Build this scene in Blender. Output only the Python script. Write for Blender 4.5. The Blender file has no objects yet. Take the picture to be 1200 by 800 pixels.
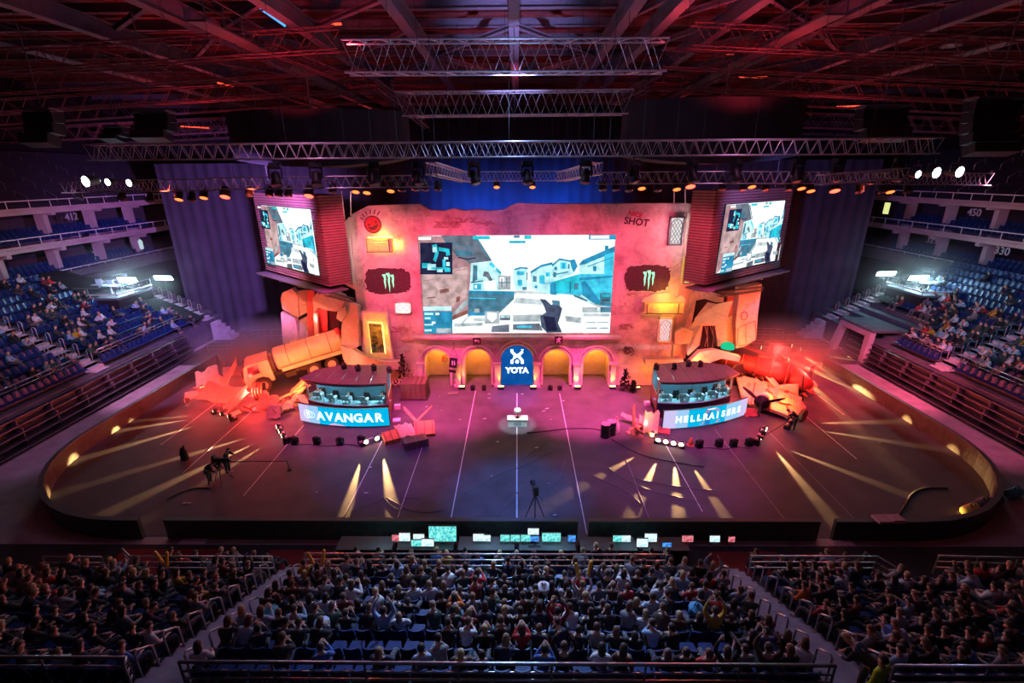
import bpy, bmesh, math, random
from mathutils import Vector, Matrix, Euler
random.seed(7)
PI = math.pi
scn = bpy.context.scene
COL = scn.collection
R = math.radians
# ---------------------------------------------------------------- camera
F_PX, CAM_Z, PITCH, YAW, ROLL = 558.0, 16.0, 19.3, 0.7, -0.35
CAM = Vector((0.15, 0, CAM_Z))
CR = (Matrix.Rotation(R(YAW), 3, 'Z') @ Matrix.Rotation(R(90 - PITCH), 3, 'X') @ Matrix.Rotation(R(ROLL), 3, 'Z'))
cd = bpy.data.cameras.new('camera'); cam = bpy.data.objects.new('camera', cd); COL.objects.link(cam)
cam.location = CAM; cam.rotation_euler = CR.to_euler()
cd.sensor_width = 36.0; cd.lens = F_PX / 1200 * 36.0; cd.clip_end = 400
scn.camera = cam
def ray(px, py):
    return CR @ Vector(((px - 600) / F_PX, -(py - 400) / F_PX, -1))
def G(px, py, z=0.0):                       # pixel -> point on the level plane at height z
    d = ray(px, py); t = (z - CAM.z) / d.z; return CAM + d * t
def W(px, py, Y):                           # pixel -> point on the upright plane at distance Y
    d = ray(px, py); t = (Y - CAM.y) / d.y; return CAM + d * t
def XZ(px, py, Y):
    p = W(px, py, Y); return (p.x, p.z)
# ---------------------------------------------------------------- materials
MATS = {}
def mat(name, col, rough=0.7, metal=0.0, var=0.12, scale=6.0, bump=0.0, spec=None):
    if name in MATS: return MATS[name]
    m = bpy.data.materials.new(name); m.use_nodes = True; nt = m.node_tree
    b = nt.nodes['Principled BSDF']; b.inputs['Roughness'].default_value = rough; b.inputs['Metallic'].default_value = metal
    if spec is not None: b.inputs['Specular IOR Level'].default_value = spec
    n = nt.nodes.new('ShaderNodeTexNoise'); n.inputs['Scale'].default_value = scale; n.inputs['Detail'].default_value = 4
    tc = nt.nodes.new('ShaderNodeTexCoord'); nt.links.new(tc.outputs['Object'], n.inputs['Vector'])
    r = nt.nodes.new('ShaderNodeValToRGB')
    r.color_ramp.elements[0].position = 0.3; r.color_ramp.elements[1].position = 0.7
    r.color_ramp.elements[0].color = (*[c * (1 - var) for c in col], 1); r.color_ramp.elements[1].color = (*[min(1, c * (1 + var)) for c in col], 1)
    nt.links.new(n.outputs['Fac'], r.inputs['Fac']); nt.links.new(r.outputs['Color'], b.inputs['Base Color'])
    if bump:
        bp = nt.nodes.new('ShaderNodeBump'); bp.inputs['Strength'].default_value = bump; bp.inputs['Distance'].default_value = 0.05
        nt.links.new(n.outputs['Fac'], bp.inputs['Height']); nt.links.new(bp.outputs['Normal'], b.inputs['Normal'])
    MATS[name] = m; return m
def emi(name, col, s):
    if name in MATS: return MATS[name]
    m = bpy.data.materials.new(name); m.use_nodes = True; nt = m.node_tree; nt.nodes.clear()
    e = nt.nodes.new('ShaderNodeEmission'); e.inputs['Color'].default_value = (*col, 1); e.inputs['Strength'].default_value = s
    o = nt.nodes.new('ShaderNodeOutputMaterial'); nt.links.new(e.outputs[0], o.inputs[0]); MATS[name] = m; return m
def glow_noise(name, c0, c1, s, scale=3.0):   # a lit translucent panel with an uneven print
    m = bpy.data.materials.new(name); m.use_nodes = True; nt = m.node_tree; nt.nodes.clear()
    e = nt.nodes.new('ShaderNodeEmission'); e.inputs['Strength'].default_value = s
    n = nt.nodes.new('ShaderNodeTexNoise'); n.inputs['Scale'].default_value = scale
    tc = nt.nodes.new('ShaderNodeTexCoord'); nt.links.new(tc.outputs['Object'], n.inputs['Vector'])
    r = nt.nodes.new('ShaderNodeValToRGB'); r.color_ramp.elements[0].position = .35; r.color_ramp.elements[1].position = .65
    r.color_ramp.elements[0].color = (*c0, 1); r.color_ramp.elements[1].color = (*c1, 1)
    nt.links.new(n.outputs['Fac'], r.inputs['Fac']); nt.links.new(r.outputs['Color'], e.inputs['Color'])
    o = nt.nodes.new('ShaderNodeOutputMaterial'); nt.links.new(e.outputs[0], o.inputs[0]); MATS[name] = m; return m
def plaster(name, col, dark, bump=0.5):
    m = bpy.data.materials.new(name); m.use_nodes = True; nt = m.node_tree; b = nt.nodes['Principled BSDF']; b.inputs['Roughness'].default_value = .85
    tc = nt.nodes.new('ShaderNodeTexCoord')
    n1 = nt.nodes.new('ShaderNodeTexNoise'); n1.inputs['Scale'].default_value = .7; n1.inputs['Detail'].default_value = 12; n1.inputs['Roughness'].default_value = .7
    n2 = nt.nodes.new('ShaderNodeTexVoronoi'); n2.feature = 'DISTANCE_TO_EDGE'; n2.inputs['Scale'].default_value = .38
    nz = nt.nodes.new('ShaderNodeTexNoise'); nz.inputs['Scale'].default_value = 2.2; nz.inputs['Detail'].default_value = 5
    mx = nt.nodes.new('ShaderNodeMixRGB'); mx.inputs[0].default_value = .6
    nt.links.new(tc.outputs['Object'], mx.inputs[1]); nt.links.new(nz.outputs['Color'], mx.inputs[2]); nt.links.new(mx.outputs[0], n2.inputs['Vector'])
    nt.links.new(tc.outputs['Object'], n1.inputs['Vector']); nt.links.new(tc.outputs['Object'], nz.inputs['Vector'])
    r = nt.nodes.new('ShaderNodeValToRGB'); r.color_ramp.elements[0].position = .36; r.color_ramp.elements[1].position = .58
    r.color_ramp.elements[0].color = (*dark, 1); r.color_ramp.elements[1].color = (*col, 1)
    nt.links.new(n1.outputs['Fac'], r.inputs['Fac'])
    cr = nt.nodes.new('ShaderNodeValToRGB'); cr.color_ramp.elements[0].position = 0; cr.color_ramp.elements[1].position = .012
    cr.color_ramp.elements[0].color = (.35, .3, .28, 1); cr.color_ramp.elements[1].color = (1, 1, 1, 1)
    nt.links.new(n2.outputs['Distance'], cr.inputs['Fac'])
    mm = nt.nodes.new('ShaderNodeMixRGB'); mm.blend_type = 'MULTIPLY'; mm.inputs[0].default_value = .45
    nt.links.new(r.outputs[0], mm.inputs[1]); nt.links.new(cr.outputs[0], mm.inputs[2]); nt.links.new(mm.outputs[0], b.inputs['Base Color'])
    bp = nt.nodes.new('ShaderNodeBump'); bp.inputs['Strength'].default_value = bump; bp.inputs['Distance'].default_value = .1
    nt.links.new(n1.outputs['Fac'], bp.inputs['Height']); nt.links.new(bp.outputs['Normal'], b.inputs['Normal'])
    MATS[name] = m; return m
def glass(name, col=(.8, .95, 1)):
    if name in MATS: return MATS[name]
    m = bpy.data.materials.new(name); m.use_nodes = True; nt = m.node_tree; nt.nodes.clear()
    t = nt.nodes.new('ShaderNodeBsdfTransparent'); t.inputs[0].default_value = (*col, 1)
    g = nt.nodes.new('ShaderNodeBsdfGlossy'); g.inputs['Roughness'].default_value = .05
    f = nt.nodes.new('ShaderNodeFresnel'); mx = nt.nodes.new('ShaderNodeMixShader'); o = nt.nodes.new('ShaderNodeOutputMaterial')
    nt.links.new(f.outputs[0], mx.inputs[0]); nt.links.new(t.outputs[0], mx.inputs[1]); nt.links.new(g.outputs[0], mx.inputs[2]); nt.links.new(mx.outputs[0], o.inputs[0])
    MATS[name] = m; return m
M_BLACK = mat('black_paint', (.012, .012, .014), .55)
M_BLKCLOTH = mat('black_cloth', (.012, .011, .014), .95, var=.3)
M_STEEL = mat('truss_aluminium', (.55, .55, .58), .4, .5)
M_DKSTEEL = mat('dark_steel', (.16, .14, .15), .55, .3)
M_CHROME = mat('rail_steel', (.5, .5, .54), .3, .8)
M_PLASTER = plaster('cracked_plaster', (.80, .60, .54), (.40, .25, .25))
M_PLASTER2 = plaster('smooth_plaster', (.72, .58, .5), (.55, .42, .36), .2)
M_CREAM = mat('cream_panel', (.8, .7, .55), .6)
M_CONC = mat('concrete', (.20, .18, .19), .9, var=.25, scale=1.2, bump=.2)
M_LAMP_W = emi('warm_lamp', (1, .72, .38), 14)
M_LAMP_R = emi('red_lamp', (1, .06, .03), 7)
M_LAMP_O = emi('orange_lamp', (1, .14, .03), 3.5)
M_LAMP_WH = emi('white_lamp', (.85, .92, 1), 16)
M_LAMP_C = emi('cyan_tube', (.6, .93, 1), 26)
M_LAMP_Y = emi('yellow_lamp', (1, .75, .2), 8)
# ---------------------------------------------------------------- mesh building
class MB:
    def __init__(s): s.v = []; s.f = []; s.m = []
    def add(s, vs, fs, mi=0):
        n = len(s.v); s.v += [tuple(v) for v in vs]; s.f += [tuple(i + n for i in f) for f in fs]; s.m += [mi] * len(fs); return s
    def box(s, c, size, rot=None, mi=0):
        x, y, z = [k / 2 for k in size]; c = Vector(c)
        vs = [Vector((a * x, b * y, d * z)) for a in (-1, 1) for b in (-1, 1) for d in (-1, 1)]
        if rot is not None:
            if not isinstance(rot, Matrix): rot = Euler(rot).to_matrix()
            vs = [rot @ v for v in vs]
        return s.add([v + c for v in vs], [(0, 1, 3, 2), (4, 6, 7, 5), (0, 4, 5, 1), (2, 3, 7, 6), (0, 2, 6, 4), (1, 5, 7, 3)], mi)
    def tube(s, pts, r, n=6, mi=0, cap=True, r2=None):
        pts = [Vector(p) for p in pts]; L = len(pts); vs = []
        for i, p in enumerate(pts):
            t = (pts[min(i + 1, L - 1)] - pts[max(i - 1, 0)]).normalized()
            a = Vector((0, 0, 1)) if abs(t.z) < .9 else Vector((1, 0, 0)); u = t.cross(a).normalized(); w = t.cross(u)
            rr = r if r2 is None else r + (r2 - r) * i / (L - 1)
            vs += [p + (u * math.cos(2 * PI * k / n) + w * math.sin(2 * PI * k / n)) * rr for k in range(n)]
        fs = [(i * n + k, i * n + (k + 1) % n, (i + 1) * n + (k + 1) % n, (i + 1) * n + k) for i in range(L - 1) for k in range(n)]
        if cap: fs += [tuple(range(n))[::-1], tuple(range((L - 1) * n, L * n))]
        return s.add(vs, fs, mi)
    def lathe(s, c, prof, n=12, rot=None, mi=0):      # prof: (radius, height)
        c = Vector(c); vs = []
        for r, h in prof:
            for k in range(n):
                v = Vector((r * math.cos(2 * PI * k / n), r * math.sin(2 * PI * k / n), h))
                vs.append((rot @ v if rot is not None else v) + c)
        fs = [(i * n + k, i * n + (k + 1) % n, (i + 1) * n + (k + 1) % n, (i + 1) * n + k) for i in range(len(prof) - 1) for k in range(n)]
        fs += [tuple(range(n))[::-1], tuple(range((len(prof) - 1) * n, len(prof) * n))]
        return s.add(vs, fs, mi)
    def prism(s, pts, d, mi=0):                       # pts: planar 3D polygon; d: extrusion vector
        pts = [Vector(p) for p in pts]; d = Vector(d); n = len(pts)
        return s.add(pts + [p + d for p in pts], [tuple(range(n))[::-1], tuple(range(n, 2 * n))] + [(i, (i + 1) % n, n + (i + 1) % n, n + i) for i in range(n)], mi)
    def build(s, name, mats, parent=None, smooth=False, loc=None):
        me = bpy.data.meshes.new(name); me.from_pydata(s.v, [], s.f)
        for m in (mats if isinstance(mats, (list, tuple)) else [mats]): me.materials.append(m)
        me.polygons.foreach_set('material_index', s.m)
        if smooth: me.polygons.foreach_set('use_smooth', [True] * len(me.polygons))
        bm = bmesh.new(); bm.from_mesh(me); bmesh.ops.recalc_face_normals(bm, faces=bm.faces); bm.to_mesh(me); bm.free()
        o = bpy.data.objects.new(name, me); COL.objects.link(o)
        if parent: o.parent = parent
        if loc is not None: o.location = loc
        return o
def centred(mb):                                      # moves the mesh so that its base centre is the origin; returns that centre
    xs, ys, zs = zip(*mb.v); c = Vector(((min(xs) + max(xs)) / 2, (min(ys) + max(ys)) / 2, min(zs)))
    mb.v = [tuple(Vector(v) - c) for v in mb.v]; return c
def tag(o, label=None, cat=None, group=None, kind=None):
    if label: o['label'] = label
    if cat: o['category'] = cat
    if group: o['group'] = group
    if kind: o['kind'] = kind
    return o
def one(mb, name, mats, label, cat, group=None, smooth=False, kind=None):
    c = centred(mb); return tag(mb.build(name, mats, None, smooth, c), label, cat, group, kind)
def struct(mb, name, mats, smooth=False):
    return tag(mb.build(name, mats, None, smooth), kind='structure')
def thing(name, label, cat, loc=(0, 0, 0), rz=0, group=None):
    o = bpy.data.objects.new(name, None); COL.objects.link(o); o.location = loc; o.rotation_euler = (0, 0, rz); o.empty_display_size = .2
    return tag(o, label, cat, group)
def copy_tree(o, parent=None, top=True):
    c = o.copy(); COL.objects.link(c)
    if not top: c.parent = parent
    for ch in list(o.children): copy_tree(ch, c, False)
    return c
def rebase(mb, root):                                 # world coordinates -> coordinates of an unrotated root
    o = Vector(root.location); mb.v = [tuple(Vector(v) - o) for v in mb.v]; return mb
def part(mb, name, mats, root, label=None, smooth=False, world=True):
    if world:
        Mi = (Matrix.Translation(root.location) @ root.rotation_euler.to_matrix().to_4x4()).inverted()
        mb.v = [tuple(Mi @ Vector(v)) for v in mb.v]
    o = mb.build(name, mats, root, smooth)
    if label: o['label'] = label
    return o
def subpart(mb, name, mats, root, parent, label=None, smooth=False, world=True):
    o = part(mb, name, mats, root, label, smooth, world); o.parent = parent; return o
def plate_mb(outer, holes, thick, frame):             # 2D outline with holes, made solid; frame maps (u, v, depth) to the world
    cu = bpy.data.curves.new('t', 'CURVE'); cu.dimensions = '2D'; cu.fill_mode = 'BOTH'; cu.extrude = thick / 2
    for loop in [outer] + list(holes):
        sp = cu.splines.new('POLY'); sp.points.add(len(loop) - 1); sp.use_cyclic_u = True
        for i, (a, b) in enumerate(loop): sp.points[i].co = (a, b, 0, 1)
    o = bpy.data.objects.new('t', cu); COL.objects.link(o)
    me = bpy.data.meshes.new_from_object(o.evaluated_get(bpy.context.evaluated_depsgraph_get()))
    mb = MB(); mb.add([frame @ Vector((v.co.x, v.co.y, v.co.z)) for v in me.vertices], [tuple(p.vertices) for p in me.polygons])
    bpy.data.objects.remove(o); bpy.data.curves.remove(cu); bpy.data.meshes.remove(me); return mb
def upright(Y):                                       # (x, z, depth) -> plane facing -Y; depth>0 is towards the viewer side
    return Matrix(((1, 0, 0, 0), (0, 0, -1, Y), (0, 1, 0, 0), (0, 0, 0, 1)))
def frame_at(o, u, n):                                # origin, unit u along the surface, n = outward normal; v is up
    u = Vector(u).normalized(); n = Vector(n).normalized(); v = n.cross(u).normalized()
    return Matrix(((u.x, v.x, n.x, o[0]), (u.y, v.y, n.y, o[1]), (u.z, v.z, n.z, o[2]), (0, 0, 0, 1)))
def text_mb(txt, size, frame, depth=.03, bold=0.0, align='CENTER'):
    cu = bpy.data.curves.new('t', 'FONT'); cu.body = txt; cu.size = size; cu.extrude = depth; cu.offset = bold; cu.align_x = align; cu.align_y = 'CENTER'; cu.resolution_u = 3
    o = bpy.data.objects.new('t', cu); COL.objects.link(o)
    me = bpy.data.meshes.new_from_object(o.evaluated_get(bpy.context.evaluated_depsgraph_get()))
    mb = MB(); mb.add([frame @ Vector(v.co) for v in me.vertices], [tuple(p.vertices) for p in me.polygons])
    bpy.data.objects.remove(o); bpy.data.curves.remove(cu); bpy.data.meshes.remove(me); return mb
def merge(a, b, dm=0):
    n = len(a.v); a.v += b.v; a.f += [tuple(i + n for i in f) for f in b.f]; a.m += [m + dm for m in b.m]; return a
def arc_pts(cx, cy, r, a0, a1, n):
    return [(cx + r * math.cos(R(a0 + (a1 - a0) * i / n)), cy + r * math.sin(R(a0 + (a1 - a0) * i / n))) for i in range(n + 1)]
def light(kind, name, loc, energy, col, **k):
    L = bpy.data.lights.new(name, kind); L.energy = energy; L.color = col
    o = bpy.data.objects.new(name, L); COL.objects.link(o); o.location = loc
    if 'size' in k: L.shadow_soft_size = k['size']
    if kind == 'SPOT': L.spot_size = R(k.get('cone', 40)); L.spot_blend = k.get('blend', .5)
    if kind == 'AREA': L.shape = 'RECTANGLE'; L.size = k['sx']; L.size_y = k['sy']
    if 'to' in k: o.rotation_euler = (Vector(k['to']) - Vector(loc)).to_track_quat('-Z', 'Y').to_euler()
    return o
def ordn(n): return '%d%s' % (n, 'th' if 10 < n % 100 < 14 else {1: 'st', 2: 'nd', 3: 'rd'}.get(n % 10, 'th'))
# ================================================================ THE SETTING
BX = 26.7; NY = 17.9; CRAD = 8.2; BH = 1.1
M_CARPET = mat('dark_carpet', (.088, .076, .095), .66, var=.22, scale=.8, bump=.15, spec=.3)
nt = M_CARPET.node_tree
M_FLOOR = mat('rink_concrete', (.5, .44, .48), .8, var=.2, scale=1.0)
mb = MB(); mb.box((0, 35, -.1), (110, 90, .2)); struct(mb, 'floor', M_FLOOR)
def rink_outline(inset=0.0, n=10):
    r = CRAD - inset; x = BX - inset; y = NY + inset
    L = [(-x, 38.5)] + [( -BX + CRAD + r * math.cos(a), NY + CRAD + r * math.sin(a)) for a in [R(180 + 90 * i / n) for i in range(n + 1)]]
    Rr = [(BX - CRAD + r * math.cos(a), NY + CRAD + r * math.sin(a)) for a in [R(270 + 90 * i / n) for i in range(n + 1)]] + [(x, 38.5)]
    return L, Rr
oL, oR = rink_outline(0.08)
mb = MB(); mb.prism([(x, y, .002) for x, y in oL + oR] + [(BX, 47, .002), (-BX, 47, .002)], (0, 0, .012))
carpet = struct(mb, 'floor_carpet', M_CARPET)
mb = MB(); mb.box((0, 44.6, .016), (62, 10.4, .02)); struct(mb, 'floor_backstage', mat('backstage_shade', (.06, .05, .06), .9))  # dark sheet added to darken the lit floor behind the set
# white tape seams of the carpet, painted strips lying on it
M_TAPE = mat('white_tape', (.72, .72, .78), .5); M_TAPE2 = mat('faint_tape', (.34, .3, .33), .6)
def seam(x, y0, y1, w=.045, m=None):
    mb = MB(); mb.box((x, (y0 + y1) / 2, .019), (w, y1 - y0, .006)); struct(mb, 'floor_seam', m or M_TAPE)
for x, y0, y1 in ((0.1, 18.2, 33.5), (-3.15, 18.2, 33.9), (3.4, 18.2, 33.5), (-8.5, 19.5, 26.5), (9.4, 19.8, 26.6)):
    seam(x, y0, y1, .07 if abs(x) < 1 else .05)
for x, y0, y1 in ((-14.4, 21, 28.6), (-19, 23, 31), (-5.8, 18.3, 26), (6.6, 18.3, 24.5), (13.2, 18.4, 28), (16.6, 19, 28), (-22.4, 26, 33)):
    seam(x, y0, y1, .035, M_TAPE2 if x > 0 else M_TAPE)
for x, y0, y1 in ((20.2, 24.5, 36), (23, 30, 39)): seam(x, y0, y1, .05)
# ---- rink boards wrapped in black and brown cloth, one run per thing
M_BOARD = mat('board_wrap', (.06, .055, .05), .38, var=.35, scale=3, bump=.6)
M_BOARDC = mat('board_cap', (.10, .09, .10), .5)
def board(path, label):
    mb = MB(); cap = MB(); n = len(path); P = [Vector((x, y, 0)) for x, y in path]
    N = []
    for i in range(n):
        t = (P[min(i + 1, n - 1)] - P[max(i - 1, 0)]).normalized(); N.append(Vector((-t.y, t.x, 0)))
    for i in range(n - 1):
        for a, b, z0, z1, tgt in ((-.09, .09, 0, BH - .06, mb), (-.12, .12, BH - .06, BH, cap)):
            q = [P[i] + N[i] * a, P[i + 1] + N[i + 1] * a, P[i + 1] + N[i + 1] * b, P[i] + N[i] * b]
            tgt.prism([p + Vector((0, 0, z0)) for p in q], (0, 0, z1 - z0))
    root = thing('rink_board', label, 'barrier', (P[n // 2].x, P[n // 2].y, 0), 0, None)
    part(mb, 'panel', M_BOARD, root); part(cap, 'cap_rail', M_BOARDC, root); return root
L, Rr = rink_outline(0)
L[0] = (-BX, 39.6); Rr[-1] = (BX, 38.6)
board(L[:1] + [(-BX, 33), (-BX, 29)] + L[1:] + [(-17.4, NY)], 'dark cloth-wrapped rink barrier curving round the left corner of the floor')
board([(-16.2, NY), (-9, NY), (2.9, NY)], 'long black rink barrier behind the glowing control desks')
board([(3.4, NY), (7, NY), (13.9, NY)], 'straight black rink barrier right of the centre gap')
board([(14.6, NY)] + Rr[:-1] + [(BX, 30), (BX, 34), Rr[-1]], 'dark cloth-wrapped rink barrier curving round the right corner of the floor')
board([(-BX, 39.6), (-BX + 1.7, 37.6)], 'short barrier gate swung inward at the left far corner')
board([(BX, 38.6), (BX + 1.6, 40.6)], 'short barrier gate swung outward at the right far corner')
# ---- folded bleachers and side bowls
M_RISER = mat('stand_concrete', (.13, .12, .14), .9, var=.2, scale=1.5); M_TREAD = mat('stair_tread', (.55, .48, .52), .8, var=.15, scale=2)
M_SEAT = mat('blue_seat_plastic', (.010, .036, .14), .4, var=.08, scale=4)
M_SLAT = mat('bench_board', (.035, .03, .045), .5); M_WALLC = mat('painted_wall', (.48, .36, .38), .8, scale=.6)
SX0, SZ0, SDX, SDZ, NROW = 31.4, 2.1, .92, .44, 12
SY0, SY1 = 13.0, 46.0
def side_word(s): return 'left' if s < 0 else 'right'
for s in (-1, 1):
    w = side_word(s)
    mb = MB()
    mb.box((s * (SX0 - .0), (SY0 + 43) / 2, SZ0 / 2 - .05), (.3, 43 - SY0, SZ0 - .1))
    for i in range(NROW):
        mb.box((s * (SX0 + .15 + SDX * (i + .5)), (SY0 + SY1 + 3) / 2, (SZ0 + SDZ * i) / 2), (SDX, SY1 + 3 - SY0, SZ0 + SDZ * i))
    struct(mb, 'stand_terrace_' + w, M_RISER)
    # folded benches in front
    root = thing('folded_bleacher', 'folded bench seating, dark steel shelves below the %s stand' % w, 'bleacher', (s * 30.8, 28, 0))
    for y in [14 + 2.35 * k for k in range(12)]:
        fr = MB(); fr.box((s * 31.0, y, 1.0), (.5, .08, 2.0)); fr.box((s * 30.68, y, .7), (.3, .07, 1.4)); part(fr, 'upright', M_DKSTEEL, root)
    for k in range(5):
        sh = MB(); x = 30.35 + .17 * k; z = .25 + .42 * k
        sh.box((s * x, 27.5, z), (.42, 28.5, .05)); part(sh, 'bench_board', M_SLAT, root)
        ed = MB(); ed.box((s * (x - .22), 27.5, z + .03), (.03, 28.5, .035)); part(ed, 'edge_strip', M_CHROME, root)
    # aisle stairs
    for j, (ya, nm) in enumerate(((33.4, 'middle'), (46.9, 'far'), (22.5, 'near'))):
        mb = MB()
        for i in range(NROW - (0 if j != 1 else 4)):
            for h in (0, 1):
                mb.box((s * (SX0 + .15 + SDX * (i + .25 + .5 * h)), ya, SZ0 + SDZ * (i - .25 + .5 * h) + .01), (SDX / 2, 1.25, SDZ / 2 + .02))
        if j == 1:
            for i in range(5): mb.box((s * (SX0 - .3 - .4 * i), ya, (SZ0 - .36 * (i + .7)) / 2 + .0), (.4, 1.25, max(.1, SZ0 - .36 * (i + .7))))
        one(mb, 'aisle_stairs', M_TREAD, 'concrete steps of the %s aisle in the %s side stand' % (nm, w), 'stairs')
    # suites: slabs, back wall, columns
    X0 = 42.6
    mb = MB()
    for z, dx in ((6.75, 0), (10.0, 0), (13.1, .0)):
        mb.box((s * (X0 + 4.5 - dx), 38, z), (9, 64, .32))
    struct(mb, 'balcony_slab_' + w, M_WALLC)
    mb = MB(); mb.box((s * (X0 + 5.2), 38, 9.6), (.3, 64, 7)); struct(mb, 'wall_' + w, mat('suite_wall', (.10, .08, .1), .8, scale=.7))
    mb = MB(); mb.box((s * (SX0 + .15 + SDX * NROW + .1), 38, 6.9), (.2, 64, 1.3)); struct(mb, 'trim_' + ('1' if s < 0 else '2'), M_RISER)
    k = 0
    for y in (29.6, 34.8, 40.0, 45.2, 50.4, 55.6):
        for z, lv in ((6.9, 'lower'), (10.15, 'upper')):
            k += 1
            mb = MB(); mb.box((s * (X0 + 1.6), y, z + 1.5), (.9, .45, 2.95)); mb.box((s * (X0 + 1.2), y, z + 2.75), (1.8, .42, .35))
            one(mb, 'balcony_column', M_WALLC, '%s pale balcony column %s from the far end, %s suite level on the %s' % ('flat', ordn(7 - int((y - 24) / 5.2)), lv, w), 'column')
    # balcony rails
    for z, nm in ((6.9, 'lowest'), (10.15, 'middle'), (13.25, 'top')):
        root = thing('balcony_railing', '%s steel balcony railing along the %s side of the hall' % (nm, w), 'railing', (s * (X0 + .1), 38, z))
        hr = MB(); hr.tube([(s * (X0 + .1), 8, z + .85), (s * (X0 + .1), 60, z + .85)], .05); part(hr, 'handrail', mat('lit_rail_steel', (.8, .75, .78), .4), root)  # light on the rails is put into a paler steel colour
        po = MB()
        for i in range(26): po.box((s * (X0 + .1), 9 + 2 * i, z + .42), (.05, .05, .85))
        part(po, 'post', mat('lit_rail_steel', (.8, .75, .78), .4), root)
        lo = MB(); lo.box((s * (X0 + .1), 34, z + .12), (.06, 52, .24)); part(lo, 'kickboard', M_WALLC, root)
    # back low walls in the suites (front rows / rear rows), and room partitions
    for i, (y0, y1, z) in enumerate(((30, 39, 10.15), (41, 50, 10.15), (30, 39, 6.9), (42, 50, 6.9), (51, 57, 6.9), (51.2, 58, 10.15))):
        mb = MB(); mb.box((s * (X0 + 2.6), (y0 + y1) / 2, z + .95), (.12, y1 - y0, .12)); mb.box((s * (X0 + 2.6), (y0 + y1) / 2, z + .5), (.08, y1 - y0, .9))
        one(mb, 'suite_parapet', [M_WALLC], 'low parapet %s behind the balcony seats, %s side, %s level' % (('near', 'central', 'far')[[0, 1, 0, 1, 2, 2][i]], w, 'upper' if z > 8 else 'lower'), 'parapet')
    # upper stand: a dark slope
    mb = MB()
    for i in range(9): mb.box((s * (X0 + 1 + 1.0 * (i + .5)), 38, 13.2 + .3 * (i + 1)), (1.0, 64, .6 * (i + 1)))
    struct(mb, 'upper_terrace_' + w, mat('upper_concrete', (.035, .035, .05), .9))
    # aisle rails of the upper stand (glints)
    q = 0
    for i in range(4):
        for y in [30 + 2.9 * j + .3 * i for j in range(9)]:
            mb = MB(); x = s * (X0 + 1.6 + 2.0 * i); z = 13.4 + 1.2 * i
            mb.tube([(x, y, z), (x, y, z + .95), (x + s * 1.0, y, z + 1.5), (x + s * 1.0, y, z + .7)], .03, 5)
            one(mb, 'aisle_handrail', M_CHROME, 'thin steel aisle handrail on the dark upper %s stand' % w, 'handrail', 'handrails on the upper %s stand' % w)
# wide lower aisle wall between the front seats and the bleacher top
# section numbers on the balcony fronts
for txt, s, y, z, wh in (('412', -1, 47.5, 12.35, 'upper left balcony, farther'), ('413', -1, 36.5, 12.35, 'upper left balcony, nearer'), ('450', 1, 47.0, 12.35, 'upper right balcony'), ('329', 1, 50.8, 9.3, 'lower right balcony, farther'), ('330', 1, 43.2, 9.3, 'lower right balcony, nearer')):
    mb = text_mb(txt, .95, frame_at((s * 43.4, y, z), (0, s * -1, 0), (-s, 0, 0)), .02, .01)
    one(mb, 'section_number', mat('pale_letter_paint', (.45, .42, .48), .6), 'pale section number %s hanging above the %s' % (txt, wh), 'sign')
# ---- near terraces
NROWS = 7; NY0, NDY, NZ0, NDZ = 13.8, .86, 1.4, .40      # head line of row 0; floor height of row 0
mb = MB()
mb.box((0, 15.7, .15), (56, 2.9, .3))
for k in range(NROWS):
    y1 = NY0 + .55 - NDY * k; z = NZ0 + NDZ * k
    mb.box((0, y1 - NDY / 2, z / 2), (56, NDY, z))
yb = NY0 + .55 - NDY * NROWS
mb.box((0, yb - 4, 1.95), (56, 8, 3.9))
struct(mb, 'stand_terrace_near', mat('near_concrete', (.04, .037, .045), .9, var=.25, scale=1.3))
AX = ((-9.35, -8.05), (7.75, 9.05))
for j, (x0, x1) in enumerate(AX):
    mb = MB()
    for k in range(NROWS + 1):
        for h in (0, 1):
            yy = NY0 + .55 - NDY * (k - .5 + .25 + .5 * h); zz = NZ0 + NDZ * (k - .5 + .5 * h)
            mb.box(((x0 + x1) / 2, yy, zz / 2 + .01), (x1 - x0, NDY / 2, zz + .02))
    mb.box(((x0 + x1) / 2, 15.0, .45), (x1 - x0, .5, .9))
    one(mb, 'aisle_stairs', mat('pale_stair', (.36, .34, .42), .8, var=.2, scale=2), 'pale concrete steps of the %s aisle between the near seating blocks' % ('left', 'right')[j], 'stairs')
M_REDC = mat('red_carpet', (.25, .02, .02), .9)
mb = MB(); mb.box((-15.2, 15.75, .31), (4.5, 2.2, .02)); mb.box((-9.5, 15.8, .312), (2.6, 2.0, .02)); mb.box((10, 15.8, .31), (3, 2.0, .02)); struct(mb, 'floor_red', M_REDC)
# ---- curtain, roof, far wall
M_CURT = mat('black_stage_curtain', (.06, .055, .08), .85, var=.2, scale=.5)
def curtain(x0, x1, Y, z0, z1, label, curve=0):
    mb = MB(); n = int(abs(x1 - x0) / .22); vs = []; fs = []
    for i in range(n + 1):
        t = i / n; x = x0 + (x1 - x0) * t
        y = Y + .09 * math.sin(i * 1.25) + .05 * math.sin(i * .37 + 1) + curve * math.sin(t * PI)
        vs += [(x, y, z0), (x, y, z1), (x, y + .04, z0), (x, y + .04, z1)]
    for i in range(n):
        a = 4 * i; fs += [(a, a + 4, a + 5, a + 1), (a + 2, a + 3, a + 7, a + 6), (a + 1, a + 5, a + 7, a + 3)]
    mb.add(vs, fs); return one(mb, 'stage_curtain', M_CURT, label, 'curtain', smooth=True)
curtain(-35.4, -12.6, 49.3, 0, 17.2, 'tall dark purple curtain closing off the left far corner')
curtain(-12.5, 12.5, 49.0, 0, 21.5, 'tall blue-lit curtain behind the middle of the set')
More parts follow.
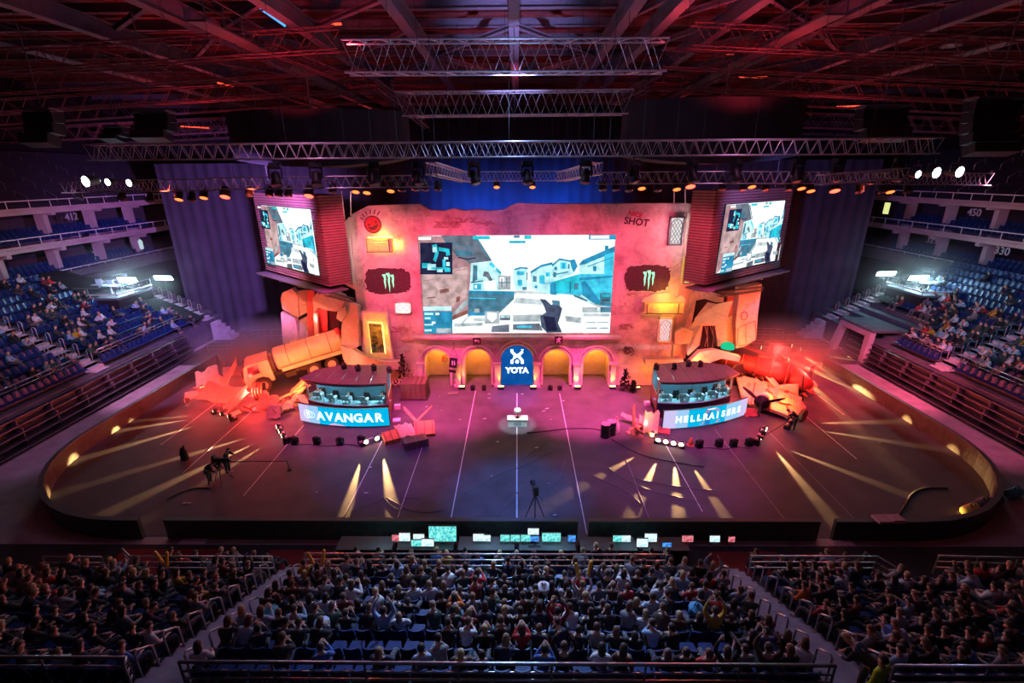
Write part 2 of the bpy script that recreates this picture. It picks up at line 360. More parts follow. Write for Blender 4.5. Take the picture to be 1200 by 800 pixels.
curtain(12.6, 35.4, 49.3, 0, 17.2, 'tall dark purple curtain closing off the right far corner')
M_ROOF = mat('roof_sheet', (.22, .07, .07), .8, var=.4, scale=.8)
mb = MB()
mb.box((0, 40, 26.3), (110, 84, .2))
for i in range(60): mb.box((0, 14 + 1.15 * i, 26.12), (110, .28, .2))
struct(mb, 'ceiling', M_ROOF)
mb = MB(); mb.box((0, 80, 12), (110, .4, 29)); struct(mb, 'wall_far', mat('far_wall', (.03, .02, .03), .9))
mb = MB(); mb.box((-54.5, 38, 12), (.4, 85, 29)); struct(mb, 'wall_left_outer', mat('outer_wall', (.02, .015, .02), .9))
mb = MB(); mb.box((54.5, 38, 12), (.4, 85, 29)); struct(mb, 'wall_right_outer', MATS['outer_wall'])
# ---- roof steel
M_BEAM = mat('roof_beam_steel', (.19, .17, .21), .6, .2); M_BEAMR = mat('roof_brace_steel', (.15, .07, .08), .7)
def beam(p0, p1, w, h, name, label, m=None, group=None):
    p0 = Vector(p0); p1 = Vector(p1); d = p1 - p0; L = d.length
    q = d.to_track_quat('Y', 'Z').to_matrix(); mb = MB(); c = (p0 + p1) / 2
    for dz in (-h / 2, h / 2): mb.box(c + q @ Vector((0, 0, dz)), (w, L, .06), q)
    mb.box(c, (.06, L, h), q)
    return one(mb, name, m or M_BEAM, label, 'beam', group)
xs = (-22.5, -16.5, -11.2, -5.6, 0, 5.6, 7.7, 11.2, 16.5, 22.5)
for i, x in enumerate(xs):
    beam((x, 20, 23.6), (x, 48 if abs(x) < 12 else 72, 23.6), .55, .8, 'roof_girder', 'steel roof girder running away from the viewer, %s from the left' % ordn(i + 1))
for i, y in enumerate((26, 31, 34.5, 38, 42, 47, 54, 62, 70)):
    beam((-50, y, 24.9), (50, y, 24.9), .3, .4, 'cross_beam', 'steel cross beam spanning the roof, %s from the front' % ordn(i + 1))
rnd = random.Random(3); k = 0
for x0, x1 in zip(xs[:-1], xs[1:]):
    for y0, y1 in ((26, 31), (31, 38), (38, 47)):
        if rnd.random() < .75:
            a, b = (x0, x1) if rnd.random() < .5 else (x1, x0)
            beam((a, y0, 23.9), (b, y1, 23.9), .24, .2, 'diagonal_brace', 'diagonal steel brace between two roof girders', M_BEAM, 'diagonal braces under the roof')
def truss(p0, p1, w, h, label, m=None, bay=None, name='lighting_truss', r=.035):
    p0 = Vector(p0); p1 = Vector(p1); d = (p1 - p0); L = d.length; u = d.normalized()
    sd = u.cross(Vector((0, 0, 1))).normalized() * w / 2; up = Vector((0, 0, h / 2)); n = max(2, round(L / (bay or h * .85)))
    root = thing(name, label, 'truss', (p0 + p1) / 2)
    cs = [(1, 1), (1, -1), (-1, -1), (-1, 1)]
    for a, b in cs:
        c = MB(); c.tube([p0 + sd * a + up * b, p1 + sd * a + up * b], r); part(c, 'chord', m or M_STEEL, root)
    br = MB()
    for i in range(n):
        q0 = p0 + u * L * i / n; q1 = p0 + u * L * (i + .5) / n; q2 = p0 + u * L * (i + 1) / n
        for (a, b), (c, e) in zip(cs, cs[1:] + cs[:1]):
            br.tube([q0 + sd * a + up * b, q1 + sd * c + up * e, q2 + sd * a + up * b], r * .55, 4, cap=False)
    part(br, 'bracing', m or M_STEEL, root)
    if name == 'lighting_truss':
        for t in (.12, .5, .88):
            q = p0 + d * t + up; hc = MB(); hc.tube([q, (q.x, q.y, 23.2)], .009, 4); part(hc, 'hoist_cable', M_BLACK, root)
    return root
pA = W(405, 68, 26); pB = W(780, 66, 26)
truss(pA, pB, .8, 1.35, 'uppermost grey box truss hanging high over the stage', r=.05)
pA = W(465, 123, 31); pB = W(740, 120, 31)
truss(pA, pB, .8, 1.25, 'second grey box truss from the top, shorter, over the stage', r=.05)
tA = W(106, 179, 22.5); tB = W(1098, 171, 22.5)
T1 = truss(tA, tB, .55, .62, 'longest straight lighting truss across the whole hall, moving lights under it', r=.032)
# lower trapezoid truss: outer wings, slanting pieces, back piece
def tr2(a, b, ya, yb, label, h=.5): return truss(W(a[0], a[1], ya), W(b[0], b[1], yb), .5, h, label, r=.03)
tr2((76, 219), (255, 216), 23, 23, 'left outer end of the low lighting truss, three white floodlights on it')
tr2((255, 215), (430, 213), 23, 23, 'red-lit low truss above the left side screen')
tr2((505, 197), (546, 208), 23, 28.5, 'short truss slanting back, left of centre')
tr2((430, 213), (508, 212), 23, 23, 'short low truss left of the slanting piece')
tr2((546, 207), (660, 206), 28.5, 28.5, 'rear middle piece of the low lighting truss')
tr2((700, 197), (658, 207), 23, 28.5, 'short truss slanting back, right of centre')
tr2((700, 209), (800, 208), 23, 23, 'short low truss right of the slanting piece')
tr2((800, 208), (955, 208), 23, 23, 'red-lit low truss above the right side screen')
tr2((955, 208), (1157, 210), 23, 23, 'right outer end of the low lighting truss, three white floodlights on it')
tr2((960, 211), (1060, 203), 21.5, 21.5, 'small extra truss in front of the right outer end', .4)
for i, (a, b, y) in enumerate((((440, 99), (500, 145), 30), ((760, 100), (720, 118), 30), ((300, 50), (395, 88), 30), ((330, 62), (470, 60), 34))):
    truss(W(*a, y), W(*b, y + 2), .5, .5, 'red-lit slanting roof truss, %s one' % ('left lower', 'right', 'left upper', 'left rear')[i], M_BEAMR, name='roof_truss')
# many thin roof trusses far back, red lit
for i, (y, z) in enumerate(((52, 21.5), (57, 22), (63, 22), (70, 22.5))):
    for s in (-1, 1):
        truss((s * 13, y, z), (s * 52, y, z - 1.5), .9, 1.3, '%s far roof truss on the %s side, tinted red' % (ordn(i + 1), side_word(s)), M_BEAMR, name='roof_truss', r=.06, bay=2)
for i, y in enumerate((28, 33, 40, 45)):
    for s in (-1, 1):
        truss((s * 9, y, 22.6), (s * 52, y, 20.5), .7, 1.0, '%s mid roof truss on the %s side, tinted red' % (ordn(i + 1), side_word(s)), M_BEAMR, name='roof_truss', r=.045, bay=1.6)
# catwalks
for i, (x, y0, y1) in enumerate(((-13.8, 24, 47), (13.8, 24, 47), (-26, 24, 60), (26, 24, 60))):
    root = thing('catwalk', 'narrow ceiling catwalk, %s' % ('inner left', 'inner right', 'outer left', 'outer right')[i], 'catwalk', (x, (y0 + y1) / 2, 22.4))
    a = MB(); a.box((x, (y0 + y1) / 2, 22.4), (.9, y1 - y0, .08)); part(a, 'deck', M_DKSTEEL, root)
    for sx in (-.45, .45):
        b = MB(); b.tube([(x + sx, y0, 23.4), (x + sx, y1, 23.4)], .03)
        n = int((y1 - y0) / 1.5)
        for j in range(n + 1): b.tube([(x + sx, y0 + j * (y1 - y0) / n, 22.4), (x + sx, y0 + j * (y1 - y0) / n, 23.4)], .025, 4)
        part(b, 'side_rail', M_DKSTEEL, root)
# red glowing ceiling strips (lit fixtures)
M_RSTRIP = emi('red_strip_lamp', (1, .07, .03), 2.2)
rs = [((320, 4), (376, 3), 33), ((381, 29), (400, 28), 33), ((748, 3), (792, 2), 33), ((797, 3), (870, 1), 33), ((956, 3), (966, 4), 33), ((250, 9), (300, 8), 34), ((196, 93), (215, 92), 60), ((212, 148), (245, 150), 60), ((980, 125), (1010, 124), 62), ((865, 90), (932, 91), 50), ((852, 63), (880, 63), 45), ((287, 44), (305, 33), 40), ((255, 97), (273, 101), 52)]
for i, (a, b, y) in enumerate(rs):
    p, q = W(a[0], a[1], y), W(b[0], b[1], y); mb = MB(); mb.tube([p, q], .07, 6)
    one(mb, 'ceiling_strip_lamp', M_RSTRIP, 'glowing red strip lamp under the roof, %s from the left' % ordn(1 + sorted([r[0][0] for r in rs]).index(a[0])), 'lamp', smooth=True)
M_BSTRIP = emi('blue_panel_lamp', (.08, .35, 1), 1.6)
for i in range(5):
    p = W(308 + 6 * i, 11 + 4.2 * i, 31); mb = MB(); mb.box(p, (.28, .1, .2), (0, R(35), 0)); one(mb, 'ceiling_panel_lamp', M_BSTRIP, 'small blue lit panel near the roof, one of a slanting row', 'lamp', 'row of blue lit panels')
# round lamps below the roof
for i, (px, py, y) in enumerate(((140, 73, 36), (318, 61, 34), (922, 55, 34), (1115, 52, 36))):
    p = W(px, py, y); root = thing('high_bay_lamp', 'round unlit metal lamp shade under the roof, %s from the left' % ordn(i + 1), 'lamp', p)
    a = MB(); a.lathe(p, [(.15, .35), (.5, .1), (.62, -.1), (.58, -.12), (.1, .2)], 16); part(a, 'shade', M_CHROME, root, smooth=True)
    b = MB(); b.tube([p + Vector((0, 0, .3)), p + Vector((0, 0, 23.6 - p.z if p.z < 23 else 1))], .03); part(b, 'drop_rod', M_DKSTEEL, root)
# ---- big black curved masses: folded side drapes hanging in front of the roof
def drum(pxa, pxb, ytop, ybot, Y, label):
    a = W(pxa, (ytop + ybot) / 2, Y); b = W(pxb, (ytop + ybot) / 2, Y); zt = W((pxa + pxb) / 2, ytop, Y).z; zb = W((pxa + pxb) / 2, ybot, Y).z
    cx = (a.x + b.x) / 2; rx = (b.x - a.x) / 2; mb = MB(); n = 64; vs = []; fs = []
    for i in range(n):
        t = 2 * PI * i / n; k = 1 + .006 * math.sin(i * 2.4)
        for z in (zb, zt): vs.append((cx + rx * k * math.cos(t), Y + 2.2 + 2.2 * k * math.sin(t), z + (.25 * math.cos(t * 2) if z == zb else 0)))
    for i in range(n):
        j = (i + 1) % n; fs.append((2 * i, 2 * j, 2 * j + 1, 2 * i + 1))
    fs += [tuple(2 * i + 1 for i in range(n)), tuple(2 * i for i in range(n))[::-1]]
    mb.add(vs, fs); return one(mb, 'hanging_drape_drum', mat('drape_black', (.018, .018, .024), .9, var=.3, scale=.8), label, 'drape', smooth=False)
drum(246, 470, 127, 190, 29, 'large black draped drum hanging left of centre')
drum(738, 964, 113, 186, 29, 'large black draped drum hanging right of centre')
# ---- speaker arrays hanging dark at the sides
def array(px, py0, py1, wpx, Y, label):
    a = W(px, py0, Y); b = W(px, py1, Y); wd = wpx / F_PX * (Y / .95); n = max(3, int((a.z - b.z) / .42)); root = thing('line_array', label, 'loudspeaker', (a.x, a.y, b.z))
    for i in range(n):
        t = i / (n - 1); m = MB(); z = a.z + (b.z - a.z) * (i + .5) / n; y = Y - .3 * t * t * 2
        m.box((a.x, y, z), (wd, .7, (a.z - b.z) / n * .9), (R(-18 * t), 0, 0)); part(m, 'speaker_cabinet', M_BLACK, root)
    c = MB(); c.box((a.x, Y, a.z + .1), (wd, .8, .1)); c.tube([(a.x, Y, a.z), (a.x, Y, 23.6)], .03); part(c, 'fly_frame', M_DKSTEEL, root)
array(50, 131, 172, 30, 25, 'black hanging loudspeaker array at the far left of the truss')
array(181, 133, 166, 34, 27, 'black hanging loudspeaker array left of the left drum')
array(137, 150, 166, 18, 30, 'smaller black hanging loudspeaker array between the left ones')
array(1165, 118, 182, 46, 25, 'black hanging loudspeaker array at the far right of the truss')
array(1034, 127, 166, 44, 27, 'black hanging loudspeaker array right of the right drum')
# ---- lamps
def moving_head():
    root = thing('moving_light', '', 'stage light', (0, 0, 0))
    a = MB(); a.box((0, 0, -.1), (.36, .26, .16)); a.tube([(0, 0, 0), (0, 0, .12)], .03); part(a, 'base', M_BLACK, root, world=False)
    b = MB()
    for s in (-1, 1): b.box((s * .2, 0, -.36), (.05, .12, .4))
    b.box((0, 0, -.2), (.44, .14, .05)); part(b, 'yoke', M_BLACK, root, world=False)
    rt = Euler((R(-25), 0, 0)).to_matrix(); c = MB()
    c.lathe((0, 0, -.5), [(.08, .2), (.15, .12), (.15, -.1), (.19, -.28), (.17, -.3)], 12, rt); h = part(c, 'head', M_BLACK, root, world=False, smooth=True)
    d = MB(); d.lathe(Vector((0, 0, -.5)) + rt @ Vector((0, 0, -.302)), [(.13, 0), (.1, -.015)], 12, rt); l = d.build('lens', mat('lens_glass', (.15, .25, .35), .1), h); return root
mh0 = moving_head(); used = False
T1p = [(322, 'y'), (371, ''), (440, ''), (493, ''), (560, ''), (623, ''), (693, ''), (749, ''), (818, ''), (870, ''), (942, ''), (989, ''), (1061, '')]
for i, (px, _) in enumerate(T1p):
    o = mh0 if i == 0 else copy_tree(mh0)
    t = (px - 106) / (1098 - 106); p = tA.lerp(tB, t); o.location = (p.x, p.y, p.z - .45); o.rotation_euler.z = rnd.uniform(-.6, .6); s = 1.25; o.scale = (s, s, s)
    tag(o, 'black moving light under the long front truss, %s from the left' % ordn(i + 1), 'stage light', 'moving lights under the long truss')
# lamps under the low truss: (px, py, lit colour)
M_OFF = mat('unlit_lens', (.05, .06, .08), .2)
def parcan(px, py, Y, lens, lab, grp, i, size=1.0, aim=(0, -.55, -1)):
    p = W(px, py, Y); root = thing('par_lamp', lab, 'stage light', p, 0, grp)
    q = Vector(aim).to_track_quat('-Z', 'Y').to_matrix(); a = MB(); a.lathe(p, [(.06 * size, .32 * size), (.15 * size, .22 * size), (.17 * size, -.1 * size), (.2 * size, -.12 * size)], 10, q); part(a, 'can', M_BLACK, root, smooth=True)
    b = MB(); b.lathe(p + q @ Vector((0, 0, -.13 * size)), [(.17 * size, 0), (.1 * size, -.03 * size)], 10, q); part(b, 'lens', lens, root, world=True)
    c = MB(); c.tube([p + Vector((-.2 * size, 0, 0)), p + Vector((-.2 * size, 0, .35)), p + Vector((.2 * size, 0, .35)), p + Vector((.2 * size, 0, 0))], .02, 4); c.tube([p + Vector((0, 0, .35)), p + Vector((0, 0, .55))], .025, 4); part(c, 'bracket', M_DKSTEEL, root)
    return p
lamps = []
for px, py, k in ((264, 227, 'r'), (210, 231, 'o'), (239, 229, 'o'), (225, 232, 'x'), (176, 233, 'x'), (143, 231, 'x'), (92, 230, 'x'), (292, 226, 'x'), (316, 226, 'x'), (327, 226, 'x'), (338, 226, 'x'), (362, 226, 'r'), (390, 222, 'x'), (417, 222, 'o'), (430, 223, 'o'), (458, 221, 'o'), (471, 220, 'x'), (487, 219, 'x'), (498, 219, 'x'), (513, 219, 'x'),
                 (582, 217, 'o'), (624, 217, 'o'), (706, 219, 'x'), (722, 219, 'x'), (737, 220, 'x'), (752, 218, 'o'), (771, 220, 'x'), (793, 219, 'o'), (809, 215, 'r'), (846, 219, 'x'), (870, 219, 'x'), (881, 216, 'o'), (897, 219, 'x'), (925, 219, 'x'), (939, 218, 'o'), (950, 221, 'o'), (978, 220, 'r'), (1007, 222, 'x'), (1034, 222, 'x'), (1043, 222, 'o'), (1064, 222, 'x')):
    Y = 28.5 if 560 < px < 650 else 23.0
    nm = {'r': 'glowing red', 'o': 'glowing orange', 'x': 'unlit black'}[k]
    lamps.append((px, py, Y, k, nm))
for i, (px, py, Y, k, nm) in enumerate(sorted(lamps)):
    same = sorted([l for l in lamps if l[3] == k])
    parcan(px, py, Y, {'r': M_LAMP_R, 'o': M_LAMP_O, 'x': M_OFF}[k], '%s stage lamp hanging from the low truss, %s such from the left' % (nm, ordn(1 + same.index((px, py, Y, k, nm)))), 'lamps under the low truss', i, 1.25 if k == 'r' else 1.0)
fl = [(105, 212, 21.5), (129, 213, 22.4), (154, 214, 22.4), (1073, 204, 22), (1093, 202, 22), (1120, 201, 22)]
for i, (px, py, Y) in enumerate(fl):
    parcan(px, py, Y, M_LAMP_WH, 'bright white floodlight on the truss end, %s from the left' % ordn(i + 1), 'white floodlights on the truss ends', i, 1.3 if i in (0, 4, 5) else .9, aim=(.25 if i > 2 else -.25, -1, -.1))
# box truss pieces hanging between low truss and set
for s, pts in ((-1, ((398, 228), (402, 250), (412, 228), (425, 246), (386, 212))), (1, ((808, 228), (812, 246), (822, 222), (830, 240)))):
    a = W(*pts[0], 31); b = W(*pts[1], 31)
for i, (pa, pb) in enumerate((((400, 224), (404, 256)), ((411, 224), (411, 252)), ((803, 222), (803, 240)), ((790, 222), (790, 240)))):
    mb = MB(); mb.tube([W(*pa, 33), W(*pb, 35)], .04, 5); one(mb, 'hoist_cable', M_STEEL, 'steel cable holding the set wall, %s from the left' % ordn(i + 1), 'cable')
# ================================================================ PEOPLE
def skin_mesh(name, joints, edges, sub=1, root=0, smooth=True):
    me = bpy.data.meshes.new(name); me.from_pydata([j[0] for j in joints], edges, [])
    o = bpy.data.objects.new(name, me); COL.objects.link(o)
    md = o.modifiers.new('s', 'SKIN'); md.branch_smoothing = .3
    for i, j in enumerate(joints):
        sv = me.skin_vertices[0].data[i]; r = j[1]; sv.radius = (r, r) if not isinstance(r, tuple) else r; sv.use_root = (i == root)
    if sub: ms = o.modifiers.new('u', 'SUBSURF'); ms.levels = sub; ms.render_levels = sub
    out = bpy.data.meshes.new_from_object(o.evaluated_get(bpy.context.evaluated_depsgraph_get())); out.name = name
    bpy.data.objects.remove(o); bpy.data.meshes.remove(me)
    if smooth: out.polygons.foreach_set('use_smooth', [True] * len(out.polygons))
    return out
def lerp(a, b, t): return tuple(a[i] + (b[i] - a[i]) * t for i in range(3))
SEATED = dict(P=(0, 0, .56), A=(0, -.03, .74), C=(0, -.02, .95), N=(0, .0, 1.09), H=(0, .03, 1.18), T=(0, .035, 1.29),
              SH=(.17, -.02, 1.02), EL=(.24, .06, .76), WR=(.14, .28, .70), HP=(.1, .02, .54), KN=(.14, .46, .54), AN=(.14, .47, .12), TO=(.15, .63, .05))
POSES = {}
POSES['rest'] = dict(SEATED)
POSES['lean'] = dict(SEATED, A=(0, .05, .74), C=(0, .16, .91), N=(0, .24, 1.0), H=(0, .31, 1.07), T=(0, .34, 1.18), SH=(.17, .17, .96), EL=(.2, .36, .68), WR=(.07, .52, .76))
POSES['phone'] = dict(SEATED, EL=(.25, .1, .8), WR=(.1, .33, .98))
POSES['slouch'] = dict(SEATED, P=(0, .08, .54), A=(0, .02, .7), C=(0, -.06, .9), N=(0, -.08, 1.03), H=(0, -.07, 1.12), T=(0, -.08, 1.23), SH=(.18, -.06, .97), EL=(.27, .08, .72), WR=(.18, .3, .6), KN=(.2, .5, .56), AN=(.2, .6, .1), TO=(.22, .76, .05))
POSES['cheer'] = dict(SEATED, EL=(.3, .06, 1.2), WR=(.2, .12, 1.48))
POSES['stand'] = dict(P=(0, 0, .95), A=(0, .0, 1.12), C=(0, .0, 1.34), N=(0, .0, 1.49), H=(0, .03, 1.58), T=(0, .035, 1.69), SH=(.18, 0, 1.42), EL=(.25, .0, 1.14), WR=(.27, .08, .9), HP=(.1, 0, .92), KN=(.12, .03, .5), AN=(.13, 0, .09), TO=(.15, .17, .04))
POSES['operate'] = dict(POSES['stand'], A=(0, .04, 1.12), C=(0, .12, 1.32), N=(0, .2, 1.45), H=(0, .26, 1.53), T=(0, .29, 1.63), SH=(.18, .14, 1.38), EL=(.26, .3, 1.16), WR=(.12, .48, 1.25))
POSES['bend'] = dict(POSES['stand'], P=(0, -.12, .92), A=(0, .02, 1.08), C=(0, .24, 1.22), N=(0, .38, 1.28), H=(0, .47, 1.31), T=(0, .56, 1.38), SH=(.18, .26, 1.26), EL=(.24, .34, .98), WR=(.14, .5, .85))
def mir(p): return (-p[0], p[1], p[2])
def build_pose(key, D, fingers=True, sub=1):
    J = []; E = []
    def j(p, r, par=None):
        J.append((p, r)); i = len(J) - 1
        if par is not None: E.append((par, i))
        return i
    p = j(D['P'], .125); a = j(D['A'], .115, p); c = j(D['C'], .125, a); n = j(D['N'], .05, c)
    h = j(D['H'], .078, n); t0 = j(lerp(D['H'], D['T'], .6), .092, h); t = j(D['T'], .07, t0)
    hd = Vector(D['T']) - Vector(D['H']); fw = Vector((0, 1, 0)); fw = (fw - hd.normalized() * fw.dot(hd.normalized())).normalized()
    nose = Vector(lerp(D['H'], D['T'], .25)) + fw * .1; j(tuple(nose), .014, h)
    for s in (1, -1):
        m = (lambda q: q) if s > 0 else mir
        j(m((.098, D['H'][1], D['H'][2] + .045)), .016, t0)
        sh = j(m(D['SH']), .06, c); e0 = j(lerp(m(D['SH']), m(D['EL']), .5), .05, sh); e = j(m(D['EL']), .042, e0)
        w = j(m(D['WR']), .027, e); fd = (Vector(m(D['WR'])) - Vector(m(D['EL']))).normalized(); fd = (fd + Vector((-.25 * s, .0, 0))).normalized()
        sd = fd.cross(Vector((0, 0, 1)))
        if sd.length < .3: sd = Vector((1, 0, 0))
        sd.normalize(); W0 = Vector(m(D['WR'])); pm = j(tuple(W0 + fd * .06), .03, w)
        if fingers:
            cu = sd.cross(fd).normalized() * (-1 if sd.cross(fd).z > 0 else 1)
            for q, (o, L) in enumerate(((-.03, .075), (-.01, .088), (.011, .082), (.031, .065))):
                b = j(tuple(W0 + fd * .1 + sd * o), .0095, pm); b = j(tuple(W0 + fd * (.1 + L * .5) + sd * o * 1.1 + cu * .008), .009, b); j(tuple(W0 + fd * (.1 + L * .85) + sd * o * 1.1 + cu * .03), .008, b)
            b = j(tuple(W0 + fd * .045 - sd * s * .042), .011, pm); j(tuple(W0 + fd * .09 - sd * s * .058), .009, b)
        else: j(tuple(W0 + fd * .14), .022, pm)
        hp = j(m(D['HP']), .085, p); k0 = j(lerp(m(D['HP']), m(D['KN']), .5), .072, hp); k = j(m(D['KN']), .055, k0)
        k1 = j(lerp(m(D['KN']), m(D['AN']), .4), .05, k); an = j(m(D['AN']), .036, k1); j(m(D['TO']), .032, an)
    body = skin_mesh('body_' + key, J, E, sub)
    J = []; E = []
    p = j(lerp(D['P'], D['A'], .3), .155); a = j(D['A'], .145, p); c = j(D['C'], .155, a); j(lerp(D['C'], D['N'], .75), .075, c)
    for s in (1, -1):
        m = (lambda q: q) if s > 0 else mir
        sh = j(m(D['SH']), .08, c); e0 = j(lerp(m(D['SH']), m(D['EL']), .5), .07, sh); e = j(m(D['EL']), .06, e0); j(lerp(m(D['EL']), m(D['WR']), .92), .042, e)
    jacket = skin_mesh('jacket_' + key, J, E, sub)
    J = []; E = []
    p = j(D['P'], .145)
    for s in (1, -1):
        m = (lambda q: q) if s > 0 else mir
        hp = j(m(D['HP']), .1, p); k0 = j(lerp(m(D['HP']), m(D['KN']), .5), .088, hp); k = j(m(D['KN']), .072, k0); k1 = j(lerp(m(D['KN']), m(D['AN']), .5), .062, k); j(lerp(m(D['KN']), m(D['AN']), .93), .055, k1)
    trous = skin_mesh('trousers_' + key, J, E, sub)
    # hair: a cap over crown and nape, and a longer cut
    hairs = []
    ctr = Vector(lerp(D['H'], D['T'], .62)); up = hd.normalized(); rt = Vector((1, 0, 0)); bk = -fw
    for long in (0, 1):
        mb = MB(); n = 14; m_ = 7; vs = []; fs = []
        for i in range(m_ + 1):
            for k in range(n):
                a2 = 2 * PI * k / n; back = max(0, math.cos(a2)); lim = R(68 + (62 if long else 42) * back)
                th = lim * i / m_; rr = .112 + .004 * math.sin(5 * a2 + i); dv = up * math.cos(th) * 1.1 + (bk * math.cos(a2) + rt * math.sin(a2) * .88) * math.sin(th)
                q = ctr + dv * rr
                if long and i >= m_ - 1 and back > .1: q -= up * (.07 * (i - m_ + 2)) ; q += bk * .015
                vs.append(q)
        for i in range(m_):
            for k in range(n): fs.append((i * n + k, i * n + (k + 1) % n, (i + 1) * n + (k + 1) % n, (i + 1) * n + k))
        mb.add(vs, fs); o = mb.build('hair', [], None, True); hairs.append(o.data); o.data.name = 'hair_' + key; bpy.data.objects.remove(o)
    for d_ in (body, jacket, trous, *hairs):
        d_.materials.clear(); d_.materials.append(None)
    return dict(body=body, jacket=jacket, trousers=trous, hair=hairs)
PM = {k: build_pose(k, D) for k, D in POSES.items()}
PL = {k: build_pose(k + '_far', POSES[k], False, 0) for k in ('rest', 'lean', 'phone', 'slouch')}
def cloth(n, c): return mat(n, c, .85, 0, .2, 8)
SKINS = [('fair', mat('skin_fair', (.62, .38, .28), .55, var=.06)), ('tan', mat('skin_tan', (.48, .28, .19), .55, var=.06))]
HAIR = [('black', mat('hair_black', (.02, .016, .014), .6)), ('dark brown', mat('hair_dark_brown', (.05, .03, .02), .6)), ('brown', mat('hair_brown', (.11, .06, .035), .6)), ('light brown', mat('hair_light_brown', (.24, .15, .08), .6)), ('blond', mat('hair_blond', (.42, .3, .15), .6))]
TOPS = [('black jacket', (.018, .018, .022)), ('dark navy jumper', (.02, .028, .06)), ('charcoal hoodie', (.05, .05, .055)), ('black T-shirt', (.014, .014, .016)), ('grey hoodie', (.22, .22, .24)), ('white shirt', (.62, .63, .66)), ('pale blue shirt', (.3, .42, .58)), ('dark red top', (.2, .025, .03)), ('brown jacket', (.1, .06, .04)), ('dark green jacket', (.03, .06, .045)), ('bright red jumper', (.55, .04, .04)), ('blue jacket', (.04, .12, .35)), ('mustard yellow hoodie', (.55, .33, .03)), ('orange jumper', (.6, .18, .04))]
TOPW = [9, 7, 6, 6, 3.2, 3.2, 2, 2, 2.5, 2, .8, 1.3, .7, .5]
TOPM = {n: cloth(n.replace(' ', '_'), c) for n, c in TOPS}
TRM = [cloth('dark_jeans', (.03, .04, .07)), cloth('black_trousers', (.015, .015, .018)), cloth('grey_trousers', (.1, .1, .11))]
def shareset(o, m):
    o.material_slots[0].link = 'OBJECT'; o.material_slots[0].material = m
def person(loc, rz, pose, label, group=None, top=None, hair=None, longh=0, rnd=random, sc=1.0, trm=None):
    root = thing('person', label, 'person', loc, rz, group); root.scale = (sc, sc, sc); d = PM[pose]
    for nm, me, m in (('body', d['body'], rnd.choice(SKINS)[1]), ('jacket', d['jacket'], TOPM[top] if isinstance(top, str) else top), ('trousers', d['trousers'], trm or rnd.choice(TRM)), ('hair', d['hair'][longh], hair or rnd.choice(HAIR)[1])):
        if m is None: continue
        o = bpy.data.objects.new(nm, me); COL.objects.link(o); o.parent = root; shareset(o, m)
    return root
# ================================================================ THE STAGE SET
YW = 35.0; FW = upright(YW)
def px2(pts, Y=YW): return [XZ(a, b, Y) for a, b in pts]
wall_out = px2([(412, 452), (408, 270), (412, 251), (431, 241), (492, 239), (503, 246), (520, 247), (532, 244), (545, 247), (560, 245), (572, 247), (590, 246), (600, 240), (607, 238), (640, 239), (806, 238), (782, 452)])
zmin = 0.0
wall_out[0] = (wall_out[1][0], 0); wall_out[-1] = (wall_out[-2][0], 0)
LX0, LZ1 = XZ(489, 276, YW); LX1, _ = XZ(722, 275, YW); LZ0 = XZ(606, 391, YW)[1]
holes = [[(LX0, LZ0), (LX1, LZ0), (LX1, LZ1), (LX0, LZ1)]]
arches = []
for c, wd, top in ((513.5, 28, 409), (560.5, 30, 409), (606, 37, 404), (651.5, 30, 409), (697.5, 29, 409)):
    x, _ = XZ(c, 440, YW); w = wd / 2 / F_PX * (YW * .944 + 15 * .33) * 1.03; zt = XZ(c, top, YW)[1]; arches.append((x, w, zt))
M_SETW = M_PLASTER
for x, w, zt in arches:
    holes.append([(x - w, .001)] + [(x + w, .001)] + arc_pts(x, zt - w, w, 0, 180, 14))
mb = plate_mb(wall_out, holes, .7, upright(YW + .35))
back = thing('set_wall', 'wide cracked plaster stage wall with arches, lit red, around the giant screen', 'stage set', (0, YW + .35, 0))
part(mb, 'wall_face', M_SETW, back)
# flat arch niches behind the wall
NC = [(1, .35, .06), (1, .5, .12)]
for i, (x, w, zt) in enumerate(arches):
    mb = MB(); mb.box((x, YW + 2.25, (zt + .6) / 2), (2 * w + .7, .1, zt + .6))
    part(mb, 'niche_back', M_PLASTER2, back)
    mb = MB()
    for s in (-1, 1): mb.box((x + s * (w + .2), YW + 1.45, zt / 2 + .2), (.1, 1.55, zt + .4))
    mb.box((x, YW + 1.45, zt + .55), (2 * w + .5, 1.55, .1)); part(mb, 'niche_side', M_PLASTER2, back)
    # moulded arch surrounds
    for r0, r1, dd in ((.0, .16, .12), (.26, .42, .18)):
        n = 20; o_ = arc_pts(x, zt - w, w + r1, 0, 180, n); i_ = arc_pts(x, zt - w, w + r0, 180, 0, n)
        lo = .1 if r0 == 0 else zt - w - .1
        m2 = plate_mb([(x + w + r1, lo)] + o_ + [(x - w - r1, lo), (x - w - r0, lo)] + i_ + [(x + w + r0, lo)], [], dd, upright(YW - dd / 2)); part(m2, 'arch_moulding', M_PLASTER2, back)
# pilasters between arches
cxs = [a[0] for a in arches]; pil = [cxs[0] - 1.35] + [(cxs[i] + cxs[i + 1]) / 2 for i in range(4)] + [cxs[4] + 1.35]
for x in pil:
    mb = MB(); mb.box((x, YW - .18, .95), (.42, .34, 1.9)); mb.box((x, YW - .22, 1.98), (.62, .46, .18)); mb.box((x, YW - .22, .1), (.6, .46, .2)); part(mb, 'pilaster', M_PLASTER2, back)
mb = MB(); zl = LZ0
mb.box(((LX0 + LX1) / 2, YW - .3, zl - .15), (LX1 - LX0 + 1.6, .7, .16)); mb.box(((LX0 + LX1) / 2, YW - .2, zl - .32), (LX1 - LX0 + 1.0, .45, .18)); part(mb, 'ledge', M_PLASTER2, back)
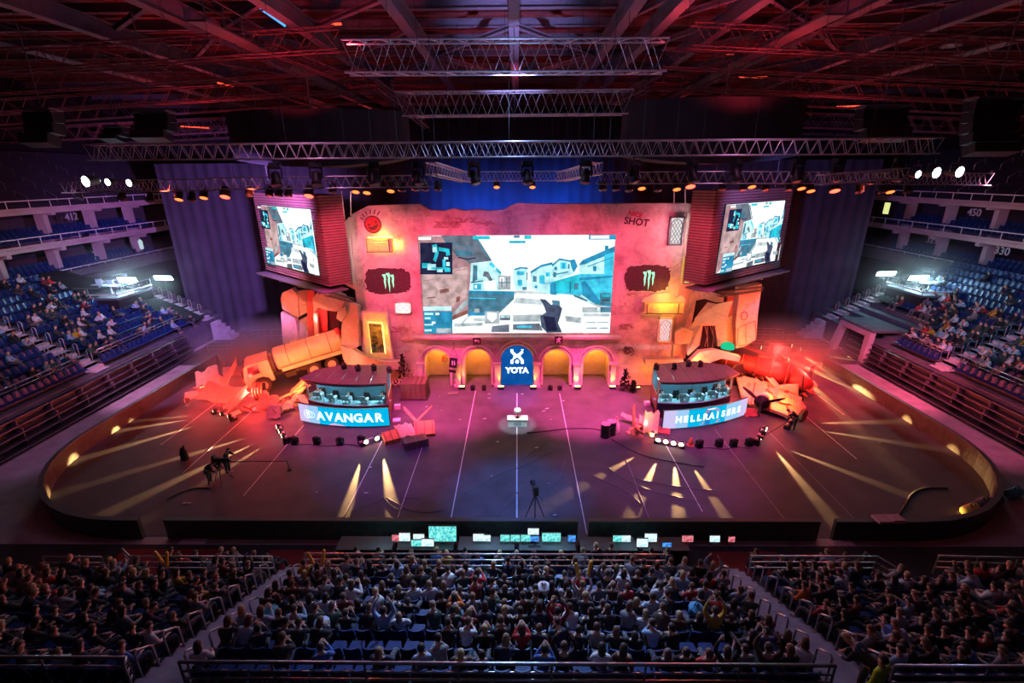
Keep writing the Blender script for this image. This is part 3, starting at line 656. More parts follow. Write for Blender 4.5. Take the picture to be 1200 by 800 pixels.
# rough brick patches showing on the wall
M_BRICK = mat('bare_brick', (.42, .24, .19), .9, var=.3, scale=5, bump=.5)
rb = random.Random(11)
for (px, py, n, m_) in ((525, 262, 7, 4), (548, 257, 6, 3), (568, 261, 5, 3), (470, 385, 5, 4), (478, 398, 4, 3), (735, 382, 4, 4), (742, 345, 3, 3), (730, 410, 3, 3), (455, 445, 3, 2)):
    x, z = XZ(px, py, YW); mb = MB()
    for i in range(n):
        for j in range(m_):
            if rb.random() < .72: mb.box((x + (i - n / 2) * .27 + (j % 2) * .12, YW - .015, z + (j - m_ / 2) * .12), (.24, .05, .095))
    part(mb, 'brick_patch', M_BRICK, back)
# jagged dark holes with the green claw emblem
M_HOLE = mat('dark_hole_print', (.075, .02, .035), .7, var=.3); M_NEON = emi('green_emblem', (.35, 1, .55), 1.5)
def hole(cx, cy, hw, hh, side, seed):
    rr = random.Random(seed); x, z = XZ(cx, cy, YW); n = 54; pts = []
    for i in range(n):
        a = 2 * PI * i / n; sx = abs(math.cos(a)) ** .55 * math.copysign(1, math.cos(a)); sz = abs(math.sin(a)) ** .55 * math.copysign(1, math.sin(a)); k = 1 + rr.uniform(-.07, .05)
        pts.append((x + hw * sx * k, z + hh * sz * k))
    root = thing('emblem_panel', 'jagged dark hole print with green claw emblem %s of the main screen' % side, 'sign', (x, YW - .05, z))
    part(plate_mb(pts, [], .06, upright(YW - .03)), 'hole_panel', M_HOLE, root)
    rim = MB(); q = [Vector((a, YW - .06, b)) for a, b in pts]; rim.tube(q + [q[0]], .05, 5); part(rim, 'broken_rim', M_PLASTER2, root)
    for k, (dx, L) in enumerate(((-.3, .95), (0, 1.15), (.3, .9))):
        u = [(-.17, .5), (.08, .52), (.1, .2), (.05, -.1), (.06, -.35), (.0, -.68 * L), (-.03, -.3), (-.07, -.05), (-.03, .25), (-.15, .42)]
        part(plate_mb([(x + .1 + dx + a * 1.0, z + .02 + b * L) for a, b in u], [], .03, upright(YW - .09)), 'claw_stroke', M_NEON, root)
hole(454.5, 329, 1.75, 1.03, 'left', 5); hole(758.5, 326, 1.75, 1.05, 'right', 9)
# graffiti: laughing face with rays; rough lettering
M_GRAF = mat('dark_graffiti_paint', (.10, .02, .03), .8); M_GRAFR = mat('red_graffiti_paint', (.5, .03, .04), .8)
x, z = XZ(437, 263, YW); root = thing('painted_graffiti', 'round laughing face with hair rays painted top left of the set wall', 'graffiti', (x, YW, z))
m2 = plate_mb(arc_pts(x, z, .56, 0, 354, 30), [], .01, upright(YW - .01)); part(m2, 'face_disc', M_GRAFR, root)
m2 = MB(); q = [Vector((a, YW - .02, b)) for a, b in arc_pts(x, z, .58, 0, 360, 30)]; m2.tube(q, .045, 5); part(m2, 'outline', M_GRAF, root)
part(plate_mb([(x - .4, z - .18), (x - .05, z - .16), (x + .38, z + .06), (x + .36, z - .12), (x + .18, z - .34), (x - .15, z - .4)], [], .03, upright(YW - .03)), 'mouth', M_GRAF, root)
for dx, dz in ((-.28, -.02), (.24, .16)): part(plate_mb(arc_pts(x + dx, z + dz, .08, 0, 340, 8), [], .03, upright(YW - .03)), 'eye', M_GRAF, root)
for k, a in enumerate((152, 135, 118, 98, 78, 60)):
    m2 = MB(); c_, s_ = math.cos(R(a)), math.sin(R(a)); m2.tube([(x + .75 * c_, YW - .02, z + .75 * s_), (x + 1.05 * c_ + .05, YW - .02, z + 1.05 * s_)], .035, 4); part(m2, 'ray', M_GRAF, root)
x, z = XZ(746, 257, YW); root = thing('graffiti_lettering', 'two lines of rough red lettering painted top right of the set wall', 'graffiti', (x, YW, z))
part(text_mb('NICE', .45, frame_at((x - .12, YW - .02, z + .34), (1, 0, -.22), (0, -1, 0)), .01, .015), 'letters', M_GRAFR, root)
part(text_mb('SHOT', .68, frame_at((x, YW - .02, z - .18), (1, 0, -.12), (0, -1, 0)), .01, .02), 'letters', M_GRAF, root)
for nm, px, py, w_ in (('left', 521, 420, .6), ('right', 735, 411, .7)):
    x, z = XZ(px, py, YW if nm == 'right' else YW + 2.1); yy = (YW if nm == 'right' else YW + 2.1) + 0
    m2 = MB(); rr = random.Random(4)
    for q in range(7 if nm == 'right' else 3):
        a0 = rr.uniform(0, 360); rad = rr.uniform(.15, .5); ox, oz = rr.uniform(-.15, .15), rr.uniform(-.15, .15)
        m2.tube([(x + ox + rad * math.cos(R(a0 + t * 22)), yy - .03, z + oz + rad * .8 * math.sin(R(a0 + t * 22))) for t in range(11)], .03, 4)
    one(m2, 'graffiti_scribble', M_GRAF if nm == 'right' else M_GRAFR, 'looping scribble painted ' + ('beside the rightmost arch' if nm == 'right' else 'inside the leftmost arch'), 'graffiti')
# ---- main LED screen with its street scene
SCOL = dict(white=(.86, .99, 1), pale=(.50, .92, 1), cyan=(.06, .62, .92), blue=(.03, .30, .52), steel=(.08, .22, .32), slate=(.16, .19, .25), mauve=(.50, .27, .30), mauve2=(.62, .42, .42), dark=(.05, .02, .07), ink=(.02, .02, .06), brown=(.30, .12, .10), gun=(.07, .09, .16), grey=(.45, .52, .55), teal=(.03, .6, .75), sand=(.62, .72, .75))
SM = [glow_noise('screen_' + k, [c * (.93 if k == 'white' else .68) for c in v], [min(1, c * 1.2) for c in v], 1.25 if k in ('white', 'pale') else 1.05, 1.6) for k, v in SCOL.items()]; SK = list(SCOL)
def quadp(a, b, c, d): return [(a, b), (c, b), (c, d), (a, d)]
SCENE = [
 ('white', quadp(40, 240, 1077, 757)), ('sand', [(300, 660), (560, 525), (860, 540), (1060, 600), (1060, 757), (220, 757)]), ('white', [(320, 660), (560, 540), (850, 550), (1000, 620), (900, 757), (220, 757)]),
 ('mauve', [(40, 245), (215, 250), (322, 380), (300, 640), (215, 660), (60, 757), (40, 757)]), ('mauve2', [(60, 440), (300, 400), (295, 560), (200, 620), (62, 600)]), ('slate', [(160, 245), (345, 245), (430, 372), (310, 385), (225, 330)]), ('steel', [(235, 318), (320, 318), (335, 345), (240, 350)]),
 ('pale', [(318, 385), (425, 375), (478, 442), (478, 525), (312, 525)]), ('cyan', [(425, 375), (478, 430), (478, 445), (415, 392)]), ('steel', [(330, 395), (352, 395), (352, 470), (326, 480)]), ('slate', [(380, 450), (388, 425), (410, 428), (432, 470), (432, 500), (420, 480), (400, 455)]), ('white', [(385, 480), (450, 470), (455, 525), (390, 525)]), ('grey', quadp(462, 447, 528, 520)), ('white', quadp(470, 455, 495, 480)),
 ('steel', [(305, 525), (548, 530), (545, 570), (455, 658), (300, 658)]), ('blue', [(305, 525), (548, 530), (546, 545), (304, 540)]), ('grey', quadp(335, 622, 362, 655)),
 ('pale', [(540, 420), (560, 410), (615, 410), (618, 520), (555, 522), (538, 460)]), ('cyan', quadp(560, 425, 600, 445)), ('cyan', quadp(565, 470, 590, 500)),
 ('pale', [(632, 430), (690, 398), (745, 385), (745, 500), (640, 520)]), ('blue', [(632, 426), (690, 392), (748, 380), (748, 392), (690, 404), (634, 438)]), ('cyan', quadp(680, 445, 708, 490)), ('steel', quadp(645, 450, 665, 480)), ('pale', [(745, 395), (785, 365), (850, 375), (860, 440), (745, 480)]), ('blue', [(745, 392), (785, 360), (850, 372), (850, 380), (785, 370), (748, 402)]), ('cyan', quadp(790, 380, 822, 415)), ('blue', [(840, 370), (865, 365), (880, 400), (860, 435), (845, 400)]),
 ('cyan', [(665, 500), (745, 480), (890, 440), (1065, 440), (1060, 612), (1000, 605), (880, 552), (830, 545), (720, 540), (660, 525)]), ('teal', [(745, 482), (890, 442), (890, 530), (760, 540)]), ('pale', [(665, 500), (735, 488), (735, 545), (662, 528)]), ('blue', [(735, 490), (765, 485), (770, 550), (738, 546)]), ('blue', [(890, 460), (1065, 448), (1065, 458), (892, 475)]), ('blue', [(900, 480), (920, 475), (1000, 580), (1058, 590), (1058, 612), (980, 600), (910, 560)]), ('steel', quadp(1000, 540, 1055, 600)),
 ('pale', [(890, 395), (1077, 315), (1070, 440), (890, 440)]), ('blue', [(885, 395), (905, 370), (1077, 300), (1077, 330), (920, 390)]), ('cyan', [(1020, 345), (1070, 330), (1068, 440), (1020, 440)]), ('blue', quadp(1022, 298, 1040, 325)),
 ('mauve', [(70, 470), (120, 462), (118, 468), (72, 476)]), ('mauve', [(230, 420), (292, 408), (290, 413), (232, 426)]), ('brown', [(150, 520), (200, 512), (204, 530), (156, 540)]), ('brown', [(240, 560), (262, 552), (258, 580), (238, 590)]), ('brown', [(85, 560), (130, 556), (128, 562), (86, 566)]),
 ('steel', [(180, 270), (330, 300), (332, 306), (182, 277)]), ('ink', [(250, 350), (300, 360), (345, 352), (344, 358), (300, 366), (250, 356)]), ('grey', [(350, 250), (372, 280), (366, 290), (345, 262)]), ('steel', [(345, 250), (425, 365), (420, 372), (340, 262)]),
 ('pale', quadp(440, 400, 452, 418)), ('slate', quadp(478, 460, 484, 508)), ('slate', quadp(505, 456, 510, 505)), ('steel', quadp(462, 480, 528, 485)), ('steel', [(318, 478), (384, 470), (384, 476), (318, 486)]), ('cyan', quadp(330, 488, 372, 520)), ('white', quadp(338, 496, 350, 512)),
 ('cyan', [(310, 560), (450, 565), (450, 570), (310, 566)]), ('steel', [(545, 570), (455, 658), (440, 658), (530, 570)]), ('blue', quadp(395, 580, 399, 650)), ('blue', quadp(440, 578, 443, 640)), ('blue', [(305, 640), (460, 645), (455, 658), (300, 658)]),
 ('blue', [(545, 412), (580, 402), (615, 405), (620, 414), (580, 411), (548, 420)]), ('slate', quadp(612, 430, 617, 470)), ('steel', quadp(590, 505, 612, 522)), ('pale', quadp(625, 480, 634, 520)), ('blue', quadp(655, 498, 668, 512)), ('cyan', quadp(712, 430, 735, 452)), ('blue', quadp(716, 434, 724, 450)), ('steel', quadp(752, 430, 768, 455)), ('blue', quadp(758, 402, 772, 418)), ('blue', quadp(800, 384, 812, 410)), ('steel', quadp(828, 388, 838, 412)),
 ('blue', [(748, 440), (830, 425), (832, 431), (750, 447)]), ('teal', [(800, 470), (884, 452), (884, 458), (802, 477)]), ('blue', quadp(838, 480, 846, 538)), ('steel', quadp(862, 486, 884, 520)), ('cyan', [(1000, 470), (1060, 466), (1060, 530), (1004, 528)]), ('blue', [(930, 400), (1065, 352), (1065, 356), (932, 404)]), ('blue', quadp(960, 400, 978, 425)), ('pale', [(900, 545), (960, 590), (950, 596), (890, 560)]), ('steel', [(860, 545), (935, 575), (930, 585), (862, 556)]), ('teal', quadp(1008, 545, 1050, 560)), ('ink', quadp(1006, 575, 1052, 579)),
 ('sand', [(560, 560), (700, 575), (690, 600), (540, 590)]), ('sand', [(330, 672), (520, 668), (515, 682), (328, 690)]), ('grey', [(815, 660), (900, 670), (900, 700), (820, 690)]), ('grey', [(230, 700), (380, 696), (378, 712), (228, 718)]),
 ('brown', [(140, 690), (300, 625), (305, 645), (150, 712)]), ('grey', [(220, 645), (300, 560), (300, 600), (240, 650)]),
 ('grey', [(540, 655), (690, 650), (700, 690), (540, 690)]), ('slate', [(430, 715), (520, 705), (520, 748), (425, 748)]),
 ('gun', [(682, 568), (712, 572), (742, 600), (772, 585), (800, 620), (790, 660), (778, 700), (800, 750), (720, 752), (690, 720), (684, 660), (715, 640), (705, 610)]), ('steel', [(745, 575), (785, 578), (790, 600), (750, 600)]), ('slate', [(540, 705), (680, 700), (700, 740), (600, 738), (540, 735)]), ('cyan', quadp(560, 712, 640, 724)), ('ink', [(700, 660), (760, 665), (775, 740), (720, 745)]),
 ('ink', quadp(53, 278, 222, 438)), ('teal', [(115, 290), (140, 285), (150, 330), (135, 375), (120, 365), (130, 335)]), ('pale', quadp(118, 300, 140, 325)), ('teal', [(150, 300), (205, 310), (210, 340), (190, 345), (188, 325), (150, 318)]), ('pale', quadp(178, 350, 200, 362)), ('teal', quadp(170, 362, 186, 400)), ('teal', quadp(62, 380, 110, 405)), ('pale', quadp(90, 385, 135, 415)), ('teal', quadp(110, 402, 205, 412)), ('pale', quadp(140, 412, 170, 426)), ('teal', quadp(180, 405, 210, 425)), ('pale', quadp(190, 375, 208, 395)),
 ('pale', quadp(66, 606, 215, 628)), ('blue', quadp(66, 632, 220, 755)), ('pale', quadp(72, 640, 118, 652)), ('white', quadp(130, 640, 150, 652)), ('pale', quadp(72, 664, 104, 676)), ('white', quadp(110, 688, 130, 700)), ('pale', quadp(72, 700, 118, 710)), ('pale', quadp(72, 730, 110, 742)), ('grey', quadp(135, 725, 215, 750)),
 ('grey', quadp(392, 632, 468, 700)), ('white', [(405, 640), (455, 640), (455, 670), (430, 692), (405, 670)]), ('slate', quadp(472, 655, 526, 682)), ('pale', quadp(476, 659, 498, 667)), ('pale', quadp(502, 659, 522, 667)),
 ('white', quadp(905, 640, 1055, 752)), ('sand', quadp(910, 646, 1050, 662)), ('grey', quadp(925, 690, 975, 698)), ('grey', quadp(985, 690, 1045, 698)), ('grey', quadp(925, 722, 985, 730)), ('grey', quadp(995, 722, 1045, 730)), ('grey', quadp(905, 612, 985, 640)), ('steel', quadp(1000, 612, 1055, 640)),
 ('white', quadp(45, 250, 112, 264)), ('teal', quadp(330, 246, 420, 262)), ('blue', quadp(935, 242, 1077, 266)), ('white', quadp(944, 246, 1042, 262)), ('teal', quadp(520, 270, 605, 282)), ('teal', quadp(600, 244, 636, 262)), ('steel', quadp(545, 244, 575, 256))]
def display(frame, w, h, parent, crop=(0, 1), name='display'):
    mb = MB()
    def uv(a, b):
        v = (b - 243) / (756 - 243); xl = 40 + 30 * v; xr = 1077 - 27 * v; u = (a - xl) / (xr - xl); return min(1, max(0, (u - crop[0]) / (crop[1] - crop[0]))), min(1, max(0, v))
    for i, (c, pts) in enumerate(SCENE):
        q = []
        for a, b in pts:
            u, v = uv(a, b); q.append(frame @ Vector(((u - .5) * w, (.5 - v) * h, .002 * i + .002)))
        mb.add(q, [tuple(range(len(q)))], SK.index(c))
    return part(mb, name, SM, parent)
cx, cz = (LX0 + LX1) / 2, (LZ0 + LZ1) / 2; w_, h_ = LX1 - LX0, LZ1 - LZ0
root = thing('led_screen', 'giant central screen showing a sunny village street seen over a gun', 'screen', (cx, YW + .2, LZ0))
m2 = MB(); m2.box((cx, YW + .42, cz), (w_ + .1, .3, h_ + .1)); part(m2, 'screen_cabinet', M_BLACK, root)
display(frame_at((cx, YW + .26, cz), (1, 0, 0), (0, -1, 0)), w_, h_, root)
# ---- lit signs and windows on the wall
def blob(cx_, cy_, w, h, label, em, name, Y=YW, depth=.25, louv=0, frame_m=M_CREAM):
    x, z = XZ(cx_, cy_, Y); root = thing(name, label, 'window' if 'window' in name else ('sign' if 'sign' in name else 'air conditioner'), (x, Y - depth / 2, z - h / 2))
    a = MB(); fr = .09
    for s in (-1, 1):
        a.box((x + s * (w / 2 - fr / 2), Y - depth / 2, z), (fr, depth, h)); a.box((x, Y - depth / 2, z + s * (h / 2 - fr / 2)), (w, depth, fr))
    part(a, 'frame', frame_m, root)
    b = MB(); b.box((x, Y - depth * .25, z), (w - fr, .04, h - fr)); part(b, 'lit_panel', em, root)
    return root, x, z
E_WIN = glow_noise('lit_window_film', (.75, .72, .75), (1, .97, .92), .95, 2); E_WINP = glow_noise('lit_pink_film', (1, .62, .62), (1, .85, .85), 1.0, 2); E_YEL = glow_noise('yellow_glow_film', (1, .62, .05), (1, .8, .3), 1.2, 2)
def lattice(root, x, z, w, h, Y, m=M_DKSTEEL, yaw_frame=None, k=6):
    a = MB(); fr = yaw_frame or (lambda u, v, d: Vector((x + u, Y - d, z + v))); r = .018
    zt = h / 2 - w / 2 - .05
    n = k
    for i in range(-n, n * 3):
        for s in (-1, 1):
            pts = []
            for j in range(0, 25):
                v = -h / 2 + h * j / 24; u = s * (v + h / 2) * .62 + (i - n / 2) * w / (n - 1) * 1.25 - w * .4
                if abs(u) < w / 2 - .06 and v < zt + math.sqrt(max(0, (w / 2 - .05) ** 2 - u * u)): pts.append(fr(u, v, .03))
            if len(pts) > 1: a.tube([pts[0], pts[-1]], r, 4, cap=False)
    q = [fr((w / 2 - .08) * math.cos(R(t * 10)), zt + (w / 2 - .08) * math.sin(R(t * 10)), .04) for t in range(19)]
    a.tube([fr(w / 2 - .08, -h / 2 + .05, .04)] + q + [fr(-w / 2 + .08, -h / 2 + .05, .04)], .035, 5); part(a, 'lattice', m, root)
r_, x, z = blob(791.5, 270.5, 1.05, 2.0, 'lit lattice window with arched top, upper right of the set wall', E_WIN, 'lattice_window', frame_m=M_DKSTEEL); lattice(r_, x, z, .95, 1.9, YW - .12)
r_, x, z = blob(778.5, 386, 1.1, 1.95, 'lit pinkish lattice window, lower right of the set wall', E_WINP, 'lattice_window'); lattice(r_, x, z, .95, 1.8, YW - .12, M_PLASTER2)
r_, x, z = blob(473, 360, 1.25, .85, 'small white lit sign with two rings, left of the screen corner', emi('white_sign', (1, .93, .95), 1.3), 'ring_sign', frame_m=M_CREAM)
for s in (-1, 1):
    a = MB(); a.tube([Vector((x + s * .27 + .2 * math.cos(R(t * 20)), YW - .15, z + .2 * math.sin(R(t * 20)))) for t in range(19)], .025, 5); part(a, 'ring', mat('dull_ring', (.25, .1, .12), .6), r_)
def acbox(px, py, w, h, label, tilt=0, glow=True):
    x, z = XZ(px, py, YW); D = .55; root = thing('air_conditioner', label, 'air conditioner', (x, YW - D / 2, z - h / 2))
    a = MB(); a.box((x, YW - D / 2, z), (w, D, h)); part(a, 'casing', mat('ac_yellow_lit_casing', (.9, .72, .25), .5), root)  # yellow light on the box is put into its casing colour
    for k in range(4):
        b = MB(); b.box((x - .12, YW - D - .03, z + h * (k - 1.5) * .22), (w * .78, .07, h * .1)); part(b, 'louvre', mat('ac_louvre', (.95, .8, .35), .5) if w > 2.5 else glow_noise('lit_louvre', (1, .62, .18), (1, .82, .4), .75), root)  # small unit's louvres glow in place of light from inside
    b = MB()
    for s in (-1, 1): b.box((x + s * (w * .40) - .1, YW - D - .02, z), (.06, .08, h * .94))
    b.box((x, YW - D + .02, z - h / 2 - .02), (w * .96, .05, .07)); part(b, 'grille_frame', M_DKSTEEL, root)
    if glow:
        for s in (1, -1):
            c = MB(); c.box((x, YW - .12, z + s * (h / 2 + .05)), (w * .9, .1, .06)); part(c, 'glow_strip', emi('added_yellow_glow', (1, .62, .12), 6), root)  # strips added to give the boxes their yellow glow
        c = MB(); c.box((x + w / 2 + .05, YW - .12, z), (.08, .1, h * .8)); part(c, 'glow_strip', MATS['added_yellow_glow'], root)
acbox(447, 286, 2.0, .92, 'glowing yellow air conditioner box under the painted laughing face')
acbox(776, 359, 2.9, .78, 'long yellow air conditioner box above the lower right lattice window')
# plaster ragged crown above the right box
x0, z0 = XZ(750, 353, YW); x1, _ = XZ(803, 353, YW); rr = random.Random(2)
pts = [(x0, z0)] + [(x1, z0)] + [(x1 - (x1 - x0) * (i + 1) / 14, z0 + .45 * math.sin(PI * (i + 1) / 15) + rr.uniform(0, .22) + .1) for i in range(13)]
one(plate_mb(pts, [], .16, upright(YW - .12)), 'broken_plaster', M_PLASTER2, 'ragged broken plaster lip above the long yellow box', 'plaster')
# signs over arches
for px, g in ((559, 'arrow'), (654.5, 'figure')):
    x, z = XZ(px, 399 if g == 'arrow' else 397.5, YW - .5); root = thing('hanging_sign', 'small square dark sign with white %s above the %s arch' % (g, 'second' if g == 'arrow' else 'fourth'), 'sign', (x, YW - .62, z - .3))
    a = MB(); a.box((x, YW - .62, z), (.62, .08, .55)); part(a, 'board', mat('sign_dark', (.09, .02, .03), .6), root)
    if g == 'arrow': pts = [(-.2, .05), (-.05, .18), (-.05, .09), (.18, .09), (.18, -.12), (.1, -.12), (.1, .02), (-.05, .02), (-.05, -.08)]
    else: pts = [(-.02, .2), (.07, .2), (.07, .1), (.2, .16), (.2, .1), (.08, .02), (.06, -.04), (.16, -.2), (.09, -.22), (0, -.08), (-.12, -.22), (-.17, -.17), (-.06, -.02), (-.06, .05), (-.18, 0), (-.18, .08), (-.04, .12)]
    part(plate_mb([(x + p, z + q) for p, q in pts], [], .02, upright(YW - .675)), 'pictogram', mat('white_sign_paint', (.9, .85, .85), .5), root)
# centre arch panel with emblem and letters
x, w, zt = arches[2]; root = thing('blue_arch_panel', 'glowing blue panel with white emblem and lettering filling the middle arch', 'sign', (x, YW + .2, 0))
m2 = plate_mb([(x - w + .03, .02), (x + w - .03, .02)] + arc_pts(x, zt - w, w - .03, 0, 180, 14), [], .12, upright(YW + .12)); part(m2, 'panel', glow_noise('blue_panel', (.004, .09, .42), (.008, .14, .55), .75, 1.2), root)
EW = emi('white_letters', (.75, .97, 1), 2.2)
part(text_mb('YOTA', .66, frame_at((x, YW + .03, 1.28), (1, 0, 0), (0, -1, 0)), .02, .028), 'letters', EW, root)
for pts in ([(-.42, .62), (-.4, .42), (-.2, .2), (0, .1), (.2, .2), (.4, .42), (.42, .62)], [(-.42, -.55), (-.4, -.3), (-.22, -.06), (0, .08), (.22, -.06), (.4, -.3), (.42, -.55)]):
    a = MB(); a.tube([(x + p, YW + .03, 2.45 + q) for p, q in pts], .115, 8); part(a, 'emblem_stroke', EW, root, smooth=True)
a = MB(); a.lathe((x, YW + .03, 2.05), [(.15, -.05), (.15, .05)], 14, Matrix.Rotation(R(90), 3, 'X')); part(a, 'emblem_dot', EW, root)
# up-lights at the pilasters
up = []
for i, px in enumerate((541, 587, 625, 677, 718)):
    p = W(px, 452, YW - .75); root = thing('floor_uplight', 'small warm uplight at the foot of the arch pillars, %s from the left' % ordn(i + 1), 'stage light', (p.x, YW - .75, .02))
    a = MB(); a.box((p.x, YW - .75, .14), (.5, .26, .22)); part(a, 'housing', M_BLACK, root)
    b = MB(); b.box((p.x, YW - .72, .26), (.42, .18, .02)); part(b, 'lens', M_LAMP_Y, root); up.append(p.x)
p = W(746, 453, YW - .75); root = thing('floor_uplight', 'low yellow floor strip light below the right wall corner', 'stage light', (p.x, YW - .75, .02))
a = MB(); a.box((p.x, YW - .75, .1), (.6, .22, .16)); part(a, 'housing', M_BLACK, root); b = MB(); b.box((p.x, YW - .75, .185), (.5, .14, .02)); part(b, 'lens', M_LAMP_Y, root)
# ---- wings
def plate3(pts, th, name, m, label, cat='stage set', root=None, pname=None):      # polygon of world points made solid
    P = [Vector(p) for p in pts]; n = Vector((0, 0, 0))
    for i in range(1, len(P) - 1): n += (P[i] - P[0]).cross(P[i + 1] - P[0])
    n.normalize()
    if n.y > 0: n = -n
    mb = MB(); mb.prism(P, n * -th)
    if root is not None: return part(mb, pname or name, m, root)
    return one(mb, name, m, label, cat)
def wing(px_pts, Ys, label, wins):
    P = [W(a, b, y) for (a, b), y in zip(px_pts, Ys)]
    root = thing('set_wing', label, 'stage set', P[0]); plate3(P, .4, '', M_PLASTER2, '', root=root, pname='wing_face')
    for q, Yq, em in wins:
        Q = [W(a, b, y) for (a, b), y in zip(q, Yq)]; c = sum(Q, Vector()) / 4
        plate3([c + (v - c) * 1.0 for v in Q], .05, '', em, '', root=root, pname='window_pane')
        a = MB()
        for i in range(4): a.tube([Q[i], Q[(i + 1) % 4]], .06, 5)
        a.tube([(Q[0] + Q[1]) / 2, (Q[2] + Q[3]) / 2], .02, 4)
        for t in (.25, .5, .75): a.tube([Q[0].lerp(Q[3], t), Q[1].lerp(Q[2], t)], .02, 4)
        part(a, 'window_frame', M_DKSTEEL, root)
    return root
YR = YW - .05; YB = YW + 1.2
wing([(394, 262), (399, 257), (403, 261), (409, 254), (417, 340), (404, 333)], [YB, YB, YR, YR, YR, YB], 'narrow pale angled wing on the left edge of the set wall', [([(398, 279), (406, 279), (413, 333), (407, 331)], [YB - .5, YR - .15, YR - .15, YB - .5], glow_noise('pale_film', (.5, .42, .42), (.75, .65, .65), .6, 1))])
wing([(806, 238), (817, 239), (822, 247), (817, 345), (803, 420), (788, 420), (797, 330)], [YR, YB, YB, YB, YB, YR, YR], 'narrow pale angled wing with two lit windows on the right edge', [([(810, 252), (819, 252), (815, 286), (807, 286)], [YR - .1, YB - .35, YB - .35, YR - .1], E_WIN), ([(804, 300), (812, 300), (808, 332), (801, 332)], [YR - .1, YB - .35, YB - .35, YR - .1], E_YEL)])
# ---- side screens
def sidescreen(nmw, fl, fr, zt, zb, depth, label):
    fl = Vector(fl); fr = Vector(fr); u = (fr - fl).normalized(); n = Vector((u.y, -u.x, 0)); w = (fr - fl).length; h = zt - zb; c = (fl + fr) / 2 + Vector((0, 0, (zt + zb) / 2)) ; root = thing('side_screen', label, 'screen', (c.x, c.y, zb))
    fm = frame_at(c, u, n); m2 = MB(); q = fm.to_3x3()
    m2.box(c - n * (depth / 2 + .06), (w, h, depth - .1), q); part(m2, 'cabinet', mat('dark_red_cabinet', (.10, .03, .035), .7), root)
    sc_w, sc_h = w * .80, h * .74
    so = Vector((0, -.02 * h))
    k = int(h / .17)
    M_SL = mat('timber_slat', (.26, .13, .11), .6, var=.15, scale=3)
    m2 = MB()
    for i in range(k):
        v = -h / 2 + h * (i + .5) / k
        if abs(v - so.y) < sc_h / 2 + .02:
            for s in (-1, 1):
                m2.box(fm @ Vector((s * (w / 2 + sc_w / 2) / 2, v, 0)), ((w - sc_w) / 2, h / k * .62, .08), q)
        else: m2.box(fm @ Vector((0, v, 0)), (w, h / k * .62, .08), q)
    part(m2, 'front_slats', M_SL, root)
    m2 = MB(); m3 = MB()
    for i in range(k):
        v = -h / 2 + h * (i + .5) / k
        m2.box(fm @ Vector((-(w / 2 + .03), v, -depth / 2)), (.07, h / k * .62, depth), q); m3.box(fm @ Vector((w / 2 + .03, v, -depth / 2)), (.07, h / k * .62, depth), q)
    part(m2, 'side_slats', M_SL, root); part(m3, 'side_slats', M_SL, root)
    m2 = MB(); m2.box(fm @ Vector((0, so.y, .0)), (sc_w + .12, sc_h + .12, .1), q); part(m2, 'bezel', M_BLACK, root)
    display(frame_at(fm @ Vector((0, so.y, .06)), u, n), sc_w, sc_h, root, crop=(-.02, .86))
    # ledge below
    m2 = MB(); m2.box(fm @ Vector((-.4 * nmw * 0, -h / 2 - .25, -.2)), (w * 1.12, .1, 1.6), q); 
    for s in (-.45, -.15, .15, .45): m2.box(fm @ Vector((s * w, -h / 2 - .36, -.2)), (.06, .12, 1.5), q)
    part(m2, 'bottom_ledge', M_DKSTEEL, root)
    for s in (-.4, .4):
        m2 = MB(); p = fm @ Vector((s * w, h / 2, -depth / 2)); m2.tube([p, p + Vector((0, 0, 22 - p.z))], .03, 4); part(m2, 'hoist_chain', M_DKSTEEL, root)
    return root, fm, w, h
aR = W(371, 226, 30); aL = W(297, 228, 36); bz = W(385, 336, 30).z
s1 = sidescreen(-1, (aL.x, aL.y, 0), (aR.x, aR.y, 0), (aR.z + aL.z) / 2, bz, 1.6, 'left side screen in a slatted timber box hanging from the truss')
aL2 = W(841, 220, 30); aR2 = W(929, 222, 36); bz2 = W(830, 334, 30).z
s2 = sidescreen(1, (aL2.x, aL2.y, 0), (aR2.x, aR2.y, 0), (aR2.z + aL2.z) / 2, bz2, 1.6, 'right side screen in a slatted timber box hanging from the truss')
# ---- ruins either side
def ruin(pts, Y, th, label, m=None, name='ruin_block'):
    if not isinstance(Y, (list, tuple)): Y = [Y] * len(pts)
    return plate3([W(a, b, y) for (a, b), y in zip(pts, Y)], th, name, m or M_PLASTER2, label)
M_BLKH = mat('opening_shade', (.03, .015, .03), .9)  # near-black plates stand in for the shade inside openings
def ground(px, py, Y): return px, py
ruin([(331, 343), (342, 338), (348, 345), (350, 372), (331, 362), (329, 350)], 38, .6, 'upper left broken plaster block with faint writing, behind the tanker')
ruin([(329, 366), (346, 374), (350, 398), (350, 442), (333, 430), (330, 380)], 38, .6, 'lower left broken plaster block behind the tanker')
ruin([(348, 341), (358, 340), (360, 366), (350, 371)], 38.3, .5, 'recessed upper plaster face beside the left block')
ruin([(351, 375), (361, 370), (364, 440), (352, 442)], 38.3, .5, 'recessed lower plaster face beside the left block')
ruin([(359, 340), (367, 340), (372, 440), (363, 440)], 37.6, .3, 'tall red pier between the left ruin blocks', mat('red_pier', (.45, .12, .1), .8))
ruin([(367, 366), (371, 367), (375, 430), (371, 430)], 37.2, .3, 'thin pale post of the left ruin doorway')
ruin([(366, 350), (372, 342), (384, 339), (402, 347), (404, 352), (400, 362), (394, 365), (380, 363), (372, 360), (368, 367)], 35.8, .7, 'overhanging ragged plaster hood of the left ruin')
ruin([(380, 362), (396, 363), (401, 405), (400, 425), (386, 432), (376, 430)], 38.5, .1, 'dark doorway of the left ruin', M_BLKH, 'ruin_doorway')
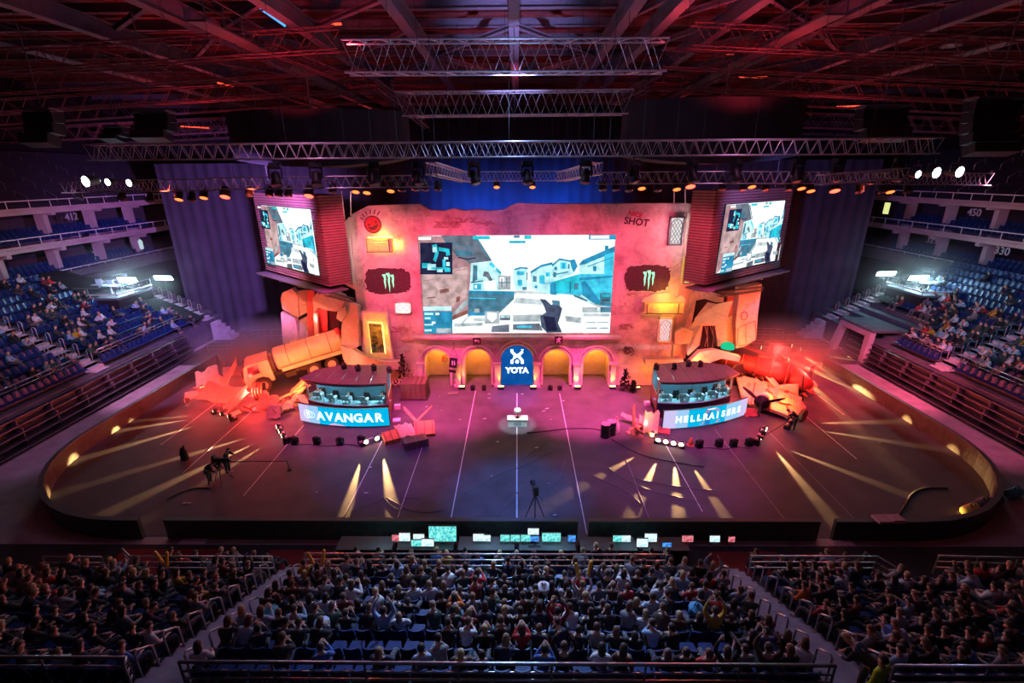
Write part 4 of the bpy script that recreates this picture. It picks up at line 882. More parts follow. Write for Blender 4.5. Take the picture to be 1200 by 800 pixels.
ruin([(372, 362), (383, 362), (384, 388), (374, 390)], 38.2, .15, 'red broken shelf inside the left ruin doorway', mat('red_pier2', (.4, .08, .1), .8))
ruin([(404, 350), (419, 358), (420, 405), (412, 409), (400, 403), (400, 385), (402, 370)], [35.4, 34.6, 34.6, 34.6, 35.4, 35.4, 35.4], .3, 'upright plaster slab right of the ruin doorway')
ruin([(396, 364), (404, 360), (406, 368), (400, 377), (394, 373)], 34.9, .4, 'pointed broken plaster flap over the ruin doorway')
ruin([(399, 405), (413, 409), (418, 437), (410, 436), (402, 420)], [35.2, 34.6, 34.4, 34.4, 35.2], .5, 'slanting plaster base slab beside the tanker tail')
ruin([(414, 410), (424, 416), (448, 424), (474, 424), (476, 432), (446, 434), (432, 440), (418, 438)], 34.2, .5, 'low pale plinth below the gilt picture frame')
# gilt frame with picture
def nested_frame(o_pts, i_pts, Y, label):
    O = [W(a, b, Y) for a, b in o_pts]; I = [W(a, b, Y + .25) for a, b in i_pts]; root = thing('picture_window', label, 'picture frame', O[3])
    m2 = MB()
    for i in range(4):
        j = (i + 1) % 4; m2.prism([O[i], O[j], I[j], I[i]], (0, .12, 0))
    part(m2, 'sloped_frame', mat('gilt_frame', (.9, .72, .4), .5), root)
    m2 = MB()
    for i in range(4): m2.tube([O[i], O[(i + 1) % 4]], .09, 5)
    part(m2, 'outer_rim', M_PLASTER2, root)
    return root, I
root, I = nested_frame([(425, 365), (453, 366), (461, 421), (429, 420)], [(432, 379), (447, 380), (451, 413), (436, 413)], 34.6, 'large glowing yellow frame with a dark picture, left part of the set')
m2 = MB(); m2.prism(I, (0, .05, 0)); part(m2, 'picture', mat('picture_paint', (.16, .12, .03), .6, var=.9, scale=2.2), root)
m2 = MB(); c = sum(I, Vector()) / 4
rr = random.Random(8)
for q in range(9):
    m2.lathe(c + Vector((rr.uniform(-.35, .35), -.02, rr.uniform(-.85, .2))), [(rr.uniform(.08, .2), -.01), (.05, .02)], 7, Matrix.Rotation(R(90), 3, 'X'))
part(m2, 'picture_blots', mat('picture_dark', (.02, .03, .01), .6), root)
m2 = MB(); 
for a, b in ((I[0], I[1]), (I[1], I[2]), (I[2], I[3]), (I[3], I[0])): m2.tube([a.lerp(c, -.12), b.lerp(c, -.12)], .045, 5)
part(m2, 'glow_tube', emi('yellow_frame_tube', (1, .7, .15), 5), root)
# right side ruins
ruin([(803, 350), (812, 343), (826, 340), (848, 347), (848, 354), (838, 354), (826, 350), (815, 352), (808, 362), (806, 385), (803, 395)], 36.0, .5, 'ragged plaster arch edge left of the right ruin')
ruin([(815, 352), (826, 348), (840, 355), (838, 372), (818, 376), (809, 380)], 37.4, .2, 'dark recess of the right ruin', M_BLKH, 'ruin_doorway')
ruin([(814, 373), (829, 354), (840, 356), (859, 352), (852, 374), (838, 379), (821, 379)], [35.2, 35.6, 35.6, 35.2, 34.6, 34.6, 34.8], .5, 'bright yellow-lit tilted plaster flap of the right ruin')
ruin([(806, 386), (815, 374), (822, 380), (818, 404), (805, 416), (803, 402)], [35.2, 35, 34.8, 34.4, 34.2, 35.0], .5, 'left leaning slab of the right ruin doorway')
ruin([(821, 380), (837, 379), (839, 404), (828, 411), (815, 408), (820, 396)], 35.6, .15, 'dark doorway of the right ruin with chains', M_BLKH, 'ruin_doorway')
for i in range(5):
    mb = MB(); a = W(823 + 3 * i, 381, 35.4); b = W(819 + 4.5 * i + (6 if i % 2 else -2), 406, 35.3); mb.tube([a, (a + b) / 2 + Vector((.1, 0, -.1)), b], .025, 4); one(mb, 'hanging_chain', M_STEEL, 'thin chain hanging in the dark right ruin doorway', 'chain', 'chains in the right ruin doorway')
ruin([(838, 378), (852, 372), (851, 395), (849, 404), (841, 406)], 35.2, .5, 'right jamb slab of the right ruin doorway')
ruin([(867, 338), (893, 333), (888, 368), (886, 398), (874, 405), (863, 408), (862, 380), (865, 355)], 36.0, .8, 'tall pale plaster pillar at the right end of the set')
ruin([(851, 372), (862, 368), (863, 408), (856, 406), (850, 404)], 36.6, .3, 'greenish shaded slab beside the right pillar', mat('sage_panel', (.35, .38, .2), .8))
ruin([(853, 345), (867, 342), (864, 372), (852, 374)], 36.8, .3, 'red panel between the ruin and the right pillar', mat('red_pier', (.45, .12, .1), .8))
m2 = MB(); c = W(872, 370, 35.7); m2.tube([c + Vector((.25 * math.cos(R(t * 20)), 0, .33 * math.sin(R(t * 20)))) for t in range(19)], .03, 5); one(m2, 'graffiti_ring', M_GRAF, 'small ring painted on the right pillar', 'graffiti')
q = [W(864, 405, 35.5), W(865, 385, 35.5), W(869, 382, 35.5), W(885, 376, 35.5), W(886, 398, 35.5), W(874, 404, 35.5)]
m2 = MB(); m2.tube(q + [q[0]], .04, 5); m2.tube([W(874, 381, 35.5), W(874, 404, 35.5)], .03, 5); one(m2, 'door_frame', M_DKSTEEL, 'arched dark metal door frame leaning at the right pillar', 'door frame')
m2 = MB(); c = W(853, 405, 34.6); m2.lathe(c, [(.5, -.2), (.48, .05), (.3, .22), (.05, .3)], 12); one(m2, 'green_dome_lamp', emi('green_lamp', (.02, .75, .35), .8), 'round green lit dome at the foot of the right ruin', 'lamp', smooth=True)
# stone steps and low blocks under the right windows
ruin([(756, 421), (801, 421), (801, 428), (757, 428)], 34.4, .6, 'low red-lit step block beneath the lower right window')
ruin([(791, 389), (799, 385), (812, 388), (809, 402), (791, 404)], 34.6, .5, 'rounded plaster bump beside the lower right window')
ruin([(808, 424), (820, 412), (838, 410), (868, 418), (866, 424), (846, 420), (834, 424), (825, 432), (806, 440)], 34.0, .5, 'low arched plaster rubble edge behind the right booth')
# folded set ledge lines: bent truss pieces under side screens
truss(W(383, 344, 31), W(413, 352, 34.5), .35, .3, 'thin diagonal truss strut under the left side screen', M_DKSTEEL, name='strut_truss', r=.025)
truss(W(843, 345, 32), W(892, 338, 36), .35, .3, 'thin diagonal truss strut under the right side screen', M_DKSTEEL, name='strut_truss', r=.025)
# ---- tanker truck
def truck():
    p = G(318, 459); root = thing('tanker_truck', 'cream tanker truck with raised tail and crushed front, left of the stage', 'truck', (-20.3, 34.6, 0))
    root.rotation_euler = Euler((0, R(-8.5) * -1, R(23)), 'XYZ'); root.rotation_euler = (Matrix.Rotation(R(27), 4, 'Z') @ Matrix.Rotation(R(-9.5), 4, 'Y')).to_euler()
    MC = mat('tank_cream_paint', (.82, .68, .42), .4, var=.1, scale=2); MR = mat('tyre_rubber', (.06, .045, .045), .9); MRIM = mat('wheel_rim', (.7, .45, .35), .6); K = dict(world=False)
    # x runs towards the tail
    m2 = MB()
    for s in (-1, 1): m2.box((3.4, s * .42, .95), (7.6, .14, .24))
    for i in range(6): m2.box((.4 + 1.3 * i, 0, .95), (.12, .8, .18))
    part(m2, 'chassis', M_BLACK, root, **K)
    n = 28; prof = []
    m2 = MB(); vs = []; fs = []; secs = [(1.55, .2), (1.6, .85), (1.68, .97), (1.8, 1), (6.6, 1), (6.75, .96), (6.85, .8), (6.9, .2)]
    for xx, k in secs:
        for j in range(n):
            a = 2 * PI * j / n; ca, sa = math.cos(a), math.sin(a)
            vs.append((xx, 1.12 * k * math.copysign(abs(ca) ** .75, ca), 2.0 + .84 * k * math.copysign(abs(sa) ** .75, sa)))
    for i in range(len(secs) - 1):
        for j in range(n): fs.append((i * n + j, i * n + (j + 1) % n, (i + 1) * n + (j + 1) % n, (i + 1) * n + j))
    fs += [tuple(range(n)), tuple(range((len(secs) - 1) * n, len(secs) * n))]
    m2.add(vs, fs); part(m2, 'tank', MC, root, smooth=True, **K)
    m2 = MB()
    for xx in (2.6, 4.2, 5.8):
        m2.tube([(xx, 1.13 * math.copysign(abs(math.cos(R(t))) ** .75, math.cos(R(t))), 2.0 + .85 * math.copysign(abs(math.sin(R(t))) ** .75, math.sin(R(t)))) for t in range(0, 361, 15)], .025, 5)
    part(m2, 'tank_band', M_DKSTEEL, root, **K)
    m2 = MB(); m2.lathe((3.3, 0, 2.8), [(.3, 0), (.3, .14), (.24, .18)], 14); m2.lathe((5.2, 0, 2.8), [(.22, 0), (.22, .12), (.15, .15)], 14); part(m2, 'hatch', MC, root, **K)
    m2 = MB(); m2.lathe((6.55, 0, 2.0), [(1.0, 0), (1.02, .3), (.7, .5), (.1, .56)], 20, Matrix.Rotation(R(90), 3, 'Y')); part(m2, 'red_end_cap', mat('tank_red', (.6, .04, .05), .5), root, 'red tank end', smooth=True, **K)
    for s in (-1, 1):
        m2 = MB(); m2.box((4.3, s * 1.13, 1.35), (4.8, .06, .3)); part(m2, 'side_skirt', MC, root, **K)
    # cab: x from -.95 to 1.3
    m2 = MB(); sec = [(-.75, .75), (-.85, 1.35), (-.8, 1.55), (-.55, 2.35), (-.35, 2.5), (1.15, 2.5), (1.2, 2.4), (1.2, .75), (.95, .75), (.85, 1.1), (.5, 1.3), (.1, 1.3), (-.25, 1.1), (-.35, .75)]
    m2.prism([(a, -1.15, b) for a, b in sec], (0, 2.3, 0)); part(m2, 'cab', MC, root, **K)
    m2 = MB(); m2.prism([(-.80, -1.0, 1.62), (-.80, 1.0, 1.62), (-.60, .95, 2.3), (-.60, -.95, 2.3)], (-.05, 0, .01)); part(m2, 'windscreen', mat('dark_red_glass', (.35, .1, .08), .15), root, **K)
    for s in (-1, 1):
        m2 = MB(); m2.prism([(-.45, s * 1.15, 1.65), (.4, s * 1.15, 1.65), (.4, s * 1.15, 2.3), (-.3, s * 1.15, 2.3)], (0, s * .02, 0)); part(m2, 'side_window', mat('dark_glass', (.1, .02, .04), .15), root, **K)
        m2 = MB(); m2.tube([(-.52, s * 1.17, 1.3), (.5, s * 1.17, 1.3), (.5, s * 1.17, 2.38), (-.3, s * 1.17, 2.38), (-.52, s * 1.17, 1.6), (-.52, s * 1.17, 1.3)], .015, 4); part(m2, 'door_seam', M_DKSTEEL, root, **K)
        m2 = MB(); m2.box((-.75, s * 1.35, 1.95), (.06, .2, .42)); m2.tube([(-.7, s * 1.15, 2.2), (-.75, s * 1.35, 2.1)], .02, 4); part(m2, 'wing_mirror', M_BLACK, root, **K)
        m2 = MB(); m2.lathe((-.9, s * .85, 1.0), [(.15, 0), (.12, .08)], 10, Matrix.Rotation(R(-90), 3, 'Y')); part(m2, 'headlamp', M_LAMP_O if s > 0 else M_OFF, root, **K)
    m2 = MB(); m2.box((-.95, 0, .72), (.2, 2.3, .28)); part(m2, 'bumper', M_DKSTEEL, root, **K)
    m2 = MB()
    for i in range(5): m2.box((-.88, 0, 1.05 + .09 * i), (.06, 1.3, .04))
    part(m2, 'grille', M_BLACK, root, **K)
    m2 = MB(); m2.tube([(1.42, -.75, 1.2), (1.42, -.75, 2.7)], .07, 8); m2.lathe((1.42, -.75, 2.7), [(.1, 0), (.13, .15), (.02, .25)], 8); part(m2, 'exhaust_stack', M_DKSTEEL, root, smooth=True, **K)
    for xx, r in ((.3, .56), (4.1, .56), (5.5, .56)):
        for s in (-1, 1):
            m2 = MB(); rot = Matrix.Rotation(R(90), 3, 'X'); m2.lathe((xx, s * 1.02, .58), [(r * .55, -.17), (r * .95, -.17), (r, -.1), (r, .1), (r * .95, .17), (r * .55, .17)], 20, rot); w = part(m2, 'wheel', MR, root, smooth=False, **K)
            m2 = MB(); m2.lathe((xx, s * 1.02, .58), [(r * .58, -.175), (r * .5, -.1), (r * .5, .1), (r * .58, .175)], 16, rot); m2.lathe((xx, s * 1.2, .58), [(.1, -.05), (.08, .05)], 8, rot); h = m2.build('rim', MRIM, w)
    m2 = MB(); m2.box((2.4, -1.0, .85), (.8, .35, .4)); part(m2, 'fuel_box', M_BLACK, root, **K)
    return root
truck()
# ---- players' booths
def curvept(p0, p1, n, bulge, t, z=0, off=0):
    return p0 + (p1 - p0) * t + n * (bulge * 4 * t * (1 - t) + off) + Vector((0, 0, z))
M_BANB = None
def booth(p0, p1, B0, Bm, B1, bulge, nm, banner, txt, cols, seed):
    B0, Bm, B1 = [Vector((*b, 0)) for b in (B0, Bm, B1)]
    p0 = Vector((*p0, 0)); p1 = Vector((*p1, 0)); u = (p1 - p0).normalized(); n = Vector((u.y, -u.x, 0)); L = (p1 - p0).length; back = 2.6
    rz = math.atan2(u.y, u.x); c0 = (p0 + p1) / 2; root = thing('player_booth', '%s players booth with curved glass front and flat dark roof' % nm, 'booth', c0, rz)
    ns = 16; T = [i / ns for i in range(ns + 1)]
    def strip(off, z0, z1, th, name, m, t0=0, t1=1):
        mb = MB(); tt = [t0 + (t1 - t0) * t for t in T]
        for a, b in zip(tt[:-1], tt[1:]):
            q = [curvept(p0, p1, n, bulge, a, z0, off), curvept(p0, p1, n, bulge, b, z0, off), curvept(p0, p1, n, bulge, b, z0, off - th), curvept(p0, p1, n, bulge, a, z0, off - th)]
            mb.prism(q, (0, 0, z1 - z0))
        return part(mb, name, m, root)
    def slab(z, th, name, m, off=0, ex=0):
        q = [curvept(p0 - u * ex, p1 + u * ex, n, bulge, t, z, off) for t in T] + [B1 + Vector((0, 0, z)), Bm + Vector((0, 0, z)), B0 + Vector((0, 0, z))]
        mb = MB(); mb.prism(q, (0, 0, th)); return part(mb, name, m, root)
    slab(.0, .45, 'riser', mat('riser_black', (.03, .025, .035), .7))
    MRF = mat('booth_roof', (.11, .11, .09), .55, var=.15, scale=2)
    q = T; k = 6
    for i in range(k):
        tt = [(i + .02 + .96 * j / 4) / k for j in range(5)]
        tm = (Bm - B0).length / ((Bm - B0).length + (B1 - Bm).length)
        def bk(t): return (B0.lerp(Bm, t / tm) if t < tm else Bm.lerp(B1, (t - tm) / (1 - tm))) + Vector((0, 0, 2.95))
        pl = [curvept(p0 - u * .2, p1 + u * .2, n, bulge, t, 2.82, .35) for t in tt] + [bk(tt[4]), bk(tt[2]), bk(tt[0])]
        mb = MB(); mb.prism(pl, (0, 0, .09)); part(mb, 'roof_panel', MRF, root)
    strip(.36, 2.72, 2.84, .08, 'roof_fascia', M_BLACK)
    strip(.05, .45, 1.15, .1, 'counter_front', mat('booth_front', (.012, .03, .045), .5))
    strip(.1, 1.15, 1.22, .75, 'desk', mat('booth_desk', (.3, .5, .55), .4))
    mb = MB(); mb.add([curvept(p0, p1, n, bulge, t, z_, .06) for t in T for z_ in (1.22, 2.72)], [(2 * i, 2 * i + 2, 2 * i + 3, 2 * i + 1) for i in range(ns)]); part(mb, 'front_glass', glass('booth_glass'), root)
    mb = MB()
    for t in (.02, .25, .5, .75, .98): mb.tube([curvept(p0, p1, n, bulge, t, 1.2, .05), curvept(p0, p1, n, bulge, t, 2.75, .05)], .02, 4)
    part(mb, 'glass_mullion', M_DKSTEEL, root)
    for t in (0, 1):
        mb = MB(); q_ = curvept(p0, p1, n, bulge, t, 0); mb.box(q_ + Vector((0, 0, 1.4)) - n * .05, (.1, .1, 2.8), (0, 0, rz)); qb = B0 if t == 0 else B1; mb.box(qb + Vector((0, 0, 1.4)), (.1, .1, 2.8)); dq = qb - q_; mb.prism([q_ + Vector((0, 0, .05)), qb + Vector((0, 0, .05)), qb + Vector((0, 0, 1.55)), q_ + Vector((0, 0, 1.55))], u * .05); part(mb, 'side_frame', mat('rust_frame', (.5, .2, .14), .6), root)
    mb = MB()
    for qa, qb in ((B0, Bm), (Bm, B1)): mb.prism([qa + Vector((0, 0, .45)), qb + Vector((0, 0, .45)), qb + Vector((0, 0, 2.8)), qa + Vector((0, 0, 2.8))], n * .06)
    part(mb, 'back_wall', mat('booth_back', (.08, .16, .2), .8), root)
    mb = MB(); mb.box((p0 + p1) / 2 - n * .6 + Vector((0, 0, 2.68)), (L * .92, .12, .05), (0, 0, rz)); part(mb, 'ceiling_tube', emi('booth_tube', (.45, .88, 1), 60), root)
    rr = random.Random(seed)
    tops = ['white shirt', 'pale blue shirt', 'black jacket', 'white shirt', 'charcoal hoodie']; rr.shuffle(tops)
    for i in range(5):
        t = (i + .55) / 5.1; q_ = curvept(p0, p1, n, bulge, t, 0, -.8)
        person(q_ + Vector((0, 0, .45)), rz + PI, 'lean' if i % 2 else 'rest', 'player in %s seated %s from the left inside the %s booth' % (tops[i], ordn(i + 1), nm), 'players in the booths', tops[i], rnd=rr)
        ch = thing('gaming_chair', 'dark high-backed chair of the %s player in the %s booth' % (ordn(i + 1), nm), 'chair', q_ + Vector((0, 0, .45)), rz + PI)
        a = MB(); a.box((0, 0, .42), (.5, .5, .1)); part(a, 'seat', M_BLKCLOTH, ch, world=False)
        a = MB(); a.prism([(-.24, -.2, .45), (.24, -.2, .45), (.27, -.24, .8), (.2, -.27, 1.2), (-.2, -.27, 1.2), (-.27, -.24, .8)], (0, -.1, 0)); part(a, 'backrest', M_BLKCLOTH, ch, world=False)
        a = MB(); a.tube([(0, 0, .02), (0, 0, .4)], .04); a.box((0, 0, .04), (.5, .08, .05)); a.box((0, 0, .04), (.08, .5, .05)); part(a, 'swivel_base', M_DKSTEEL, ch, world=False)
        q2 = curvept(p0, p1, n, bulge, t, 1.22, -.3)
        mo = thing('monitor', 'screen back of the %s player in the %s booth' % (ordn(i + 1), nm), 'monitor', q2, rz)
        a = MB(); a.box((0, 0, .33), (.56, .04, .34)); part(a, 'housing', mat('monitor_back', (.25, .32, .36), .5), mo, world=False)
        a = MB(); a.box((0, .025, .33), (.52, .01, .3)); part(a, 'screen_face', emi('monitor_glow', (.4, .85, 1), 3), mo, world=False)
        a = MB(); a.box((0, 0, .08), (.05, .05, .16)); a.box((0, 0, .01), (.25, .2, .02)); part(a, 'stand', M_DKSTEEL, mo, world=False)
        a = MB(); q3 = q2 + u * .38; a.box((0, 0, .2), (.14, .35, .4)); o = one(a, 'computer_tower', mat('white_case', (.6, .7, .75), .4), 'pale computer case beside the %s monitor, %s booth' % (ordn(i + 1), nm), 'computer'); o.location = q3; o.rotation_euler.z = rz
    # lamps on the roof
    for i, t in enumerate((.08, .3, .52, .66) if nm == 'right' else (.38, .58, .76, .97)):
        o = copy_tree(fl0); p_ = p0 + (p1 - p0) * t - n * (1.35 - .25 * (i % 2)); o.location = (p_.x, p_.y, 3.03); o.rotation_euler.z = rr.uniform(-1, 1); o.scale = (.9,) * 3
        tag(o, 'black moving light standing on the %s booth roof, %s from the left' % (nm, ordn(i + 1)), 'stage light')
    # banner
    b0, b1, bb = banner; b0 = Vector((*b0, 0)); b1 = Vector((*b1, 0)); ub = (b1 - b0).normalized(); nb = Vector((ub.y, -ub.x, 0)); LB = (b1 - b0).length
    rt = thing('led_banner', '%s curved glowing team banner standing in front of the %s booth' % ({'left': 'cyan', 'right': 'lilac and blue'}[nm], nm), 'banner', (b0 + b1) / 2, math.atan2(ub.y, ub.x))
    z0, z1 = .12, 1.42
    def cb(t, z, off=0): return b0 + (b1 - b0) * t + nb * (bb * 4 * t * (1 - t) + off) + Vector((0, 0, z))
    mb = MB()
    for a, b in zip(T[:-1], T[1:]): mb.prism([cb(a, z0), cb(b, z0), cb(b, z0, -.15), cb(a, z0, -.15)], (0, 0, z1 - z0))
    part(mb, 'cabinet', M_BLACK, rt)
    mb = MB(); cm = []
    for i in range(ns):
        a, b = T[i], T[i + 1]; mb.add([cb(a, z0, .01), cb(b, z0, .01), cb(b, z1, .01), cb(a, z1, .01)], [(0, 1, 2, 3)], cols[i])
    part(mb, 'display', [emi('banner_cyan', (.0, .48, .85), 1.0), emi('banner_light', (.35, .62, .95), 1.0), emi('banner_lilac', (.68, .6, .95), .95), emi('banner_blue', (.01, .25, .6), 1.0)], rt)
    n_ = len(txt); sz = .86 if n_ < 8 else .62
    for i, chh in enumerate(txt):
        t = .27 + .63 * i / (n_ - 1) if n_ < 8 else .15 + .72 * i / (n_ - 1)
        a = cb(t, .74, .03); tg = (cb(t + .02, 0) - cb(t - .02, 0)).normalized(); nn = Vector((tg.y, -tg.x, 0))
        if i == 0 and n_ < 8: pass
        part(text_mb(chh, sz, frame_at(a, tg, nn), .01, .03), 'letter', emi('banner_letter', (.75, .95, 1), 1.5), rt)
    if n_ < 8:
        mb = MB()
        for r in range(3): mb.tube([cb(.1 + .032 * r + .035 * math.cos(R(40 * k)), .75 + (.32 - .05 * r) * math.sin(R(40 * k)), .02) for k in range(10)], .02, 4)
        mb.lathe(cb(.12, .85, .02), [(.16, 0), (.1, .02)], 10, Matrix.Rotation(R(90), 3, 'X')); part(mb, 'swirl_emblem', MATS['banner_letter'], rt)
        for zz, x0, x1 in ((.2, .35, .55),):
            mb = MB(); mb.prism([cb(x0, .13, .02), cb(x1, .13, .02), cb(.5, .22, .02), cb(.42, .3, .02), cb(.38, .24, .02)], nb * .005); part(mb, 'pink_patch', emi('banner_pink', (.9, .5, .8), .9), rt)
    else:
        mb = MB()
        for zz, x0, x1, hh in ((.22, .38, .6, .06), (.33, .4, .62, .05), (1.06, .42, .6, .07), (1.2, .44, .58, .05)):
            mb.prism([cb(x0, zz, .015), cb(x1, zz, .015), cb(x1 + .01, zz + hh, .015), cb(x0 + .01, zz + hh, .015)], nb * .006)
        part(mb, 'red_stripes', emi('banner_red', (.85, .25, .35), .9), rt)
        mb = MB(); mb.prism([cb(.47, 1.24, .03), cb(.53, 1.24, .03), cb(.56, 1.33, .03), cb(.44, 1.33, .03)], nb * .006); part(mb, 'crest', emi('banner_white', (.85, .9, 1), 1.2), rt)
def floor_light():
    root = thing('floor_moving_light', '', 'stage light')
    a = MB(); a.box((0, 0, .07), (.34, .26, .14)); part(a, 'base', M_BLACK, root, world=False)
    b = MB()
    for s in (-1, 1): b.box((s * .19, 0, .28), (.04, .1, .3))
    b.box((0, 0, .15), (.42, .1, .04)); part(b, 'yoke', M_BLACK, root, world=False)
    c = MB(); c.lathe((0, 0, .34), [(.06, -.2), (.15, -.1), (.17, .1), (.13, .2)], 10, Euler((R(-60), 0, 0)).to_matrix()); h = part(c, 'head', M_BLACK, root, world=False, smooth=True); return root
fl0 = floor_light()
fa = G(346, 521); 
spots = [(346, 520), (372, 520), (399, 521), (424, 519), (819, 524), (842, 523), (859, 523), (877, 522), (554, 457), (567, 457), (645, 457), (656, 457), (866, 451), (880, 452), (894, 453), (907, 455)]
for i, (px, py) in enumerate(spots):
    if i < 4: lab = 'black floor light in front of the left banner, %s from the left' % ordn(i + 1)
    elif i < 8: lab = 'black floor light in front of the right banner, %s from the left' % ordn(i - 3)
    elif i < 12: lab = 'small black floor light between arches, %s from the left' % ordn(i - 7)
    else: lab = 'black floor light on the pale wing panel, %s from the left' % ordn(i - 11)
    o = fl0 if i == 0 else copy_tree(fl0)
    g = G(px, py); o.location = (g.x, g.y, .02 if i < 12 else .62); o.rotation_euler.z = PI + .1 * (i % 3); tag(o, lab, 'stage light', 'black floor lights'); o.scale = (1.15,) * 3 if i < 8 else (.9,) * 3
for k, (a, b) in enumerate((((346, 522), (424, 522)), ((819, 526), (877, 525)))):
    A, B = G(*a), G(*b); mb = MB(); mb.tube([A.lerp(B, t / 10) + Vector((0, .12 * math.sin(t), .03)) for t in range(11)], .02, 5); one(mb, 'floor_cable', M_BLACK, 'thin cable linking the floor lights before the %s banner' % ('left', 'right')[k], 'cable')
bl0, bl1 = G(353, 494), G(457, 500)
booth((-14.6, 30.2), (-8.75, 29.4), (-14.2, 31.0), (-12.6, 32.0), (-9.2, 31.9), .6, 'left', ((bl0.x, bl0.y), (bl1.x, bl1.y), .45), 'AVANGAR', [2, 2, 1, 1] + [0] * 12, 3)
br0, br1 = G(776, 504), G(873, 487)
booth((9.75, 29.6), (15.3, 30.9), (10.0, 32.0), (13.1, 32.6), (15.2, 31.8), .6, 'right', ((br0.x, br0.y), (br1.x, br1.y), .45), 'HELLRAISERS', [2, 2, 1, 1, 0, 0, 0, 3, 0, 0, 0, 1, 1, 1, 2, 2], 6)
# ================================================================ PROPS ON THE FLOOR
def board_piece(p, w, l, rot, name, label, m, group=None, th=.06, seed=0, cat='debris'):
    rr = random.Random(seed); mb = MB(); n = 7; q = Euler(rot).to_matrix()
    top = [(-w / 2 + w * i / n, l / 2 + rr.uniform(-.14, .1) * l) for i in range(n + 1)]; bot = [(w / 2 - w * i / n, -l / 2 + rr.uniform(-.08, .08) * l) for i in range(n + 1)]
    P = [q @ Vector((a, b, 0)) for a, b in top + bot]; mb.prism(P, q @ Vector((0, 0, th)))
    for i in (2, 5): mb.box(q @ Vector((-w / 2 + w * i / n, 0, th + .01)), (.03, l * .8, .02), q)
    zm = min(v[2] for v in mb.v); mb.v = [(v[0] + p[0], v[1] + p[1], v[2] - zm + p[2]) for v in mb.v]
    return one(mb, name, m, label, cat, group)
M_DEB = mat('debris_panel', (.85, .48, .28), .7, var=.2, scale=2); M_DEBR = mat('debris_red', (.5, .1, .07), .7, var=.3, scale=2); M_PLANK = mat('broken_plank', (.6, .34, .2), .8, var=.25, scale=4)
GA = 'broken panels left of the tanker'; rr = random.Random(21)
def gp(px, py): g = G(px, py); return (g.x, g.y, .02)
for i, (px, py, w, l, rx, ry, rz, m, d) in enumerate((
    (262, 470, 3.4, 1.5, 35, 5, -12, M_DEB, 'long pale crumpled panel nearest the left light bar'), (281, 479, 1.2, 1.9, 40, 10, -55, M_DEB, 'pale bent panel end beside the left light bar'),
    (245, 449, 1.8, 1.6, 30, -20, 20, M_DEB, 'orange sheet leaning left of the small flame lamp'), (254, 452, 2.2, 1.0, 55, 0, -10, M_DEB, 'crumpled orange sheet behind the pale panel'),
    (275, 452, 1.3, 2.4, 60, 20, -70, M_DEB, 'tall orange bent sheet in front of the cab'), (283, 440, 2.6, 1.0, 25, 10, 35, M_DEB, 'orange slab reaching towards the truck cab'),
    (240, 461, 2.6, .5, 20, 0, 25, M_PLANK, 'long thin board pointing to the red floor lamp'), (226, 466, .9, .6, 15, 0, 60, M_DEB, 'small loose sheet beside the red floor lamp'))):
    board_piece(gp(px, py), w, l, (R(rx), R(ry), R(rz)), 'scrap_sheet', d, m, seed=i)
for i, (px, py, w, l, rx, ry, rz, m, d) in enumerate((
    (340, 468, .35, 3.2, 12, 0, -50, M_PLANK, 'long plank slanting up under the tanker'), (352, 462, .9, 1.7, 40, 10, -70, M_DEB, 'orange sheet lying under the tanker body'), (346, 476, .4, 2.2, 25, 0, -20, M_PLANK, 'short plank beside the left booth'),
    (316, 480, 1.3, 1.1, 45, 20, 15, M_DEBR, 'crumpled red bonnet sheet under the truck bumper'), (330, 482, 1.4, .9, 20, -30, -30, M_DEBR, 'bent red sheet right of the truck bumper'), (322, 489, .9, .9, 60, 0, 10, M_DEB, 'small pale sheet in front of the truck bumper'),
    (357, 478, .8, 1.0, 50, 20, 80, M_DEB, 'small orange sheet next to the booth side'))):
    board_piece(gp(px, py), w, l, (R(rx), R(ry), R(rz)), 'scrap_sheet', d, m, seed=i + 30)
# engine block below the cab
p = Vector(gp(307, 468)); root = thing('truck_engine', 'dark engine block fallen below the truck cab', 'engine', p)
a = MB(); a.box(p + Vector((0, 0, .7)), (.7, .6, 1.1), (.2, .1, .3)); part(a, 'block', M_BLACK, root)
for k in range(4):
    a = MB(); a.tube([p + Vector((-.35 + .22 * k, -.3, .2)), p + Vector((-.4 + .24 * k, -.45, .8)), p + Vector((-.3 + .2 * k, -.2, 1.5))], .07, 7); part(a, 'pipe', mat('copper_pipe', (.7, .3, .16), .4, .6), root, smooth=True)
a = MB(); a.lathe(p + Vector((.5, -.35, .6)), [(.3, -.06), (.32, 0), (.3, .06)], 14, Matrix.Rotation(R(80), 3, 'X')); part(a, 'pulley', M_DKSTEEL, root)
# crates and sheets between the left booth and the centre
M_CRO = mat('orange_crate', (.85, .26, .07), .6, var=.12, scale=3)
def crate(px, py, s, rz, rx, label, m):
    p = Vector(gp(px, py)); root = thing('crate', label, 'crate', p); q = Euler((R(rx), 0, R(rz))).to_matrix(); zoff = abs(math.sin(R(rx))) * s[1] / 2 + s[2] / 2 * abs(math.cos(R(rx)))
    c = p + Vector((0, 0, zoff)); a = MB(); a.box(c, s, q); part(a, 'box_body', m, root)
    b = MB()
    for i in (-1, 0, 1): b.box(c + q @ Vector((i * s[0] * .4, 0, s[2] / 2 + .012)), (.06, s[1], .025), q); b.box(c + q @ Vector((i * s[0] * .4, -s[1] / 2 - .012, 0)), (.06, .025, s[2]), q)
    part(b, 'batten', M_DEBR if m is M_CRO else M_DKSTEEL, root)
crate(487, 522, (1.5, .8, .5), 25, 0, 'dark flat slatted crate right of the floor light bar', mat('dark_crate', (.12, .05, .07), .7))
crate(498, 508, (1.3, 1.0, .25), 12, 32, 'open orange box tilted beside the small lantern', M_CRO)
